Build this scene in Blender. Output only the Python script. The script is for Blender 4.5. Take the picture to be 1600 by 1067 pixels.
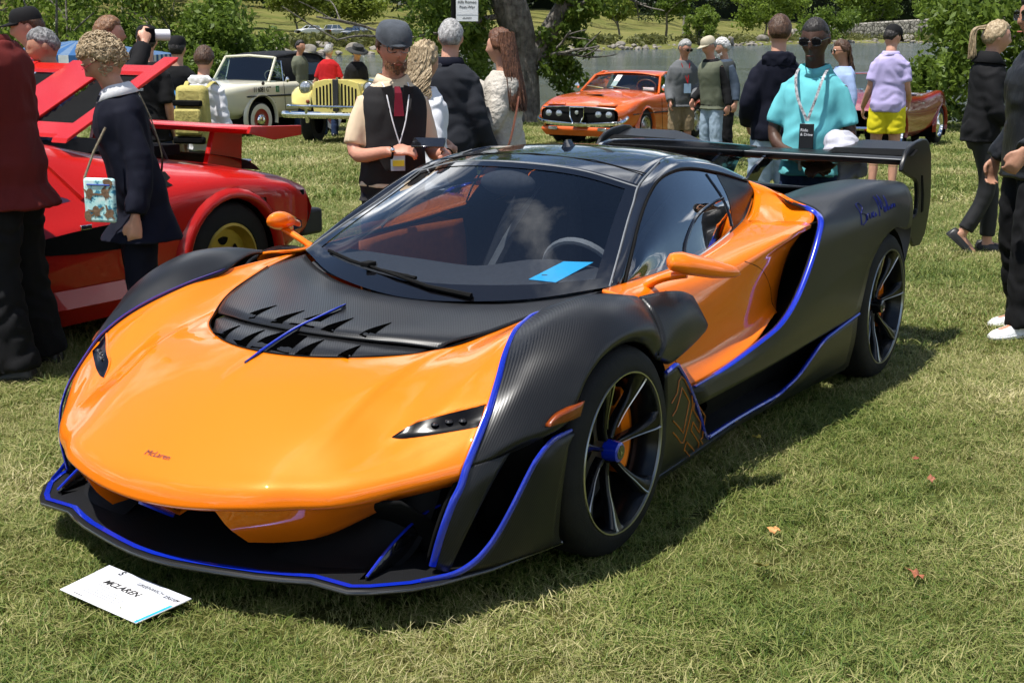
import bpy, bmesh, math, random, hashlib
import numpy as np
from mathutils import Vector, Matrix
from mathutils.bvhtree import BVHTree

random.seed(7); np.random.seed(7)
for o in list(bpy.data.objects): bpy.data.objects.remove(o)
SC = bpy.context.scene
COL = SC.collection
R = math.radians

# ------------------------------------------------------------------ camera, sky, sun, exposure
cam_d = bpy.data.cameras.new("camera")
cam = bpy.data.objects.new("camera", cam_d); COL.objects.link(cam)
cam_d.sensor_width = 36.0
cam_d.lens = 36.0*2062.0/1600.0
cam_d.clip_start = 0.05; cam_d.clip_end = 3000
_p, _r = R(13.16), R(-0.375)
_fw = Vector((0, math.cos(_p), -math.sin(_p))); _rt = Vector((1, 0, 0)); _up = Vector((0, math.sin(_p), math.cos(_p)))
_X = _rt*math.cos(_r) - _up*math.sin(_r); _Y = _rt*math.sin(_r) + _up*math.cos(_r)
cam.matrix_world = Matrix(((_X.x, _Y.x, -_fw.x, 0), (_X.y, _Y.y, -_fw.y, 0), (_X.z, _Y.z, -_fw.z, 1.617), (0, 0, 0, 1)))
SC.camera = cam

SUN = Vector((-0.312, -0.193, 1.0)).normalized()
W = bpy.data.worlds.new("World"); SC.world = W; W.use_nodes = True
nt = W.node_tree; nt.nodes.clear()
wo = nt.nodes.new('ShaderNodeOutputWorld'); bg = nt.nodes.new('ShaderNodeBackground')
sk = nt.nodes.new('ShaderNodeTexSky'); sk.sky_type = 'NISHITA'; sk.sun_disc = False
sk.sun_elevation = math.asin(SUN.z); sk.sun_rotation = math.atan2(SUN.x, SUN.y)
sk.air_density = 1.0; sk.dust_density = 0.3; sk.ozone_density = 3.5
# broken fair-weather cloud all round the sky
tc = nt.nodes.new('ShaderNodeTexCoord'); sep = nt.nodes.new('ShaderNodeSeparateXYZ')
nt.links.new(tc.outputs['Generated'], sep.inputs[0])
zc = nt.nodes.new('ShaderNodeMath'); zc.operation = 'MAXIMUM'; nt.links.new(sep.outputs['Z'], zc.inputs[0]); zc.inputs[1].default_value = 0.04
za = nt.nodes.new('ShaderNodeMath'); za.operation = 'ADD'; nt.links.new(zc.outputs[0], za.inputs[0]); za.inputs[1].default_value = 0.12
dv = nt.nodes.new('ShaderNodeVectorMath'); dv.operation = 'DIVIDE'
cb = nt.nodes.new('ShaderNodeCombineXYZ')
for i in range(3): nt.links.new(za.outputs[0], cb.inputs[i])
nt.links.new(tc.outputs['Generated'], dv.inputs[0]); nt.links.new(cb.outputs[0], dv.inputs[1])
cn = nt.nodes.new('ShaderNodeTexNoise'); cn.inputs['Scale'].default_value = 1.15; cn.inputs['Detail'].default_value = 9; cn.inputs['Roughness'].default_value = .56
nt.links.new(dv.outputs[0], cn.inputs['Vector'])
cr = nt.nodes.new('ShaderNodeValToRGB'); cr.color_ramp.elements[0].position = .52; cr.color_ramp.elements[1].position = .66
nt.links.new(cn.outputs['Fac'], cr.inputs[0])
mx = nt.nodes.new('ShaderNodeMixRGB'); mx.inputs[2].default_value = (19., 19.4, 20., 1)
nt.links.new(cr.outputs[0], mx.inputs[0]); nt.links.new(sk.outputs[0], mx.inputs[1])
nt.links.new(mx.outputs[0], bg.inputs[0]); bg.inputs[1].default_value = 0.075
nt.links.new(bg.outputs[0], wo.inputs[0])

sl = bpy.data.lights.new("sun", 'SUN'); sl.energy = 5.0; sl.angle = R(0.53); sl.color = (1.0, .965, .91)
so = bpy.data.objects.new("sun", sl); COL.objects.link(so)
so.rotation_euler = SUN.to_track_quat('Z', 'Y').to_euler()
so.location = (0, 0, 30)

SC.render.engine = 'CYCLES'
SC.cycles.use_denoising = True
SC.cycles.max_bounces = 6; SC.cycles.transparent_max_bounces = 8
SC.cycles.diffuse_bounces = 2; SC.cycles.glossy_bounces = 3; SC.cycles.transmission_bounces = 3
SC.cycles.use_adaptive_sampling = True; SC.cycles.adaptive_threshold = 0.02; SC.cycles.adaptive_min_samples = 16
SC.cycles.caustics_reflective = False; SC.cycles.caustics_refractive = False
SC.cycles.sample_clamp_indirect = 6.0
SC.view_settings.view_transform = 'Standard'; SC.view_settings.look = 'None'
SC.view_settings.gamma = 1.0; SC.view_settings.use_curve_mapping = False
SC.view_settings.exposure = 0.5

# ------------------------------------------------------------------ materials
MATS = {}
def mat(name, col=(.5, .5, .5), rough=.5, metal=0., coat=0., var=0., vscale=8., bump=0., bscale=60., spec=.5, emit=None, sheen=0., alpha=1., vcol=None, detail=4., coatr=.03, aniso=None):
    """principled material with noise-driven colour variation and fine bump"""
    if name in MATS: return MATS[name]
    m = bpy.data.materials.new(name); m.use_nodes = True; MATS[name] = m
    n = m.node_tree; b = n.nodes['Principled BSDF']
    b.inputs['Base Color'].default_value = (*col, 1); b.inputs['Roughness'].default_value = rough
    b.inputs['Metallic'].default_value = metal; b.inputs['Coat Weight'].default_value = coat; b.inputs['Coat Roughness'].default_value = coatr
    b.inputs['Specular IOR Level'].default_value = spec
    if sheen: b.inputs['Sheen Weight'].default_value = sheen
    if emit: b.inputs['Emission Color'].default_value = (*emit, 1); b.inputs['Emission Strength'].default_value = 1
    m.diffuse_color = (*col, 1)
    co = n.nodes.new('ShaderNodeTexCoord')
    if var or vcol:
        t = n.nodes.new('ShaderNodeTexNoise'); t.inputs['Scale'].default_value = vscale; t.inputs['Detail'].default_value = detail; t.inputs['Roughness'].default_value = .6
        n.links.new(co.outputs['Object'], t.inputs['Vector'])
        r = n.nodes.new('ShaderNodeValToRGB')
        c2 = vcol if vcol else tuple(min(1, c*(1+var)) for c in col)
        c1 = col if vcol else tuple(c*(1-var) for c in col)
        r.color_ramp.elements[0].color = (*c1, 1); r.color_ramp.elements[1].color = (*c2, 1)
        r.color_ramp.elements[0].position = .32; r.color_ramp.elements[1].position = .68
        n.links.new(t.outputs['Fac'], r.inputs[0]); n.links.new(r.outputs[0], b.inputs['Base Color'])
    if bump:
        t2 = n.nodes.new('ShaderNodeTexNoise'); t2.inputs['Scale'].default_value = bscale; t2.inputs['Detail'].default_value = 5
        if aniso:
            mp = n.nodes.new('ShaderNodeMapping'); mp.inputs['Scale'].default_value = aniso
            n.links.new(co.outputs['Object'], mp.inputs['Vector']); n.links.new(mp.outputs[0], t2.inputs['Vector'])
        else: n.links.new(co.outputs['Object'], t2.inputs['Vector'])
        bp = n.nodes.new('ShaderNodeBump'); bp.inputs['Strength'].default_value = bump; bp.inputs['Distance'].default_value = .02
        n.links.new(t2.outputs['Fac'], bp.inputs['Height']); n.links.new(bp.outputs[0], b.inputs['Normal'])
    return m

def glass(name, tint=(.5, .55, .6), refl=1.0, dark=0.):
    """thin pane: tinted see-through plus fresnel reflection"""
    if name in MATS: return MATS[name]
    m = bpy.data.materials.new(name); m.use_nodes = True; MATS[name] = m
    n = m.node_tree; n.nodes.clear()
    o = n.nodes.new('ShaderNodeOutputMaterial'); tr = n.nodes.new('ShaderNodeBsdfTransparent'); tr.inputs[0].default_value = (*tint, 1)
    g = n.nodes.new('ShaderNodeBsdfGlossy'); g.inputs['Roughness'].default_value = .004; g.inputs['Color'].default_value = (1, 1, 1, 1)
    ge = n.nodes.new('ShaderNodeNewGeometry'); dt = n.nodes.new('ShaderNodeVectorMath'); dt.operation = 'DOT_PRODUCT'; n.links.new(ge.outputs['Normal'], dt.inputs[0]); n.links.new(ge.outputs['Incoming'], dt.inputs[1])
    ab = n.nodes.new('ShaderNodeMath'); ab.operation = 'ABSOLUTE'; n.links.new(dt.outputs['Value'], ab.inputs[0])
    iv = n.nodes.new('ShaderNodeMath'); iv.operation = 'SUBTRACT'; iv.inputs[0].default_value = 1.; iv.use_clamp = True; n.links.new(ab.outputs[0], iv.inputs[1])
    pw = n.nodes.new('ShaderNodeMath'); pw.operation = 'POWER'; pw.inputs[1].default_value = 5.; n.links.new(iv.outputs[0], pw.inputs[0])
    fr = n.nodes.new('ShaderNodeMath'); fr.operation = 'MULTIPLY_ADD'; fr.inputs[1].default_value = .95; fr.inputs[2].default_value = .05; n.links.new(pw.outputs[0], fr.inputs[0])
    mu = n.nodes.new('ShaderNodeMath'); mu.operation = 'MULTIPLY_ADD'; mu.inputs[1].default_value = refl; mu.inputs[2].default_value = dark; mu.use_clamp = True
    n.links.new(fr.outputs[0], mu.inputs[0])
    mi = n.nodes.new('ShaderNodeMixShader'); n.links.new(mu.outputs[0], mi.inputs[0]); n.links.new(tr.outputs[0], mi.inputs[1]); n.links.new(g.outputs[0], mi.inputs[2])
    n.links.new(mi.outputs[0], o.inputs[0])
    m.diffuse_color = (.1, .12, .15, .5)
    return m

# ------------------------------------------------------------------ mesh helpers
def V(*a): return np.array(a, float)
def cr1(P, n, closed=False):
    """Catmull-Rom through P, n samples per span"""
    P = np.asarray(P, float); k = len(P)
    out = []
    span = k if closed else k-1
    for i in range(span):
        if closed: p0, p1, p2, p3 = P[(i-1) % k], P[i], P[(i+1) % k], P[(i+2) % k]
        else:
            p1, p2 = P[i], P[i+1]
            p0 = P[i-1] if i > 0 else 2*p1-p2
            p3 = P[i+2] if i+2 < k else 2*p2-p1
        t = np.arange(n)/n; t = t.reshape((-1,)+(1,)*p1.ndim)
        out.append(.5*((2*p1)+(-p0+p2)*t+(2*p0-5*p1+4*p2-p3)*t*t+(-p0+3*p1-3*p2+p3)*t**3))
    if not closed: out.append(P[-1][None])
    return np.concatenate(out)
def surf(G, su=4, sv=4):
    """smooth patch through a control net G[rows][cols] of xyz"""
    G = np.array(G, float)
    A = cr1(G, su)
    return np.swapaxes(cr1(np.swapaxes(A, 0, 1), sv), 0, 1)

class MB:
    def __init__(s): s.v = []; s.f = []; s.n = 0
    def add(s, vs, fs):
        vs = np.asarray(vs, float).reshape(-1, 3); s.v.append(vs)
        s.f += [tuple(int(i)+s.n for i in f) for f in fs]; s.n += len(vs); return s
    def grid(s, A, cu=False, cv=False, flip=False):
        A = np.asarray(A, float); r, c = A.shape[:2]; fs = []
        for i in range(r if cu else r-1):
            for j in range(c if cv else c-1):
                q = (i*c+j, i*c+(j+1) % c, ((i+1) % r)*c+(j+1) % c, ((i+1) % r)*c+j)
                fs.append(q[::-1] if flip else q)
        return s.add(A.reshape(-1, 3), fs)
    def box(s, c, d, rot=None, taper=1.0):
        c = V(*c); d = V(*d)/2
        p = np.array([[x, y, z] for z in (-1, 1) for y in (-1, 1) for x in (-1, 1)], float)
        p[4:, :2] *= taper
        p = p*d
        if rot is not None: p = p @ np.array(rot).T
        return s.add(p+c, [(0, 2, 3, 1), (4, 5, 7, 6), (0, 1, 5, 4), (2, 6, 7, 3), (0, 4, 6, 2), (1, 3, 7, 5)])
    def tube(s, path, r, n=8, caps=True, flat=1.0, up=None):
        P = np.asarray(path, float); k = len(P); r = np.broadcast_to(np.asarray(r, float), (k,))
        T = np.gradient(P, axis=0); T /= np.linalg.norm(T, axis=1)[:, None]+1e-12
        u = V(*up) if up is not None else (V(0, 0, 1) if abs(T[0][2]) < .9 else V(1, 0, 0))
        rings = []; a = np.linspace(0, 2*np.pi, n, endpoint=False)
        for i in range(k):
            u = u-T[i]*np.dot(u, T[i]); u /= np.linalg.norm(u)+1e-12; w = np.cross(T[i], u)
            rings.append(P[i]+r[i]*(np.cos(a)[:, None]*w+flat*np.sin(a)[:, None]*u))
        b = s.n; s.grid(np.array(rings), cv=True)
        if caps: s.f += [tuple(b+j for j in range(n))[::-1], tuple(b+(k-1)*n+j for j in range(n))]
        return s
    def rings(s, rs, caps=True):
        rs = np.asarray(rs, float); k, n = rs.shape[:2]; b = s.n; s.grid(rs, cv=True)
        if caps: s.f += [tuple(b+j for j in range(n))[::-1], tuple(b+(k-1)*n+j for j in range(n))]
        return s
    def lathe(s, prof, c=(0, 0, 0), axis='y', n=32):
        """prof: (radius, along-axis)"""
        a = np.linspace(0, 2*np.pi, n, endpoint=False); A = []
        for rr, h in prof:
            ca, sa = rr*np.cos(a), rr*np.sin(a); hh = np.full(n, h)
            A.append(np.stack({'y': (ca, hh, sa), 'x': (hh, ca, sa), 'z': (ca, sa, hh)}[axis], -1)+V(*c))
        return s.grid(np.array(A), cv=True)
    def prism(s, poly, lo, hi, axis='y'):
        """extrude a 2-D outline between lo and hi along axis; outline axes are the other two in xyz order"""
        k = len(poly); vs = []
        for h in (lo, hi):
            for a, b in poly: vs.append({'y': (a, h, b), 'x': (h, a, b), 'z': (a, b, h)}[axis])
        fs = [tuple(range(k)), tuple(range(2*k-1, k-1, -1))]+[(i, i+k, (i+1) % k+k, (i+1) % k) for i in range(k)]
        return s.add(vs, fs)
    def ico(s, c, r, sub=2, noise=0., sq=(1, 1, 1), seed=0):
        bm = bmesh.new(); bmesh.ops.create_icosphere(bm, subdivisions=sub, radius=1)
        p = np.array([v.co[:] for v in bm.verts]); f = [[v.index for v in q.verts] for q in bm.faces]; bm.free()
        if noise:
            rg = np.random.RandomState(seed); K = rg.randn(6, 3)*1.7; ph = rg.rand(6)*6
            p = p*(1+noise*np.sin(p@K.T+ph).mean(1)[:, None]*1.6)
        return s.add(p*np.array(sq)*r+V(*c), f)
    def mesh(s, name):
        me = bpy.data.meshes.new(name)
        vs = np.concatenate(s.v) if s.v else np.zeros((0, 3))
        me.from_pydata(vs.tolist(), [], s.f); me.validate(); return me
    def build(s, name, m=None, parent=None, smooth=40, solid=0, bevel=0, weld=0, flipn=False, mirror=False, sub=0, solido=-1.):
        me = s.mesh(name)
        bm = bmesh.new(); bm.from_mesh(me)
        if weld: bmesh.ops.remove_doubles(bm, verts=bm.verts, dist=weld)
        if mirror:
            for v in bm.verts: v.co.y = -v.co.y
            bmesh.ops.reverse_faces(bm, faces=bm.faces)
        bmesh.ops.recalc_face_normals(bm, faces=bm.faces)
        bm.to_mesh(me); bm.free()
        o = bpy.data.objects.new(name, me); COL.objects.link(o)
        if m: me.materials.append(m)
        if smooth:
            me.polygons.foreach_set('use_smooth', [True]*len(me.polygons)); me.set_sharp_from_angle(angle=R(smooth))
        if bevel:
            b = o.modifiers.new('bevel', 'BEVEL'); b.width = bevel; b.segments = 2; b.limit_method = 'ANGLE'; b.angle_limit = R(40)
        if solid:
            d = o.modifiers.new('solid', 'SOLIDIFY'); d.thickness = solid; d.offset = solido
        if sub:
            d = o.modifiers.new('sub', 'SUBSURF'); d.levels = d.render_levels = sub
        if parent: o.parent = parent
        return o
def tag(o, label=None, cat=None, group=None, kind=None):
    if label: o['label'] = label
    if cat: o['category'] = cat
    if group: o['group'] = group
    if kind: o['kind'] = kind
    return o
def thing(name, label, cat, loc=(0, 0, 0), rotz=0., group=None, scale=1.):
    o = bpy.data.objects.new(name, None); COL.objects.link(o); o.empty_display_size = .2
    o.location = loc; o.rotation_euler = (0, 0, rotz); o.scale = (scale,)*3
    return tag(o, label, cat, group)
def textmesh(body, size, m, name, M, parent=None, shear=0., align='CENTER', ext=.0006, bold=0., wrap=None, up=None):
    """raised lettering as mesh; M maps the flat text plane to its place; wrap: BVH to drop it onto along -up"""
    c = bpy.data.curves.new(name, 'FONT'); c.body = body; c.size = size; c.align_x = align; c.shear = shear; c.extrude = ext; c.offset = bold
    c.resolution_u = 3
    t = bpy.data.objects.new(name, c); COL.objects.link(t)
    me = bpy.data.meshes.new_from_object(t); bpy.data.objects.remove(t); bpy.data.curves.remove(c)
    me.transform(M)
    if wrap:
        for v in me.vertices:
            h = wrap.ray_cast(v.co+up*.5, -up)
            if h[0] is not None: v.co = h[0]+h[1]*(.0015 if h[1].dot(up) > 0 else -.0015)
    me.materials.clear(); me.materials.append(m)
    o = bpy.data.objects.new(name, me); COL.objects.link(o)
    if parent: o.parent = parent
    return o
def rotx(a): c, s = math.cos(a), math.sin(a); return np.array([[1, 0, 0], [0, c, -s], [0, s, c]])
def roty(a): c, s = math.cos(a), math.sin(a); return np.array([[c, 0, s], [0, 1, 0], [-s, 0, c]])
def rotz(a): c, s = math.cos(a), math.sin(a); return np.array([[c, -s, 0], [s, c, 0], [0, 0, 1]])
def gz(x, y):
    """height of the lawn: flat by the cars, falling gently to the water"""
    return -0.035*max(0., y-13.) if y < 30 else -.595-.06*(y-30)
# ------------------------------------------------------------------ lawn, water, far bank
def arrmesh(name, v, q, m, parent=None, smooth=False, mats=None, mi=None):
    """mesh from numpy arrays, quads or triangles"""
    me = bpy.data.meshes.new(name); v = np.asarray(v, np.float32); q = np.asarray(q, np.int32); k = q.shape[1]
    me.vertices.add(len(v)); me.vertices.foreach_set('co', v.ravel())
    me.loops.add(q.size); me.loops.foreach_set('vertex_index', q.ravel())
    me.polygons.add(len(q)); me.polygons.foreach_set('loop_start', np.arange(0, q.size, k, dtype=np.int32))
    if smooth: me.polygons.foreach_set('use_smooth', np.ones(len(q), bool))
    me.update(calc_edges=True)
    for x in (mats or [m]): me.materials.append(x)
    if mi is not None: me.polygons.foreach_set('material_index', np.asarray(mi, np.int32))
    o = bpy.data.objects.new(name, me); COL.objects.link(o)
    if parent: o.parent = parent
    return o
def nodes_mix(m, f):
    return m
def lawn_mat():
    m = mat('lawn_soil', (.030, .034, .011), .95, spec=.1)
    n = m.node_tree; b = n.nodes['Principled BSDF']; co = n.nodes['Texture Coordinate']
    t = n.nodes.new('ShaderNodeTexNoise'); t.inputs['Scale'].default_value = .55; t.inputs['Detail'].default_value = 8; n.links.new(co.outputs['Object'], t.inputs[0])
    t2 = n.nodes.new('ShaderNodeTexNoise'); t2.inputs['Scale'].default_value = 45; t2.inputs['Detail'].default_value = 5; n.links.new(co.outputs['Object'], t2.inputs[0])
    r = n.nodes.new('ShaderNodeValToRGB'); e = r.color_ramp.elements; e[0].position = .35; e[0].color = (.045, .058, .012, 1); e[1].position = .7; e[1].color = (.125, .112, .036, 1)
    r2 = n.nodes.new('ShaderNodeValToRGB'); e = r2.color_ramp.elements; e[0].position = .3; e[0].color = (.35, .35, .3, 1); e[1].position = .7; e[1].color = (1.25, 1.25, 1.1, 1)
    mxx = n.nodes.new('ShaderNodeMixRGB'); mxx.blend_type = 'MULTIPLY'; mxx.inputs[0].default_value = 1
    n.links.new(t.outputs['Fac'], r.inputs[0]); n.links.new(t2.outputs['Fac'], r2.inputs[0]); n.links.new(r.outputs[0], mxx.inputs[1]); n.links.new(r2.outputs[0], mxx.inputs[2]); n.links.new(mxx.outputs[0], b.inputs['Base Color'])
    bp = n.nodes.new('ShaderNodeBump'); bp.inputs['Strength'].default_value = .6; bp.inputs['Distance'].default_value = .03; n.links.new(t2.outputs['Fac'], bp.inputs['Height']); n.links.new(bp.outputs[0], b.inputs['Normal'])
    return m
WATER_Z = -.62
def shore_y(x): return 34.5+1.0*math.sin(x*.35)+.5*math.sin(x*1.1)+(max(0, -8-x)*2.2 if x < -8 else 0)
def gz(x, y):
    """height of the lawn: flat by the cars, falling gently to the water"""
    z = -.022*min(max(0., y-12.), 22.)
    k = y-shore_y(x)
    if k > -2: z -= .35*((k+2)/3)**2 if k < 1 else .35+.3*(k-1)
    return max(z, -2.5)
xs = np.concatenate([np.arange(-70, -20, 5.), np.arange(-20, 22, 1.), np.arange(22, 75, 5.)]); ysl = np.concatenate([np.arange(-25, 12, 2.), np.arange(12, 44, .8), np.arange(44, 130, 6)])
G_ = np.array([[(x, y, gz(x, y)) for x in xs] for y in ysl])
lawn = MB().grid(G_).build('ground', lawn_mat(), smooth=80); tag(lawn, kind='structure')
def water_mat():
    m = mat('pond_water', (.045, .058, .046), .06, spec=.5)
    n = m.node_tree; b = n.nodes['Principled BSDF']; co = n.nodes['Texture Coordinate']
    mp = n.nodes.new('ShaderNodeMapping'); mp.inputs['Scale'].default_value = (1.0, 2.2, 1); n.links.new(co.outputs['Object'], mp.inputs[0])
    t = n.nodes.new('ShaderNodeTexNoise'); t.inputs['Scale'].default_value = 1.5; t.inputs['Detail'].default_value = 6; t.inputs['Roughness'].default_value = .65; n.links.new(mp.outputs[0], t.inputs[0])
    t3 = n.nodes.new('ShaderNodeTexNoise'); t3.inputs['Scale'].default_value = .06; t3.inputs['Detail'].default_value = 4; n.links.new(mp.outputs[0], t3.inputs[0])
    r = n.nodes.new('ShaderNodeMapRange'); r.inputs['From Min'].default_value = .35; r.inputs['From Max'].default_value = .6; r.inputs['To Min'].default_value = .35; r.inputs['To Max'].default_value = 1.; n.links.new(t3.outputs['Fac'], r.inputs[0])
    bp = n.nodes.new('ShaderNodeBump'); bp.inputs['Distance'].default_value = .45; n.links.new(t.outputs['Fac'], bp.inputs['Height']); n.links.new(r.outputs[0], bp.inputs['Strength']); n.links.new(bp.outputs[0], b.inputs['Normal'])
    return m
wt = MB().grid([[(-400, 30, WATER_Z), (600, 30, WATER_Z)], [(-400, 900, WATER_Z), (600, 900, WATER_Z)]]).build('water', water_mat(), smooth=0); tag(wt, kind='structure')
# far bank: (bearing tangent, distance of the shore)
SH = [(-.75, 78), (-.378, 92), (-.236, 106), (-.175, 118), (-.071, 142), (.061, 176), (.118, 206), (.19, 290), (.26, 395), (.378, 420), (.75, 430)]
SHt = [a for a, b in SH]
def shd(t): return float(np.interp(t, SHt, [b for a, b in SH]))
AO = [(-.06, -1.6), (0, -.75), (.018, -.25), (.05, .05), (.12, .25), (.3, .45), (.62, .85), (1.1, 3.), (1.7, 9.), (2.6, 20.)]
def bank_z(t, d): return float(np.interp(d/shd(t)-1, [a for a, b in AO], [b for a, b in AO]))
rows = []
for t in np.concatenate([np.arange(-.75, -.4, .05), np.arange(-.4, .42, .012), np.arange(.45, .76, .05)]):
    d0 = shd(t)*(1+.012*math.sin(t*90)+.008*math.sin(t*211)); rows.append([(t*d0*(1+a), d0*(1+a), z+(.12*math.sin(t*140+a*30) if a > .02 else 0)) for a, z in AO])
bm_ = mat('bank_grass', (.085, .105, .022), .95, var=.3, vscale=.12, vcol=(.19, .17, .055), bump=.5, bscale=1.5, spec=.1)
bank = MB().grid(np.array(rows)).build('far_bank', bm_, smooth=80); tag(bank, kind='structure')

# ------------------------------------------------------------------ vegetation
def leaf_mat(name, col, col2, tr=.48):
    if name in MATS: return MATS[name]
    m = bpy.data.materials.new(name); m.use_nodes = True; MATS[name] = m; n = m.node_tree; n.nodes.clear()
    o = n.nodes.new('ShaderNodeOutputMaterial'); d = n.nodes.new('ShaderNodeBsdfPrincipled'); d.inputs['Roughness'].default_value = .5; d.inputs['Specular IOR Level'].default_value = .3
    tl = n.nodes.new('ShaderNodeBsdfTranslucent'); mi = n.nodes.new('ShaderNodeMixShader'); mi.inputs[0].default_value = tr
    g = n.nodes.new('ShaderNodeNewGeometry'); co = n.nodes.new('ShaderNodeTexCoord'); t = n.nodes.new('ShaderNodeTexNoise'); t.inputs['Scale'].default_value = .9; t.inputs['Detail'].default_value = 3
    n.links.new(co.outputs['Object'], t.inputs[0])
    ad = n.nodes.new('ShaderNodeMath'); ad.operation = 'MULTIPLY_ADD'; ad.inputs[1].default_value = .55; n.links.new(g.outputs['Random Per Island'], ad.inputs[0])
    ad2 = n.nodes.new('ShaderNodeMath'); ad2.operation = 'MULTIPLY'; ad2.inputs[1].default_value = .5; n.links.new(t.outputs['Fac'], ad2.inputs[0]); n.links.new(ad2.outputs[0], ad.inputs[2])
    r = n.nodes.new('ShaderNodeValToRGB'); r.color_ramp.elements[0].position = .1; r.color_ramp.elements[0].color = (*col, 1); r.color_ramp.elements[1].position = .85; r.color_ramp.elements[1].color = (*col2, 1)
    n.links.new(ad.outputs[0], r.inputs[0]); n.links.new(r.outputs[0], d.inputs[0]); n.links.new(r.outputs[0], tl.inputs[0])
    n.links.new(d.outputs[0], mi.inputs[1]); n.links.new(tl.outputs[0], mi.inputs[2]); n.links.new(mi.outputs[0], o.inputs[0])
    m.diffuse_color = (*col2, 1)
    return m
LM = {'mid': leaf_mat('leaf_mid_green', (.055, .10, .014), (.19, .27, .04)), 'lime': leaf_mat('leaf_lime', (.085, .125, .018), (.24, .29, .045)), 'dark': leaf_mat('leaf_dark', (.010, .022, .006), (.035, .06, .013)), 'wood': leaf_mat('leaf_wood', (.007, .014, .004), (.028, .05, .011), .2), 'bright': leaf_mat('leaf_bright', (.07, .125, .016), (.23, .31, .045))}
M_bark = mat('bark_grey', (.06, .05, .04), .9, var=.45, vscale=7, vcol=(.20, .18, .155), bump=1., bscale=15, aniso=(1, 1, .18))
for _n in M_bark.node_tree.nodes:
    if _n.type == 'BUMP': _n.inputs['Distance'].default_value = .09
def leafcloud(C, n, sz, rg, spread, droop=0., flat=0.):
    """n leaf quads (pointed) gathered round the clump centres C (k,3) with radius spread (k,)"""
    k = rg.randint(0, len(C), n); d = rg.randn(n, 3); d /= np.linalg.norm(d, axis=1)[:, None]
    p = C[k]+d*(spread[k]*rg.rand(n)**.45)[:, None]*np.array([1, 1, 1-flat])
    a = rg.randn(n, 3); a[:, 2] -= droop; a /= np.linalg.norm(a, axis=1)[:, None]
    b = np.cross(a, rg.randn(n, 3)); b /= np.linalg.norm(b, axis=1)[:, None]
    s = sz*(.6+.8*rg.rand(n))[:, None]
    v = np.stack([p-a*s, p+b*s*.45-a*s*.1, p+a*s, p-b*s*.45-a*s*.1], 1).reshape(-1, 3)
    return v, np.arange(4*n).reshape(-1, 4)
def branchy(mb, p, d, L, r, depth, rg, ends, spreadA=.6):
    q = [np.array(p)]; dd = np.array(d, float)
    for i in range(4):
        dd = dd+rg.randn(3)*.13; dd /= np.linalg.norm(dd); q.append(q[-1]+dd*L/4)
    mb.tube(cr1(q, 2), np.linspace(r, r*.55, 9), 7 if r > .04 else 5)
    ends.append(q[-1]); ends.append(q[3])
    if depth > 0:
        for j in range(rg.randint(2, 4)):
            e = dd+rg.randn(3)*spreadA; e[2] = e[2]*.7+.15; e /= np.linalg.norm(e)
            branchy(mb, q[rg.randint(2, 5)], e, L*(.6+.25*rg.rand()), r*.52, depth-1, rg, ends, spreadA)
def tree(name, label, loc, h, w, leaf, n, sz, seed, group=None, trunk_h=.25, flat=.25, clump=.17, tr_r=None):
    rg = np.random.RandomState(seed); t = thing(name, label, 'tree', loc, group=group)
    mb = MB(); ends = []
    branchy(mb, (0, 0, -.3), (0, 0, 1), h*(trunk_h+.12), tr_r or h*.022, 2, rg, ends, .7)
    mb.build('trunk', M_bark, t)
    K = 26; C = rg.randn(K, 3); C /= np.linalg.norm(C, axis=1)[:, None]; C *= (rg.rand(K)**.33)[:, None]*np.array([w/2*.82, w/2*.82, h*(1-trunk_h)/2*.82]); C[:, 2] += h*(trunk_h+(1-trunk_h)/2)
    C[:, 2] -= .10*h*((C[:, 0]**2+C[:, 1]**2)/(w/2)**2)*.6
    v, q = leafcloud(C, n, sz, rg, (clump*w)*(.6+.8*rg.rand(K)), flat=flat)
    arrmesh('crown', v, q, LM[leaf], t)
    return t
def bush(name, label, loc, h, w, leaf, n, sz, seed, group=None, dpt=None):
    rg = np.random.RandomState(seed); t = thing(name, label, 'bush', loc, group=group); mb = MB(); ends = []
    for k in range(4): branchy(mb, (rg.randn()*.02, rg.randn()*.02, -.1), (rg.randn()*.55, rg.randn()*.4, 1), h*.45, .03*h**.5, 1, rg, ends, .6)
    mb.build('stems', M_bark, t)
    K = 24; C = rg.rand(K, 3)*2-1; C = C*np.array([w/2*.8, (dpt or w)/2*.8, 1]); C[:, 2] = h*(.12+.75*rg.rand(K))*(1-.35*(np.abs(C[:, 0])/(w/2))**2)
    v, q = leafcloud(C, n, sz, rg, .17*min(w, h*1.6)*(.6+.8*rg.rand(K)), flat=.1)
    arrmesh('foliage', v, q, LM[leaf], t)
    return t
def bt(t, d, dz=0): return (t*d, d, bank_z(t, d)+dz)
# far wood: one unbroken mass
rg = np.random.RandomState(3); C = []
for i in range(420):
    t = -.62+1.24*rg.rand(); d = shd(t)*(2.05+.7*rg.rand()); C.append((t*d, d, bank_z(t, d)+(1.5+22*rg.rand()**.8)*max(1, shd(t)/170)))
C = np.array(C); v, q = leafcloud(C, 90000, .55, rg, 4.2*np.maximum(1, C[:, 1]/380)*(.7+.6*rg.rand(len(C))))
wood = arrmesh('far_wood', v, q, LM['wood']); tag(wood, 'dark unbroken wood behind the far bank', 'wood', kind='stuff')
MB().grid([[(t*shd(t)*2.75, shd(t)*2.75, z) for t in np.linspace(-.8, .8, 40)] for z in (-2, 40*1.0)]).build('wood_shade', mat('wood_shade', (.006, .010, .004), .95, var=.5, vscale=.2, spec=.05), wood, smooth=0)
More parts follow.
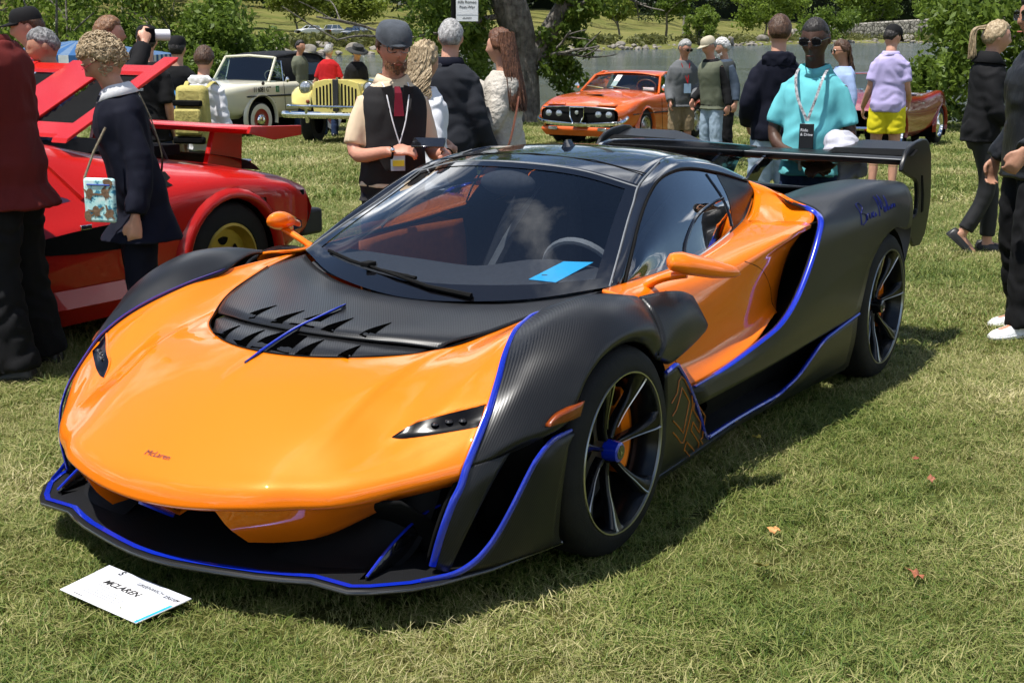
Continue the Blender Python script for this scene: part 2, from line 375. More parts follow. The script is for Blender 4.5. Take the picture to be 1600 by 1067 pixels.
# trees on the far bank that can be told apart
tree('far_tree', 'broad lime green tree left of the white parked car across the water', bt(-.207, 215), 13, 11, 'lime', 5200, .34, 11)
tree('far_tree', 'round lime green tree with a visible trunk behind the white parked car', bt(-.160, 212), 8.2, 10.5, 'lime', 5200, .32, 12, trunk_h=.3)
tree('far_tree', 'wide lime green tree above the silver and dark parked cars', bt(-.117, 218), 9.0, 13, 'lime', 6000, .34, 13, trunk_h=.3)
tree('far_tree', 'tall green tree behind the sign across the water', bt(-.06, 260), 16, 13, 'mid', 5000, .42, 14)
tree('far_tree', 'loose pale tree on the far bank right of the leaning trunk', bt(.078, 245), 10, 8, 'lime', 2600, .34, 15, trunk_h=.3)
tree('far_tree', 'mid green tree above the three older men across the water', bt(.112, 262), 13, 12, 'mid', 4200, .42, 16, trunk_h=.3)
tree('far_tree', 'leafy tree right of the utility pole on the far bank', bt(.185, 420), 20, 26, 'bright', 6000, .6, 17, trunk_h=.1)
tree('far_tree', 'dark full tree at the top right beyond the stone wall', bt(.26, 560), 34, 36, 'mid', 5000, .9, 18, trunk_h=.1)
tree('far_tree', 'pale tree over the stone retaining wall', bt(.315, 520), 22, 22, 'bright', 4500, .7, 19, trunk_h=.1)
tree('far_tree', 'dark tree at the far left top behind the capped man', bt(-.36, 190), 18, 16, 'mid', 5000, .42, 20)
tree('far_tree', 'dark green tree between the flat cap man and the far cars', bt(-.268, 225), 19, 15, 'mid', 4200, .45, 21)
bush('waterside_bush', 'bright rounded bush at the far water edge above the older men', bt(.137, 232), 7.4, 6.5, 'bright', 3200, .30, 31)
bush('waterside_bush', 'low dark bush below the stone retaining wall', bt(.232, 372), 9, 17, 'mid', 3200, .5, 32)
# rough grass fringe along the far shore
C = []
for i in range(260):
    t = -.5+1.0*rg.rand(); d = shd(t)*(1.035+.07*rg.rand()); C.append((t*d, d, bank_z(t, d)+.45))
C = np.array(C); v, q = leafcloud(C, 24000, .35, rg, np.full(len(C), 1.7)*np.maximum(1, C[:, 1]/200), flat=.45)
fr_ = arrmesh('bank_fringe', v, q, leaf_mat('leaf_fringe', (.06, .075, .018), (.19, .19, .06))); tag(fr_, 'rough grass and weeds along the far waterline', 'grass', kind='stuff')
# boulders of the far shore: the larger ones singly
M_rock = mat('boulder_stone', (.13, .115, .095), .9, var=.3, vscale=1.2, vcol=(.30, .27, .23), bump=.6, bscale=5)
rock_defs = [(-.177, 1.06, 1.2, 'pale boulder on the far bank below the white parked car'), (-.142, 1.05, 1.3, 'pale boulder on the far bank below the silver parked car'), (-.128, 1.075, 1.4, 'tan boulder on the far bank by the dark parked car'), (-.152, 1.015, 1.2, 'grey boulder at the waterline behind the red polo man'), (-.118, 1.02, 1.4, 'grey boulder at the waterline behind the bucket hat man'), (.156, 1.04, 2.1, 'brown boulder above the waterline left of the navy hoodie man'), (.183, 1.055, 2.5, 'white boulder on the far bank beside the navy hoodie man'), (.079, 1.03, 1.1, 'flat pale boulder on the far bank right of the leaning tree'), (.29, 1.06, 3.1, 'pale boulder on the far bank above the lavender shirt man')]
for k, (t, a, s, lab) in enumerate(rock_defs):
    d = shd(t)*a; m = MB(); m.ico((0, 0, .22*s), s*.55, 3, .35, (1.25, .9, .72), k); o = m.build('boulder', M_rock, smooth=28); o.location = (t*d, d, bank_z(t, d)-.05); tag(o, lab, 'boulder')
m = MB()
for k in range(300):
    t = -.26+.62*rg.rand()**1.0; d = shd(t)*(1.0+.025*rg.rand()); s = (.35+.7*rg.rand())*max(1, shd(t)/200)
    m.ico((t*d, d, bank_z(t, d)+.1*s), s*.5, 1, .3, (1.3, .9, .7), k)
o = m.build('shore_rocks', M_rock, smooth=25); tag(o, 'small grey rocks lining the far waterline', 'rocks', kind='stuff')
# stone retaining wall
def stone_mat():
    m = mat('rubble_stone', (.25, .23, .2), .9); n = m.node_tree; b = n.nodes['Principled BSDF']; co = n.nodes['Texture Coordinate']
    v_ = n.nodes.new('ShaderNodeTexVoronoi'); v_.inputs['Scale'].default_value = .75; n.links.new(co.outputs['Object'], v_.inputs['Vector'])
    v2 = n.nodes.new('ShaderNodeTexVoronoi'); v2.feature = 'DISTANCE_TO_EDGE'; v2.inputs['Scale'].default_value = .75; n.links.new(co.outputs['Object'], v2.inputs['Vector'])
    r = n.nodes.new('ShaderNodeValToRGB'); r.color_ramp.elements[0].color = (.17, .155, .13, 1); r.color_ramp.elements[1].color = (.40, .37, .32, 1); n.links.new(v_.outputs['Color'], r.inputs[0])
    g = n.nodes.new('ShaderNodeMath'); g.operation = 'LESS_THAN'; g.inputs[1].default_value = .07; n.links.new(v2.outputs['Distance'], g.inputs[0])
    mi = n.nodes.new('ShaderNodeMixRGB'); mi.inputs[2].default_value = (.06, .055, .045, 1); n.links.new(g.outputs[0], mi.inputs[0]); n.links.new(r.outputs[0], mi.inputs[1]); n.links.new(mi.outputs[0], b.inputs['Base Color'])
    bp = n.nodes.new('ShaderNodeBump'); bp.inputs['Strength'].default_value = .8; bp.inputs['Distance'].default_value = .3; n.links.new(v2.outputs['Distance'], bp.inputs['Height']); n.links.new(bp.outputs[0], b.inputs['Normal'])
    return m
wp_ = [(.205, 440), (.235, 450), (.27, 455), (.32, 458), (.38, 465)]
rows = []
for k, (t, d) in enumerate(wp_): z0 = bank_z(t, d)-1; h = 3.5+k*1.4; rows.append([(t*d, d, z0), (t*d, d+.5, z0+h), (t*d, d+1.6, z0+h)])
wl_ = MB().grid(surf(rows, 4, 2)).build('retaining_wall', stone_mat(), smooth=30, solid=.4); tag(wl_, 'rubble stone retaining wall on the far bank at the right', 'wall')

# the leaning tree by the water
def near_tree():
    rg = np.random.RandomState(5); x0, y0 = .35, 30.5
    t = thing('waterside_tree', 'forked grey-barked tree with drooping branches by the water', 'tree', (x0, y0, gz(x0, y0)))
    mb = MB(); mb.tube(cr1([(.02, 0, -.2), (.0, 0, .5), (-.05, 0, 1.1), (-.12, 0, 1.7), (-.45, 0, 2.6), (-.95, .1, 4.0), (-1.3, .2, 6.0), (-1.5, .2, 9)], 4), np.interp(np.linspace(0, 1, 29), [0, .1, .4, .55, 1], [.30, .25, .27, .40, .22]), 16)
    mb.tube(cr1([(-.05, 0, 1.25), (.25, 0, 1.75), (.70, .0, 2.5), (1.25, -.1, 3.5), (1.75, -.2, 5), (2.2, -.2, 8)], 4), np.interp(np.linspace(0, 1, 21), [0, .3, 1], [.20, .22, .12]), 12)
    ends = []
    limbs = [((-.6, 0, 3.0), (-1, -.35, .45), 1.9), ((-.9, 0, 4), (-1, .3, .35), 2.6), ((.9, 0, 3.0), (1, .2, .3), 2.6), ((.75, 0, 2.6), (.8, -.4, .3), 1.4), ((-1.2, .1, 5), (-.8, -.6, .6), 3.), ((1.5, 0, 4.4), (.9, -.3, .5), 3.0), ((-.45, 0, 2.4), (-.95, -.5, .05), 2.6), ((.1, 0, 1.5), (.75, -.2, .05), .9)]
    for p, d, L in limbs: branchy(mb, p, np.array(d)/np.linalg.norm(d), L, .07, 2, rg, ends, .55)
    mb.build('trunk', M_bark, t)
    E_ = np.array(ends); E_ = E_[(E_[:, 2] > 1.2) & (E_[:, 0] > -2.7) & ((E_[:, 0] < .3) | (E_[:, 2] > 2.3)) & (E_[:, 0] < 1.9)]
    # hanging sprays to the right, dense leaf masses to the left
    extra = [(-1.9+1.1*rg.rand()-.2, rg.randn()*.6, 1.0+2.0*rg.rand()) for i in range(34)]+[(-1.2-1.6*rg.rand(), rg.randn()*.8, 1.6+2.2*rg.rand()) for i in range(26)]
    for sx, sz_, n_ in ((.45, 1.95, 6), (.75, 1.65, 6), (.5, 1.25, 4), (1.0, 2.3, 6), (.9, 2.9, 7), (1.3, 3.2, 7)):
        for i in range(n_): extra.append((sx*.55+i/n_*.75*sx**.3+.1, rg.randn()*.25, sz_-.75*(i/n_)**1.3))
    extra = [(max(e[0], -2.75), e[1], e[2]) for e in extra]; C = np.concatenate([E_, np.array(extra)]); sp = np.concatenate([np.full(len(E_), .5), np.full(len(extra), .24)]); sp[len(E_):len(E_)+60] = .42
    hi = np.array([(-5+10*rg.rand(), rg.randn()*2.2, 4.6+8*rg.rand()) for i in range(80)]); C = np.concatenate([C, hi]); sp = np.concatenate([sp, np.full(len(hi), .75)])
    v, q = leafcloud(C, 24000, .080, rg, sp, droop=.6)
    arrmesh('crown', v, q, LM['mid'], t)
    return t
near_tree()
bush('lakeside_bush', 'large dense green bush at the right edge behind the ponytail woman', (10.6, 28.5, gz(10.6, 28.5)), 5.4, 4.6, 'mid', 15000, .085, 41)
bush('lakeside_bush', 'green bush spilling toward the water left of the right-hand thicket', (9.15, 29.5, gz(9.15, 29.5)), 1.9, 1.5, 'mid', 3200, .075, 42)
bush('lakeside_bush', 'dark green bush at far right edge beyond the walking woman', (12.9, 29.5, gz(12.9, 29)), 7.0, 4.2, 'dark', 9000, .1, 43)
for k, (x, y, h, w, lf, n, lab) in enumerate([(-14.3, 43, 6.6, 6.0, 'bright', 9000, 'tall leafy green bush behind the capped man and the striped canopy'), (-12.0, 47, 5.6, 4.6, 'lime', 6500, 'feathery yellow-green willow bush behind the black-clad photographers'), (-10.6, 44, 4.1, 4.4, 'mid', 8000, 'dense green bush behind the white hoodie boy'), (-9.2, 45, 3.2, 3.6, 'mid', 6000, 'low dark green bush behind the cream convertible'), (-18.4, 44, 6.5, 5.5, 'mid', 7000, 'green bush at the left edge behind the canopy')]):
    bush('lawn_bush', lab, (x, y, -.85), h, w, lf, n, .11, 50+k)

# ------------------------------------------------------------------ grass of the lawn (blades, one object)
def grass():
    rg = np.random.RandomState(9); src = bpy.data.collections.new('grass_tufts')
    gm = bpy.data.materials.new('grass_blades'); gm.use_nodes = True; n = gm.node_tree; n.nodes.clear()
    o = n.nodes.new('ShaderNodeOutputMaterial'); d = n.nodes.new('ShaderNodeBsdfPrincipled'); d.inputs['Roughness'].default_value = .55; d.inputs['Specular IOR Level'].default_value = .35; tl = n.nodes.new('ShaderNodeBsdfTranslucent'); mi = n.nodes.new('ShaderNodeMixShader'); mi.inputs[0].default_value = .3
    oi = n.nodes.new('ShaderNodeObjectInfo'); g = n.nodes.new('ShaderNodeNewGeometry'); t = n.nodes.new('ShaderNodeTexNoise'); t.inputs['Scale'].default_value = .55; t.inputs['Detail'].default_value = 8; t.inputs['Roughness'].default_value = .65
    n.links.new(oi.outputs['Location'], t.inputs[0])
    r1 = n.nodes.new('ShaderNodeMapRange'); r1.inputs['From Min'].default_value = .36; r1.inputs['From Max'].default_value = .66; n.links.new(t.outputs['Fac'], r1.inputs[0])
    m1 = n.nodes.new('ShaderNodeMath'); m1.operation = 'MULTIPLY_ADD'; m1.inputs[1].default_value = .62; n.links.new(g.outputs['Random Per Island'], m1.inputs[0])
    m2 = n.nodes.new('ShaderNodeMath'); m2.operation = 'MULTIPLY'; m2.inputs[1].default_value = .50; n.links.new(r1.outputs[0], m2.inputs[0]); n.links.new(m2.outputs[0], m1.inputs[2])
    rp = n.nodes.new('ShaderNodeValToRGB'); e = rp.color_ramp.elements; e[0].position = .04; e[0].color = (.040, .070, .011, 1); e[1].position = 1.; e[1].color = (.66, .58, .33, 1)
    for p_, c_ in ((.30, (.105, .170, .024)), (.56, (.215, .245, .058)), (.80, (.42, .385, .16))): x = e.new(p_); x.color = (*c_, 1)
    n.links.new(m1.outputs[0], rp.inputs[0]); n.links.new(rp.outputs[0], d.inputs[0]); n.links.new(rp.outputs[0], tl.inputs[0]); n.links.new(d.outputs[0], mi.inputs[1]); n.links.new(tl.outputs[0], mi.inputs[2]); n.links.new(mi.outputs[0], o.inputs[0])
    gm.diffuse_color = (.15, .17, .04, 1)
    for k in range(12):
        z = k//4; rad = (.05, .085, .15)[z]; nb = (46, 40, 44)[z]; hh = (.025, .028, .038)[z]; wd = (.0012, .0021, .0045)[z]
        vs, fs = [], []
        for i in range(nb):
            a = rg.rand()*6.283; r0 = rad*math.sqrt(rg.rand()); b = np.array([r0*math.cos(a), r0*math.sin(a), -.004]); h = hh*(.45+1.1*rg.rand()**1.4); ln = h*(.3+1.5*rg.rand()**1.2); da = rg.rand()*6.283
            if rg.rand() < .18: h *= .25; ln = hh*(1.2+1.4*rg.rand()); b[2] = .006+.02*rg.rand()      # dead blades lying flat
            D = np.array([math.cos(da), math.sin(da), 0]); S = np.array([-D[1], D[0], 0])*wd*(.7+.6*rg.rand())
            p0, p1, p2 = b, b+D*ln*.35+np.array([0, 0, h*.65]), b+D*ln+np.array([0, 0, h])
            j = len(vs); vs += [p0-S, p0+S, p1+S*.85, p1-S*.85, p2]; fs += [(j, j+1, j+2, j+3), (j+3, j+2, j+4)]
        me = bpy.data.meshes.new('tuft'); me.from_pydata([tuple(v) for v in vs], [], fs); me.materials.append(gm); src.objects.link(bpy.data.objects.new('tuft', me))
    P, I, S_ = [], [], []
    for z, (y0, y1, den) in enumerate(((2.2, 6.6, 760), (6.6, 13, 280), (13, 35, 70))):
        w1 = y1*.42+2.2; n_ = int(den*(y1-y0)*2*w1); yy = y0+(y1-y0)*rg.rand(n_); xx = (rg.rand(n_)*2-1)*w1
        ok = np.abs(xx) < yy*.42+2.0; yy, xx = yy[ok], xx[ok]
        # skip what the car hides completely
        dx, dy = xx+.465, yy-4.466; ca, sa = math.cos(R(-122.42)), math.sin(R(-122.42)); cx, cy = ca*dx+sa*dy, -sa*dx+ca*dy
        ok = ~((np.abs(cy) < .62) & (cx < .75) & (cx > -2.9)); yy, xx = yy[ok], xx[ok]
        zz = np.array([gz(x, y) for x, y in zip(xx, yy)]); ok = zz > WATER_Z+.03
        P.append(np.stack([xx, yy, zz], -1)[ok]); I.append(z*4+rg.randint(0, 4, ok.sum())); S_.append(.75+.55*rg.rand(ok.sum()))
    P, I, S_ = np.concatenate(P), np.concatenate(I), np.concatenate(S_)
    lo = np.sin(P[:, 0]*2.1+1.3*np.sin(P[:, 1]*1.7))*np.sin(P[:, 1]*2.6+P[:, 0]); S_ *= 1+.28*lo
    me = bpy.data.meshes.new('grass'); me.vertices.add(len(P)); me.vertices.foreach_set('co', P.astype(np.float32).ravel())
    a = me.attributes.new('pick', 'INT', 'POINT'); a.data.foreach_set('value', I.astype(np.int32)); a = me.attributes.new('size', 'FLOAT', 'POINT'); a.data.foreach_set('value', S_.astype(np.float32))
    a = me.attributes.new('turn', 'FLOAT_VECTOR', 'POINT'); a.data.foreach_set('vector', np.stack([rg.randn(len(P))*.12, rg.randn(len(P))*.12, rg.rand(len(P))*6.283], -1).astype(np.float32).ravel())
    ob = bpy.data.objects.new('grass', me); COL.objects.link(ob)
    ng = bpy.data.node_groups.new('grass_scatter', 'GeometryNodeTree'); ng.interface.new_socket('Geometry', in_out='INPUT', socket_type='NodeSocketGeometry'); ng.interface.new_socket('Geometry', in_out='OUTPUT', socket_type='NodeSocketGeometry')
    N = ng.nodes; Lk = ng.links; gi, go = N.new('NodeGroupInput'), N.new('NodeGroupOutput'); ip = N.new('GeometryNodeInstanceOnPoints'); ci = N.new('GeometryNodeCollectionInfo'); ci.inputs[0].default_value = src; ci.inputs['Separate Children'].default_value = True; ci.inputs['Reset Children'].default_value = True
    def na(nm, ty): x = N.new('GeometryNodeInputNamedAttribute'); x.data_type = ty; x.inputs[0].default_value = nm; return x.outputs[0]
    Lk.new(gi.outputs[0], ip.inputs['Points']); Lk.new(ci.outputs[0], ip.inputs['Instance']); ip.inputs['Pick Instance'].default_value = True
    Lk.new(na('pick', 'INT'), ip.inputs['Instance Index']); Lk.new(na('turn', 'FLOAT_VECTOR'), ip.inputs['Rotation']); Lk.new(na('size', 'FLOAT'), ip.inputs['Scale']); Lk.new(ip.outputs[0], go.inputs[0])
    ob.modifiers.new('scatter', 'NODES').node_group = ng
    tag(ob, 'short sun-bleached lawn grass around the cars', 'grass', kind='stuff')
grass()
# ------------------------------------------------------------------ the orange and black supercar
def paint(name, col, flake=.25, rough=.28, coat=1., orange=None):
    m = mat(name, col, rough, metal=flake, coat=coat, coatr=.015, spec=.25)
    n = m.node_tree; b = n.nodes['Principled BSDF']
    co = n.nodes['Texture Coordinate']
    vo = n.nodes.new('ShaderNodeTexVoronoi'); vo.inputs['Scale'].default_value = 900; n.links.new(co.outputs['Object'], vo.inputs['Vector'])
    rr = n.nodes.new('ShaderNodeMapRange'); rr.inputs['To Min'].default_value = rough-.08; rr.inputs['To Max'].default_value = rough+.1
    n.links.new(vo.outputs['Color'], rr.inputs[0]); n.links.new(rr.outputs[0], b.inputs['Roughness'])
    t = n.nodes.new('ShaderNodeTexNoise'); t.inputs['Scale'].default_value = 5; t.inputs['Detail'].default_value = 6; n.links.new(co.outputs['Object'], t.inputs['Vector'])
    bp = n.nodes.new('ShaderNodeBump'); bp.inputs['Strength'].default_value = .012; bp.inputs['Distance'].default_value = .02
    n.links.new(t.outputs['Fac'], bp.inputs['Height']); n.links.new(bp.outputs[0], b.inputs['Coat Normal'])
    return m
def carbon(name, rough=.34, k=1., sp=.32):
    """satin carbon weave"""
    m = mat(name, (.008, .0082, .009), rough, spec=sp, coat=.10 if sp > .3 else 0., coatr=.25)
    n = m.node_tree; b = n.nodes['Principled BSDF']; co = n.nodes['Texture Coordinate']
    mp = n.nodes.new('ShaderNodeMapping'); mp.inputs['Rotation'].default_value = (.3, .5, .9); n.links.new(co.outputs['Object'], mp.inputs[0])
    w = n.nodes.new('ShaderNodeTexWave'); w.inputs['Scale'].default_value = 48*k; w.inputs['Distortion'].default_value = .4; w.inputs['Detail'].default_value = 1
    n.links.new(mp.outputs[0], w.inputs['Vector'])
    r = n.nodes.new('ShaderNodeValToRGB'); r.color_ramp.elements[0].color = (.0045, .0045, .005, 1); r.color_ramp.elements[1].color = (.013, .0135, .015, 1)
    n.links.new(w.outputs['Fac'], r.inputs[0]); n.links.new(r.outputs[0], b.inputs['Base Color'])
    mr = n.nodes.new('ShaderNodeMapRange'); mr.inputs['To Min'].default_value = rough-.06; mr.inputs['To Max'].default_value = rough+.12
    n.links.new(w.outputs['Fac'], mr.inputs[0]); n.links.new(mr.outputs[0], b.inputs['Roughness'])
    bp = n.nodes.new('ShaderNodeBump'); bp.inputs['Strength'].default_value = .06; bp.inputs['Distance'].default_value = .003
    n.links.new(w.outputs['Fac'], bp.inputs['Height']); n.links.new(bp.outputs[0], b.inputs['Normal'])
    return m
M_or = paint('orange_metallic_paint', (.83, .180, .003), .05, .42); M_or.node_tree.nodes['Principled BSDF'].inputs['Specular IOR Level'].default_value = .08
M_ca = carbon('satin_carbon')
M_cf = carbon('carbon_floor', .5, 1.6, .16)
M_bl = mat('blue_paint', (.005, .024, .42), .25, .15, coat=1., var=.1, vscale=3)
M_gb = mat('gloss_black', (.006, .006, .007), .12, coat=1., var=.2, vscale=3)
M_mb = mat('matte_black', (.004, .004, .004), .8, var=.3, vscale=20, spec=.12)
M_void = mat('void_black', (.0008, .0008, .0008), .9, var=.3, vscale=20, spec=.0)
M_spk = mat('spoke_black', (.004, .004, .0045), .2, spec=.35, var=.2, vscale=8)
M_rub = mat('tyre_rubber', (.009, .009, .009), .7, spec=.25, var=.25, vscale=14, bump=.1, bscale=120)
M_sil = mat('machined_silver', (.50, .50, .47), .28, 1., var=.06, vscale=40)
M_chr = mat('chrome', (.78, .79, .8), .08, 1., var=.04, vscale=4)
M_disc = mat('brake_disc_grey', (.11, .11, .11), .42, .8, var=.2, vscale=30)
M_amb = mat('amber_lens', (.20, .035, .002), .3, coat=.2, var=.15, vscale=60)
M_lens = mat('dark_headlight_lens', (.003, .003, .004), .12, spec=.14, var=.3, vscale=40)
M_gl = glass('tinted_windscreen', (.74, .77, .80), 1.6, .01)
M_gs = glass('tinted_side_glass', (.36, .39, .42), 2.2, .12)
M_frit = mat('glass_black_border', (.004, .004, .005), .05, coat=1., var=.2, vscale=2)
M_int = mat('dark_alcantara', (.026, .028, .033), .85, var=.25, vscale=60, bump=.2, bscale=300)
M_into = mat('orange_leather', (.55, .13, .02), .55, var=.12, vscale=30, bump=.15, bscale=200)
M_gry = mat('grey_trim', (.16, .17, .18), .6, var=.15, vscale=30)
M_tag = mat('sky_blue_card', (.02, .42, .80), .6, var=.05, vscale=20)
M_line = mat('orange_pinstripe', (.42, .13, .01), .4, var=.1, vscale=20)

CAR = thing('supercar', 'orange and black supercar with blue edging and a tall rear wing, nearest the camera', 'car', (-.465, 4.466, 0), R(-122.42))

def both(fn):
    for s in (False, True): fn(s)
def mir(P, s):
    P = np.array(P, float)
    if s: P[..., 1] *= -1
    return P

# -- front clamshell
def tr(y, pts): return [(x, y if len(p) == 0 else p[0], z) for x, z, *p in pts]
c0 = tr(0, [(.98, .295), (1.075, .302), (1.105, .343), (1.086, .386), (1.032, .427), (.925, .494), (.818, .555), (.73, .596), (.649, .624), (.577, .648)])
c1 = tr(.18, [(.965, .30), (1.06, .308), (1.088, .349), (1.068, .39), (1.012, .43), (.905, .497), (.80, .556), (.71, .598), (.622, .628), (.547, .650)])
c2 = tr(.36, [(.92, .318), (1.01, .326), (1.037, .366), (1.018, .402), (.962, .438), (.855, .502), (.75, .556), (.65, .600), (.545, .634), (.439, .654)])
c2b = tr(.47, [(.865, .325), (.945, .333), (.972, .372), (.955, .404), (.905, .436), (.81, .490), (.715, .540), (.60, .597), (.46, .640), (.315, .661)])
c3 = tr(.58, [(.79, .332), (.872, .340), (.90, .380), (.882, .408), (.838, .438), (.765, .477), (.682, .520), (.55, .594), (.37, .662), (.13, .700, .565)])
c4 = tr(.70, [(.68, .365), (.75, .372), (.775, .410), (.755, .438), (.705, .473), (.635, .527, .705), (.535, .600, .70), (.41, .662, .69), (.20, .722, .660), (-.15, .748, .642)])
c5 = tr(.81, [(.57, .39, .80), (.632, .402, .805), (.655, .440, .812), (.632, .474, .812), (.578, .530, .808), (.506, .592, .799), (.388, .664, .755), (.215, .728, .690), (.0, .760, .681), (-.395, .762, .715)])
half = np.array([c0, c1, c2, c2b, c3, c4, c5]); half[:, 1] = half[:, 2]+V(-.008, 0, -.026); half[:, 0] = half[:, 1]+V(-.075, 0, -.022); half[3, 5:8, 2] += .005; half[4, 5:8, 2] -= .004          # cols x rows
full = np.concatenate([mir(half[:0:-1], True), half])
HOOD = surf(full, 12, 8)
def pdist(P, L):
    """signed distance in plan to the polyline L (left of travel is positive) and fraction along it"""
    best = np.full(len(P), 9.); sgn = np.zeros(len(P)); fr_ = np.zeros(len(P)); L = np.array(L, float); n_ = len(L)-1
    for i in range(n_):
        a, b = L[i], L[i+1]; ab = b-a; t = np.clip(((P-a)@ab)/(ab@ab), 0, 1); q = a+t[:, None]*ab; d = np.linalg.norm(P-q, axis=1); c = ab[0]*(P[:, 1]-a[1])-ab[1]*(P[:, 0]-a[0]); m_ = d < best
        best[m_] = d[m_]; sgn[m_] = np.sign(c[m_]); fr_[m_] = (i+t[m_])/n_
    return best*sgn, fr_
_H = HOOD.reshape(-1, 3); _P = np.stack([_H[:, 0], np.abs(_H[:, 1])], -1)
_d, _t = pdist(_P, [(.15, .535), (.305, .492), (.42, .484), (.522, .481), (.685, .468), (.80, .468), (.90, .455)]); _f = np.clip(_t*5, 0, 1)*np.clip((1-_t)*2.2, 0, 1)
_H[:, 2] += .0055*np.tanh(-_d/.012)*np.exp(-(_d/.09)**2)*_f          # bonnet crease
_d, _t = pdist(_P, [(.506, .787), (.578, .707), (.643, .620), (.727, .567), (.839, .520)]); _f = np.clip((1-_t)*1.8, 0, 1)
_H[:, 2] += np.where(_d > 0, -.016*np.exp(-_d/.06)*(1-np.exp(-(_d/.022)**2)), 0)*_f*(np.abs(_H[:, 1]) < .805)   # scoop round the lamp
_d, _t = pdist(_P, [(.60, 0), (.70, 0), (.84, 0)]); _H[:, 2] += .004*np.exp(-(_d/.018)**2)*np.clip(_t*6, 0, 1)*np.clip((1-_t)*2, 0, 1)
HOOD = _H.reshape(HOOD.shape)
hood = MB().grid(HOOD).build('front_clamshell', M_or, CAR, smooth=60, solid=.012)
tag(hood, 'glossy orange bonnet panel')
BV = BVHTree.FromObject(hood, bpy.context.evaluated_depsgraph_get())
def zhood(x, y):
    h = BV.ray_cast(Vector((x, y, 2)), Vector((0, 0, -1))); return h[0].z if h[0] else None

# -- orange cheeks under the nose
def cheek(s):
    top = [(1.064, .262, .332), (1.027, .36, .339), (.962, .47, .345), (.889, .58, .353), (.767, .70, .384), (.648, .80, .414)]
    bot = [(.959, .280, .209), (.905, .36, .209), (.835, .46, .227), (.750, .57, .290), (.690, .66, .352), (.642, .765, .400)]
    mid = [tuple((V(*a)+V(*b))/2+V(.012, 0, 0)) for a, b in zip(top, bot)]
    und = [(.80, .29, .20), (.78, .36, .205), (.74, .45, .225), (.68, .55, .28), (.63, .64, .345), (.60, .76, .40)]
    m = MB().grid(mir(surf([top, mid, bot], 4, 4), s))
    m.grid(mir(surf([bot, und], 4, 4), s))
    inn = [[(1.064, .262, .332), (1.0235, .271, .2705), (.959, .28, .209)], [(.86, .28, .318), (.83, .285, .262), (.80, .29, .20)]]
    m.grid(mir(surf(inn, 2, 4), s))
    m.build('bumper_cheek', M_or, CAR, smooth=35, weld=.002)
both(cheek)
m = MB(); m.grid([[(1.06, -.05, .30), (1.06, .05, .30)], [(.962, -.012, .235), (.962, .012, .235)], [(.85, -.03, .27), (.85, .03, .27)], [(.86, -.05, .30), (.86, .05, .30)]])
m.build('nose_strut', M_or, CAR, smooth=0, solid=.01)
MB().tube(cr1([(1.065, -.035, .30), (1.01, -.02, .262), (.965, -.012, .232)], 4), .008, 6).build('strut_edge', M_bl, CAR)

# -- splitter
so_ = [(1.080, 0), (1.075, .08), (1.062, .15), (1.043, .235), (1.014, .35), (.985, .43), (.953, .50), (.951, .63), (.916, .685), (.835, .765), (.757, .81), (.597, .872), (.425, .907), (.31, .932)]
SPL = np.array([(x, -y) for x, y in so_[:0:-1]]+so_)
def inset(P, d):
    T = np.gradient(P, axis=0); T /= np.linalg.norm(T, axis=1)[:, None]
    N = np.stack([-T[:, 1], T[:, 0]], -1)
    return P+N*d
def loop(d, z): p = inset(SPL, d) if d else SPL; return np.c_[p, np.full(len(p), z)]
back = np.array([(.25, y*.98) for y in SPL[:, 1]]); BK = lambda z: np.c_[back, np.full(len(back), z)]
A = np.array([BK(.115), loop(.012, .124), loop(0, .131), loop(.001, .139), loop(.006, .1435), loop(.07, .148), np.c_[inset(SPL, .22)*[1, .99], np.full(len(SPL), .155)], BK(.17)])
MB().grid(A).build('splitter', M_cf, CAR, smooth=30)
MB().grid(np.array([loop(-.0015, .1325), loop(-.0012, .137), loop(.001, .1402)])).build('splitter_lip', mat('splitter_lip_clear', (.02, .02, .022), .12, .3, coat=1., var=.2), CAR, smooth=60)
def strp(a, b, z): return np.array([loop(a, z), loop(b, z+.0006)])
MB().grid(np.array([loop(.0155, .1478), loop(.033, .1492)])[:, 1:-1]).build('splitter_stripe', M_bl, CAR)
def sfin(s):
    top = cr1([(.877, .640, .160), (.776, .642, .213), (.686, .645, .247), (.624, .648, .264), (.545, .65, .268)], 4); bt = top.copy(); bt[:, 2] = .15
    MB().grid(mir(np.array([top, bt]), s)).build('splitter_fin', M_gb, CAR, solid=.006)
    MB().tube(mir(top, s), .0045, 6).build('fin_edge', M_bl, CAR)
both(sfin)
# -- dark ducting behind the nose
m = MB(); m.grid(surf([[(.80, -.70, .36), (.86, -.4, .325), (.90, 0, .30), (.86, .4, .325), (.80, .70, .36)], [(.66, -.72, .25), (.70, -.4, .24), (.72, 0, .24), (.70, .4, .24), (.66, .72, .25)], [(.62, -.74, .155), (.66, -.4, .155), (.68, 0, .155), (.66, .4, .155), (.62, .74, .155)]], 4, 4))
m.build('nose_duct', M_mb, CAR, solid=.01)
def mound(s):
    G = [[(.90, .30, .151), (.885, .45, .151), (.83, .57, .152), (.74, .66, .153)], [(.84, .31, .168), (.82, .45, .170), (.765, .56, .175), (.67, .66, .18)], [(.78, .32, .20), (.755, .45, .21), (.70, .56, .23), (.60, .66, .25)], [(.72, .33, .24), (.69, .45, .26), (.64, .57, .31), (.56, .68, .36)]]
    MB().grid(mir(surf(G, 4, 4), s)).build('duct_ramp', M_cf, CAR, smooth=60)
both(mound)

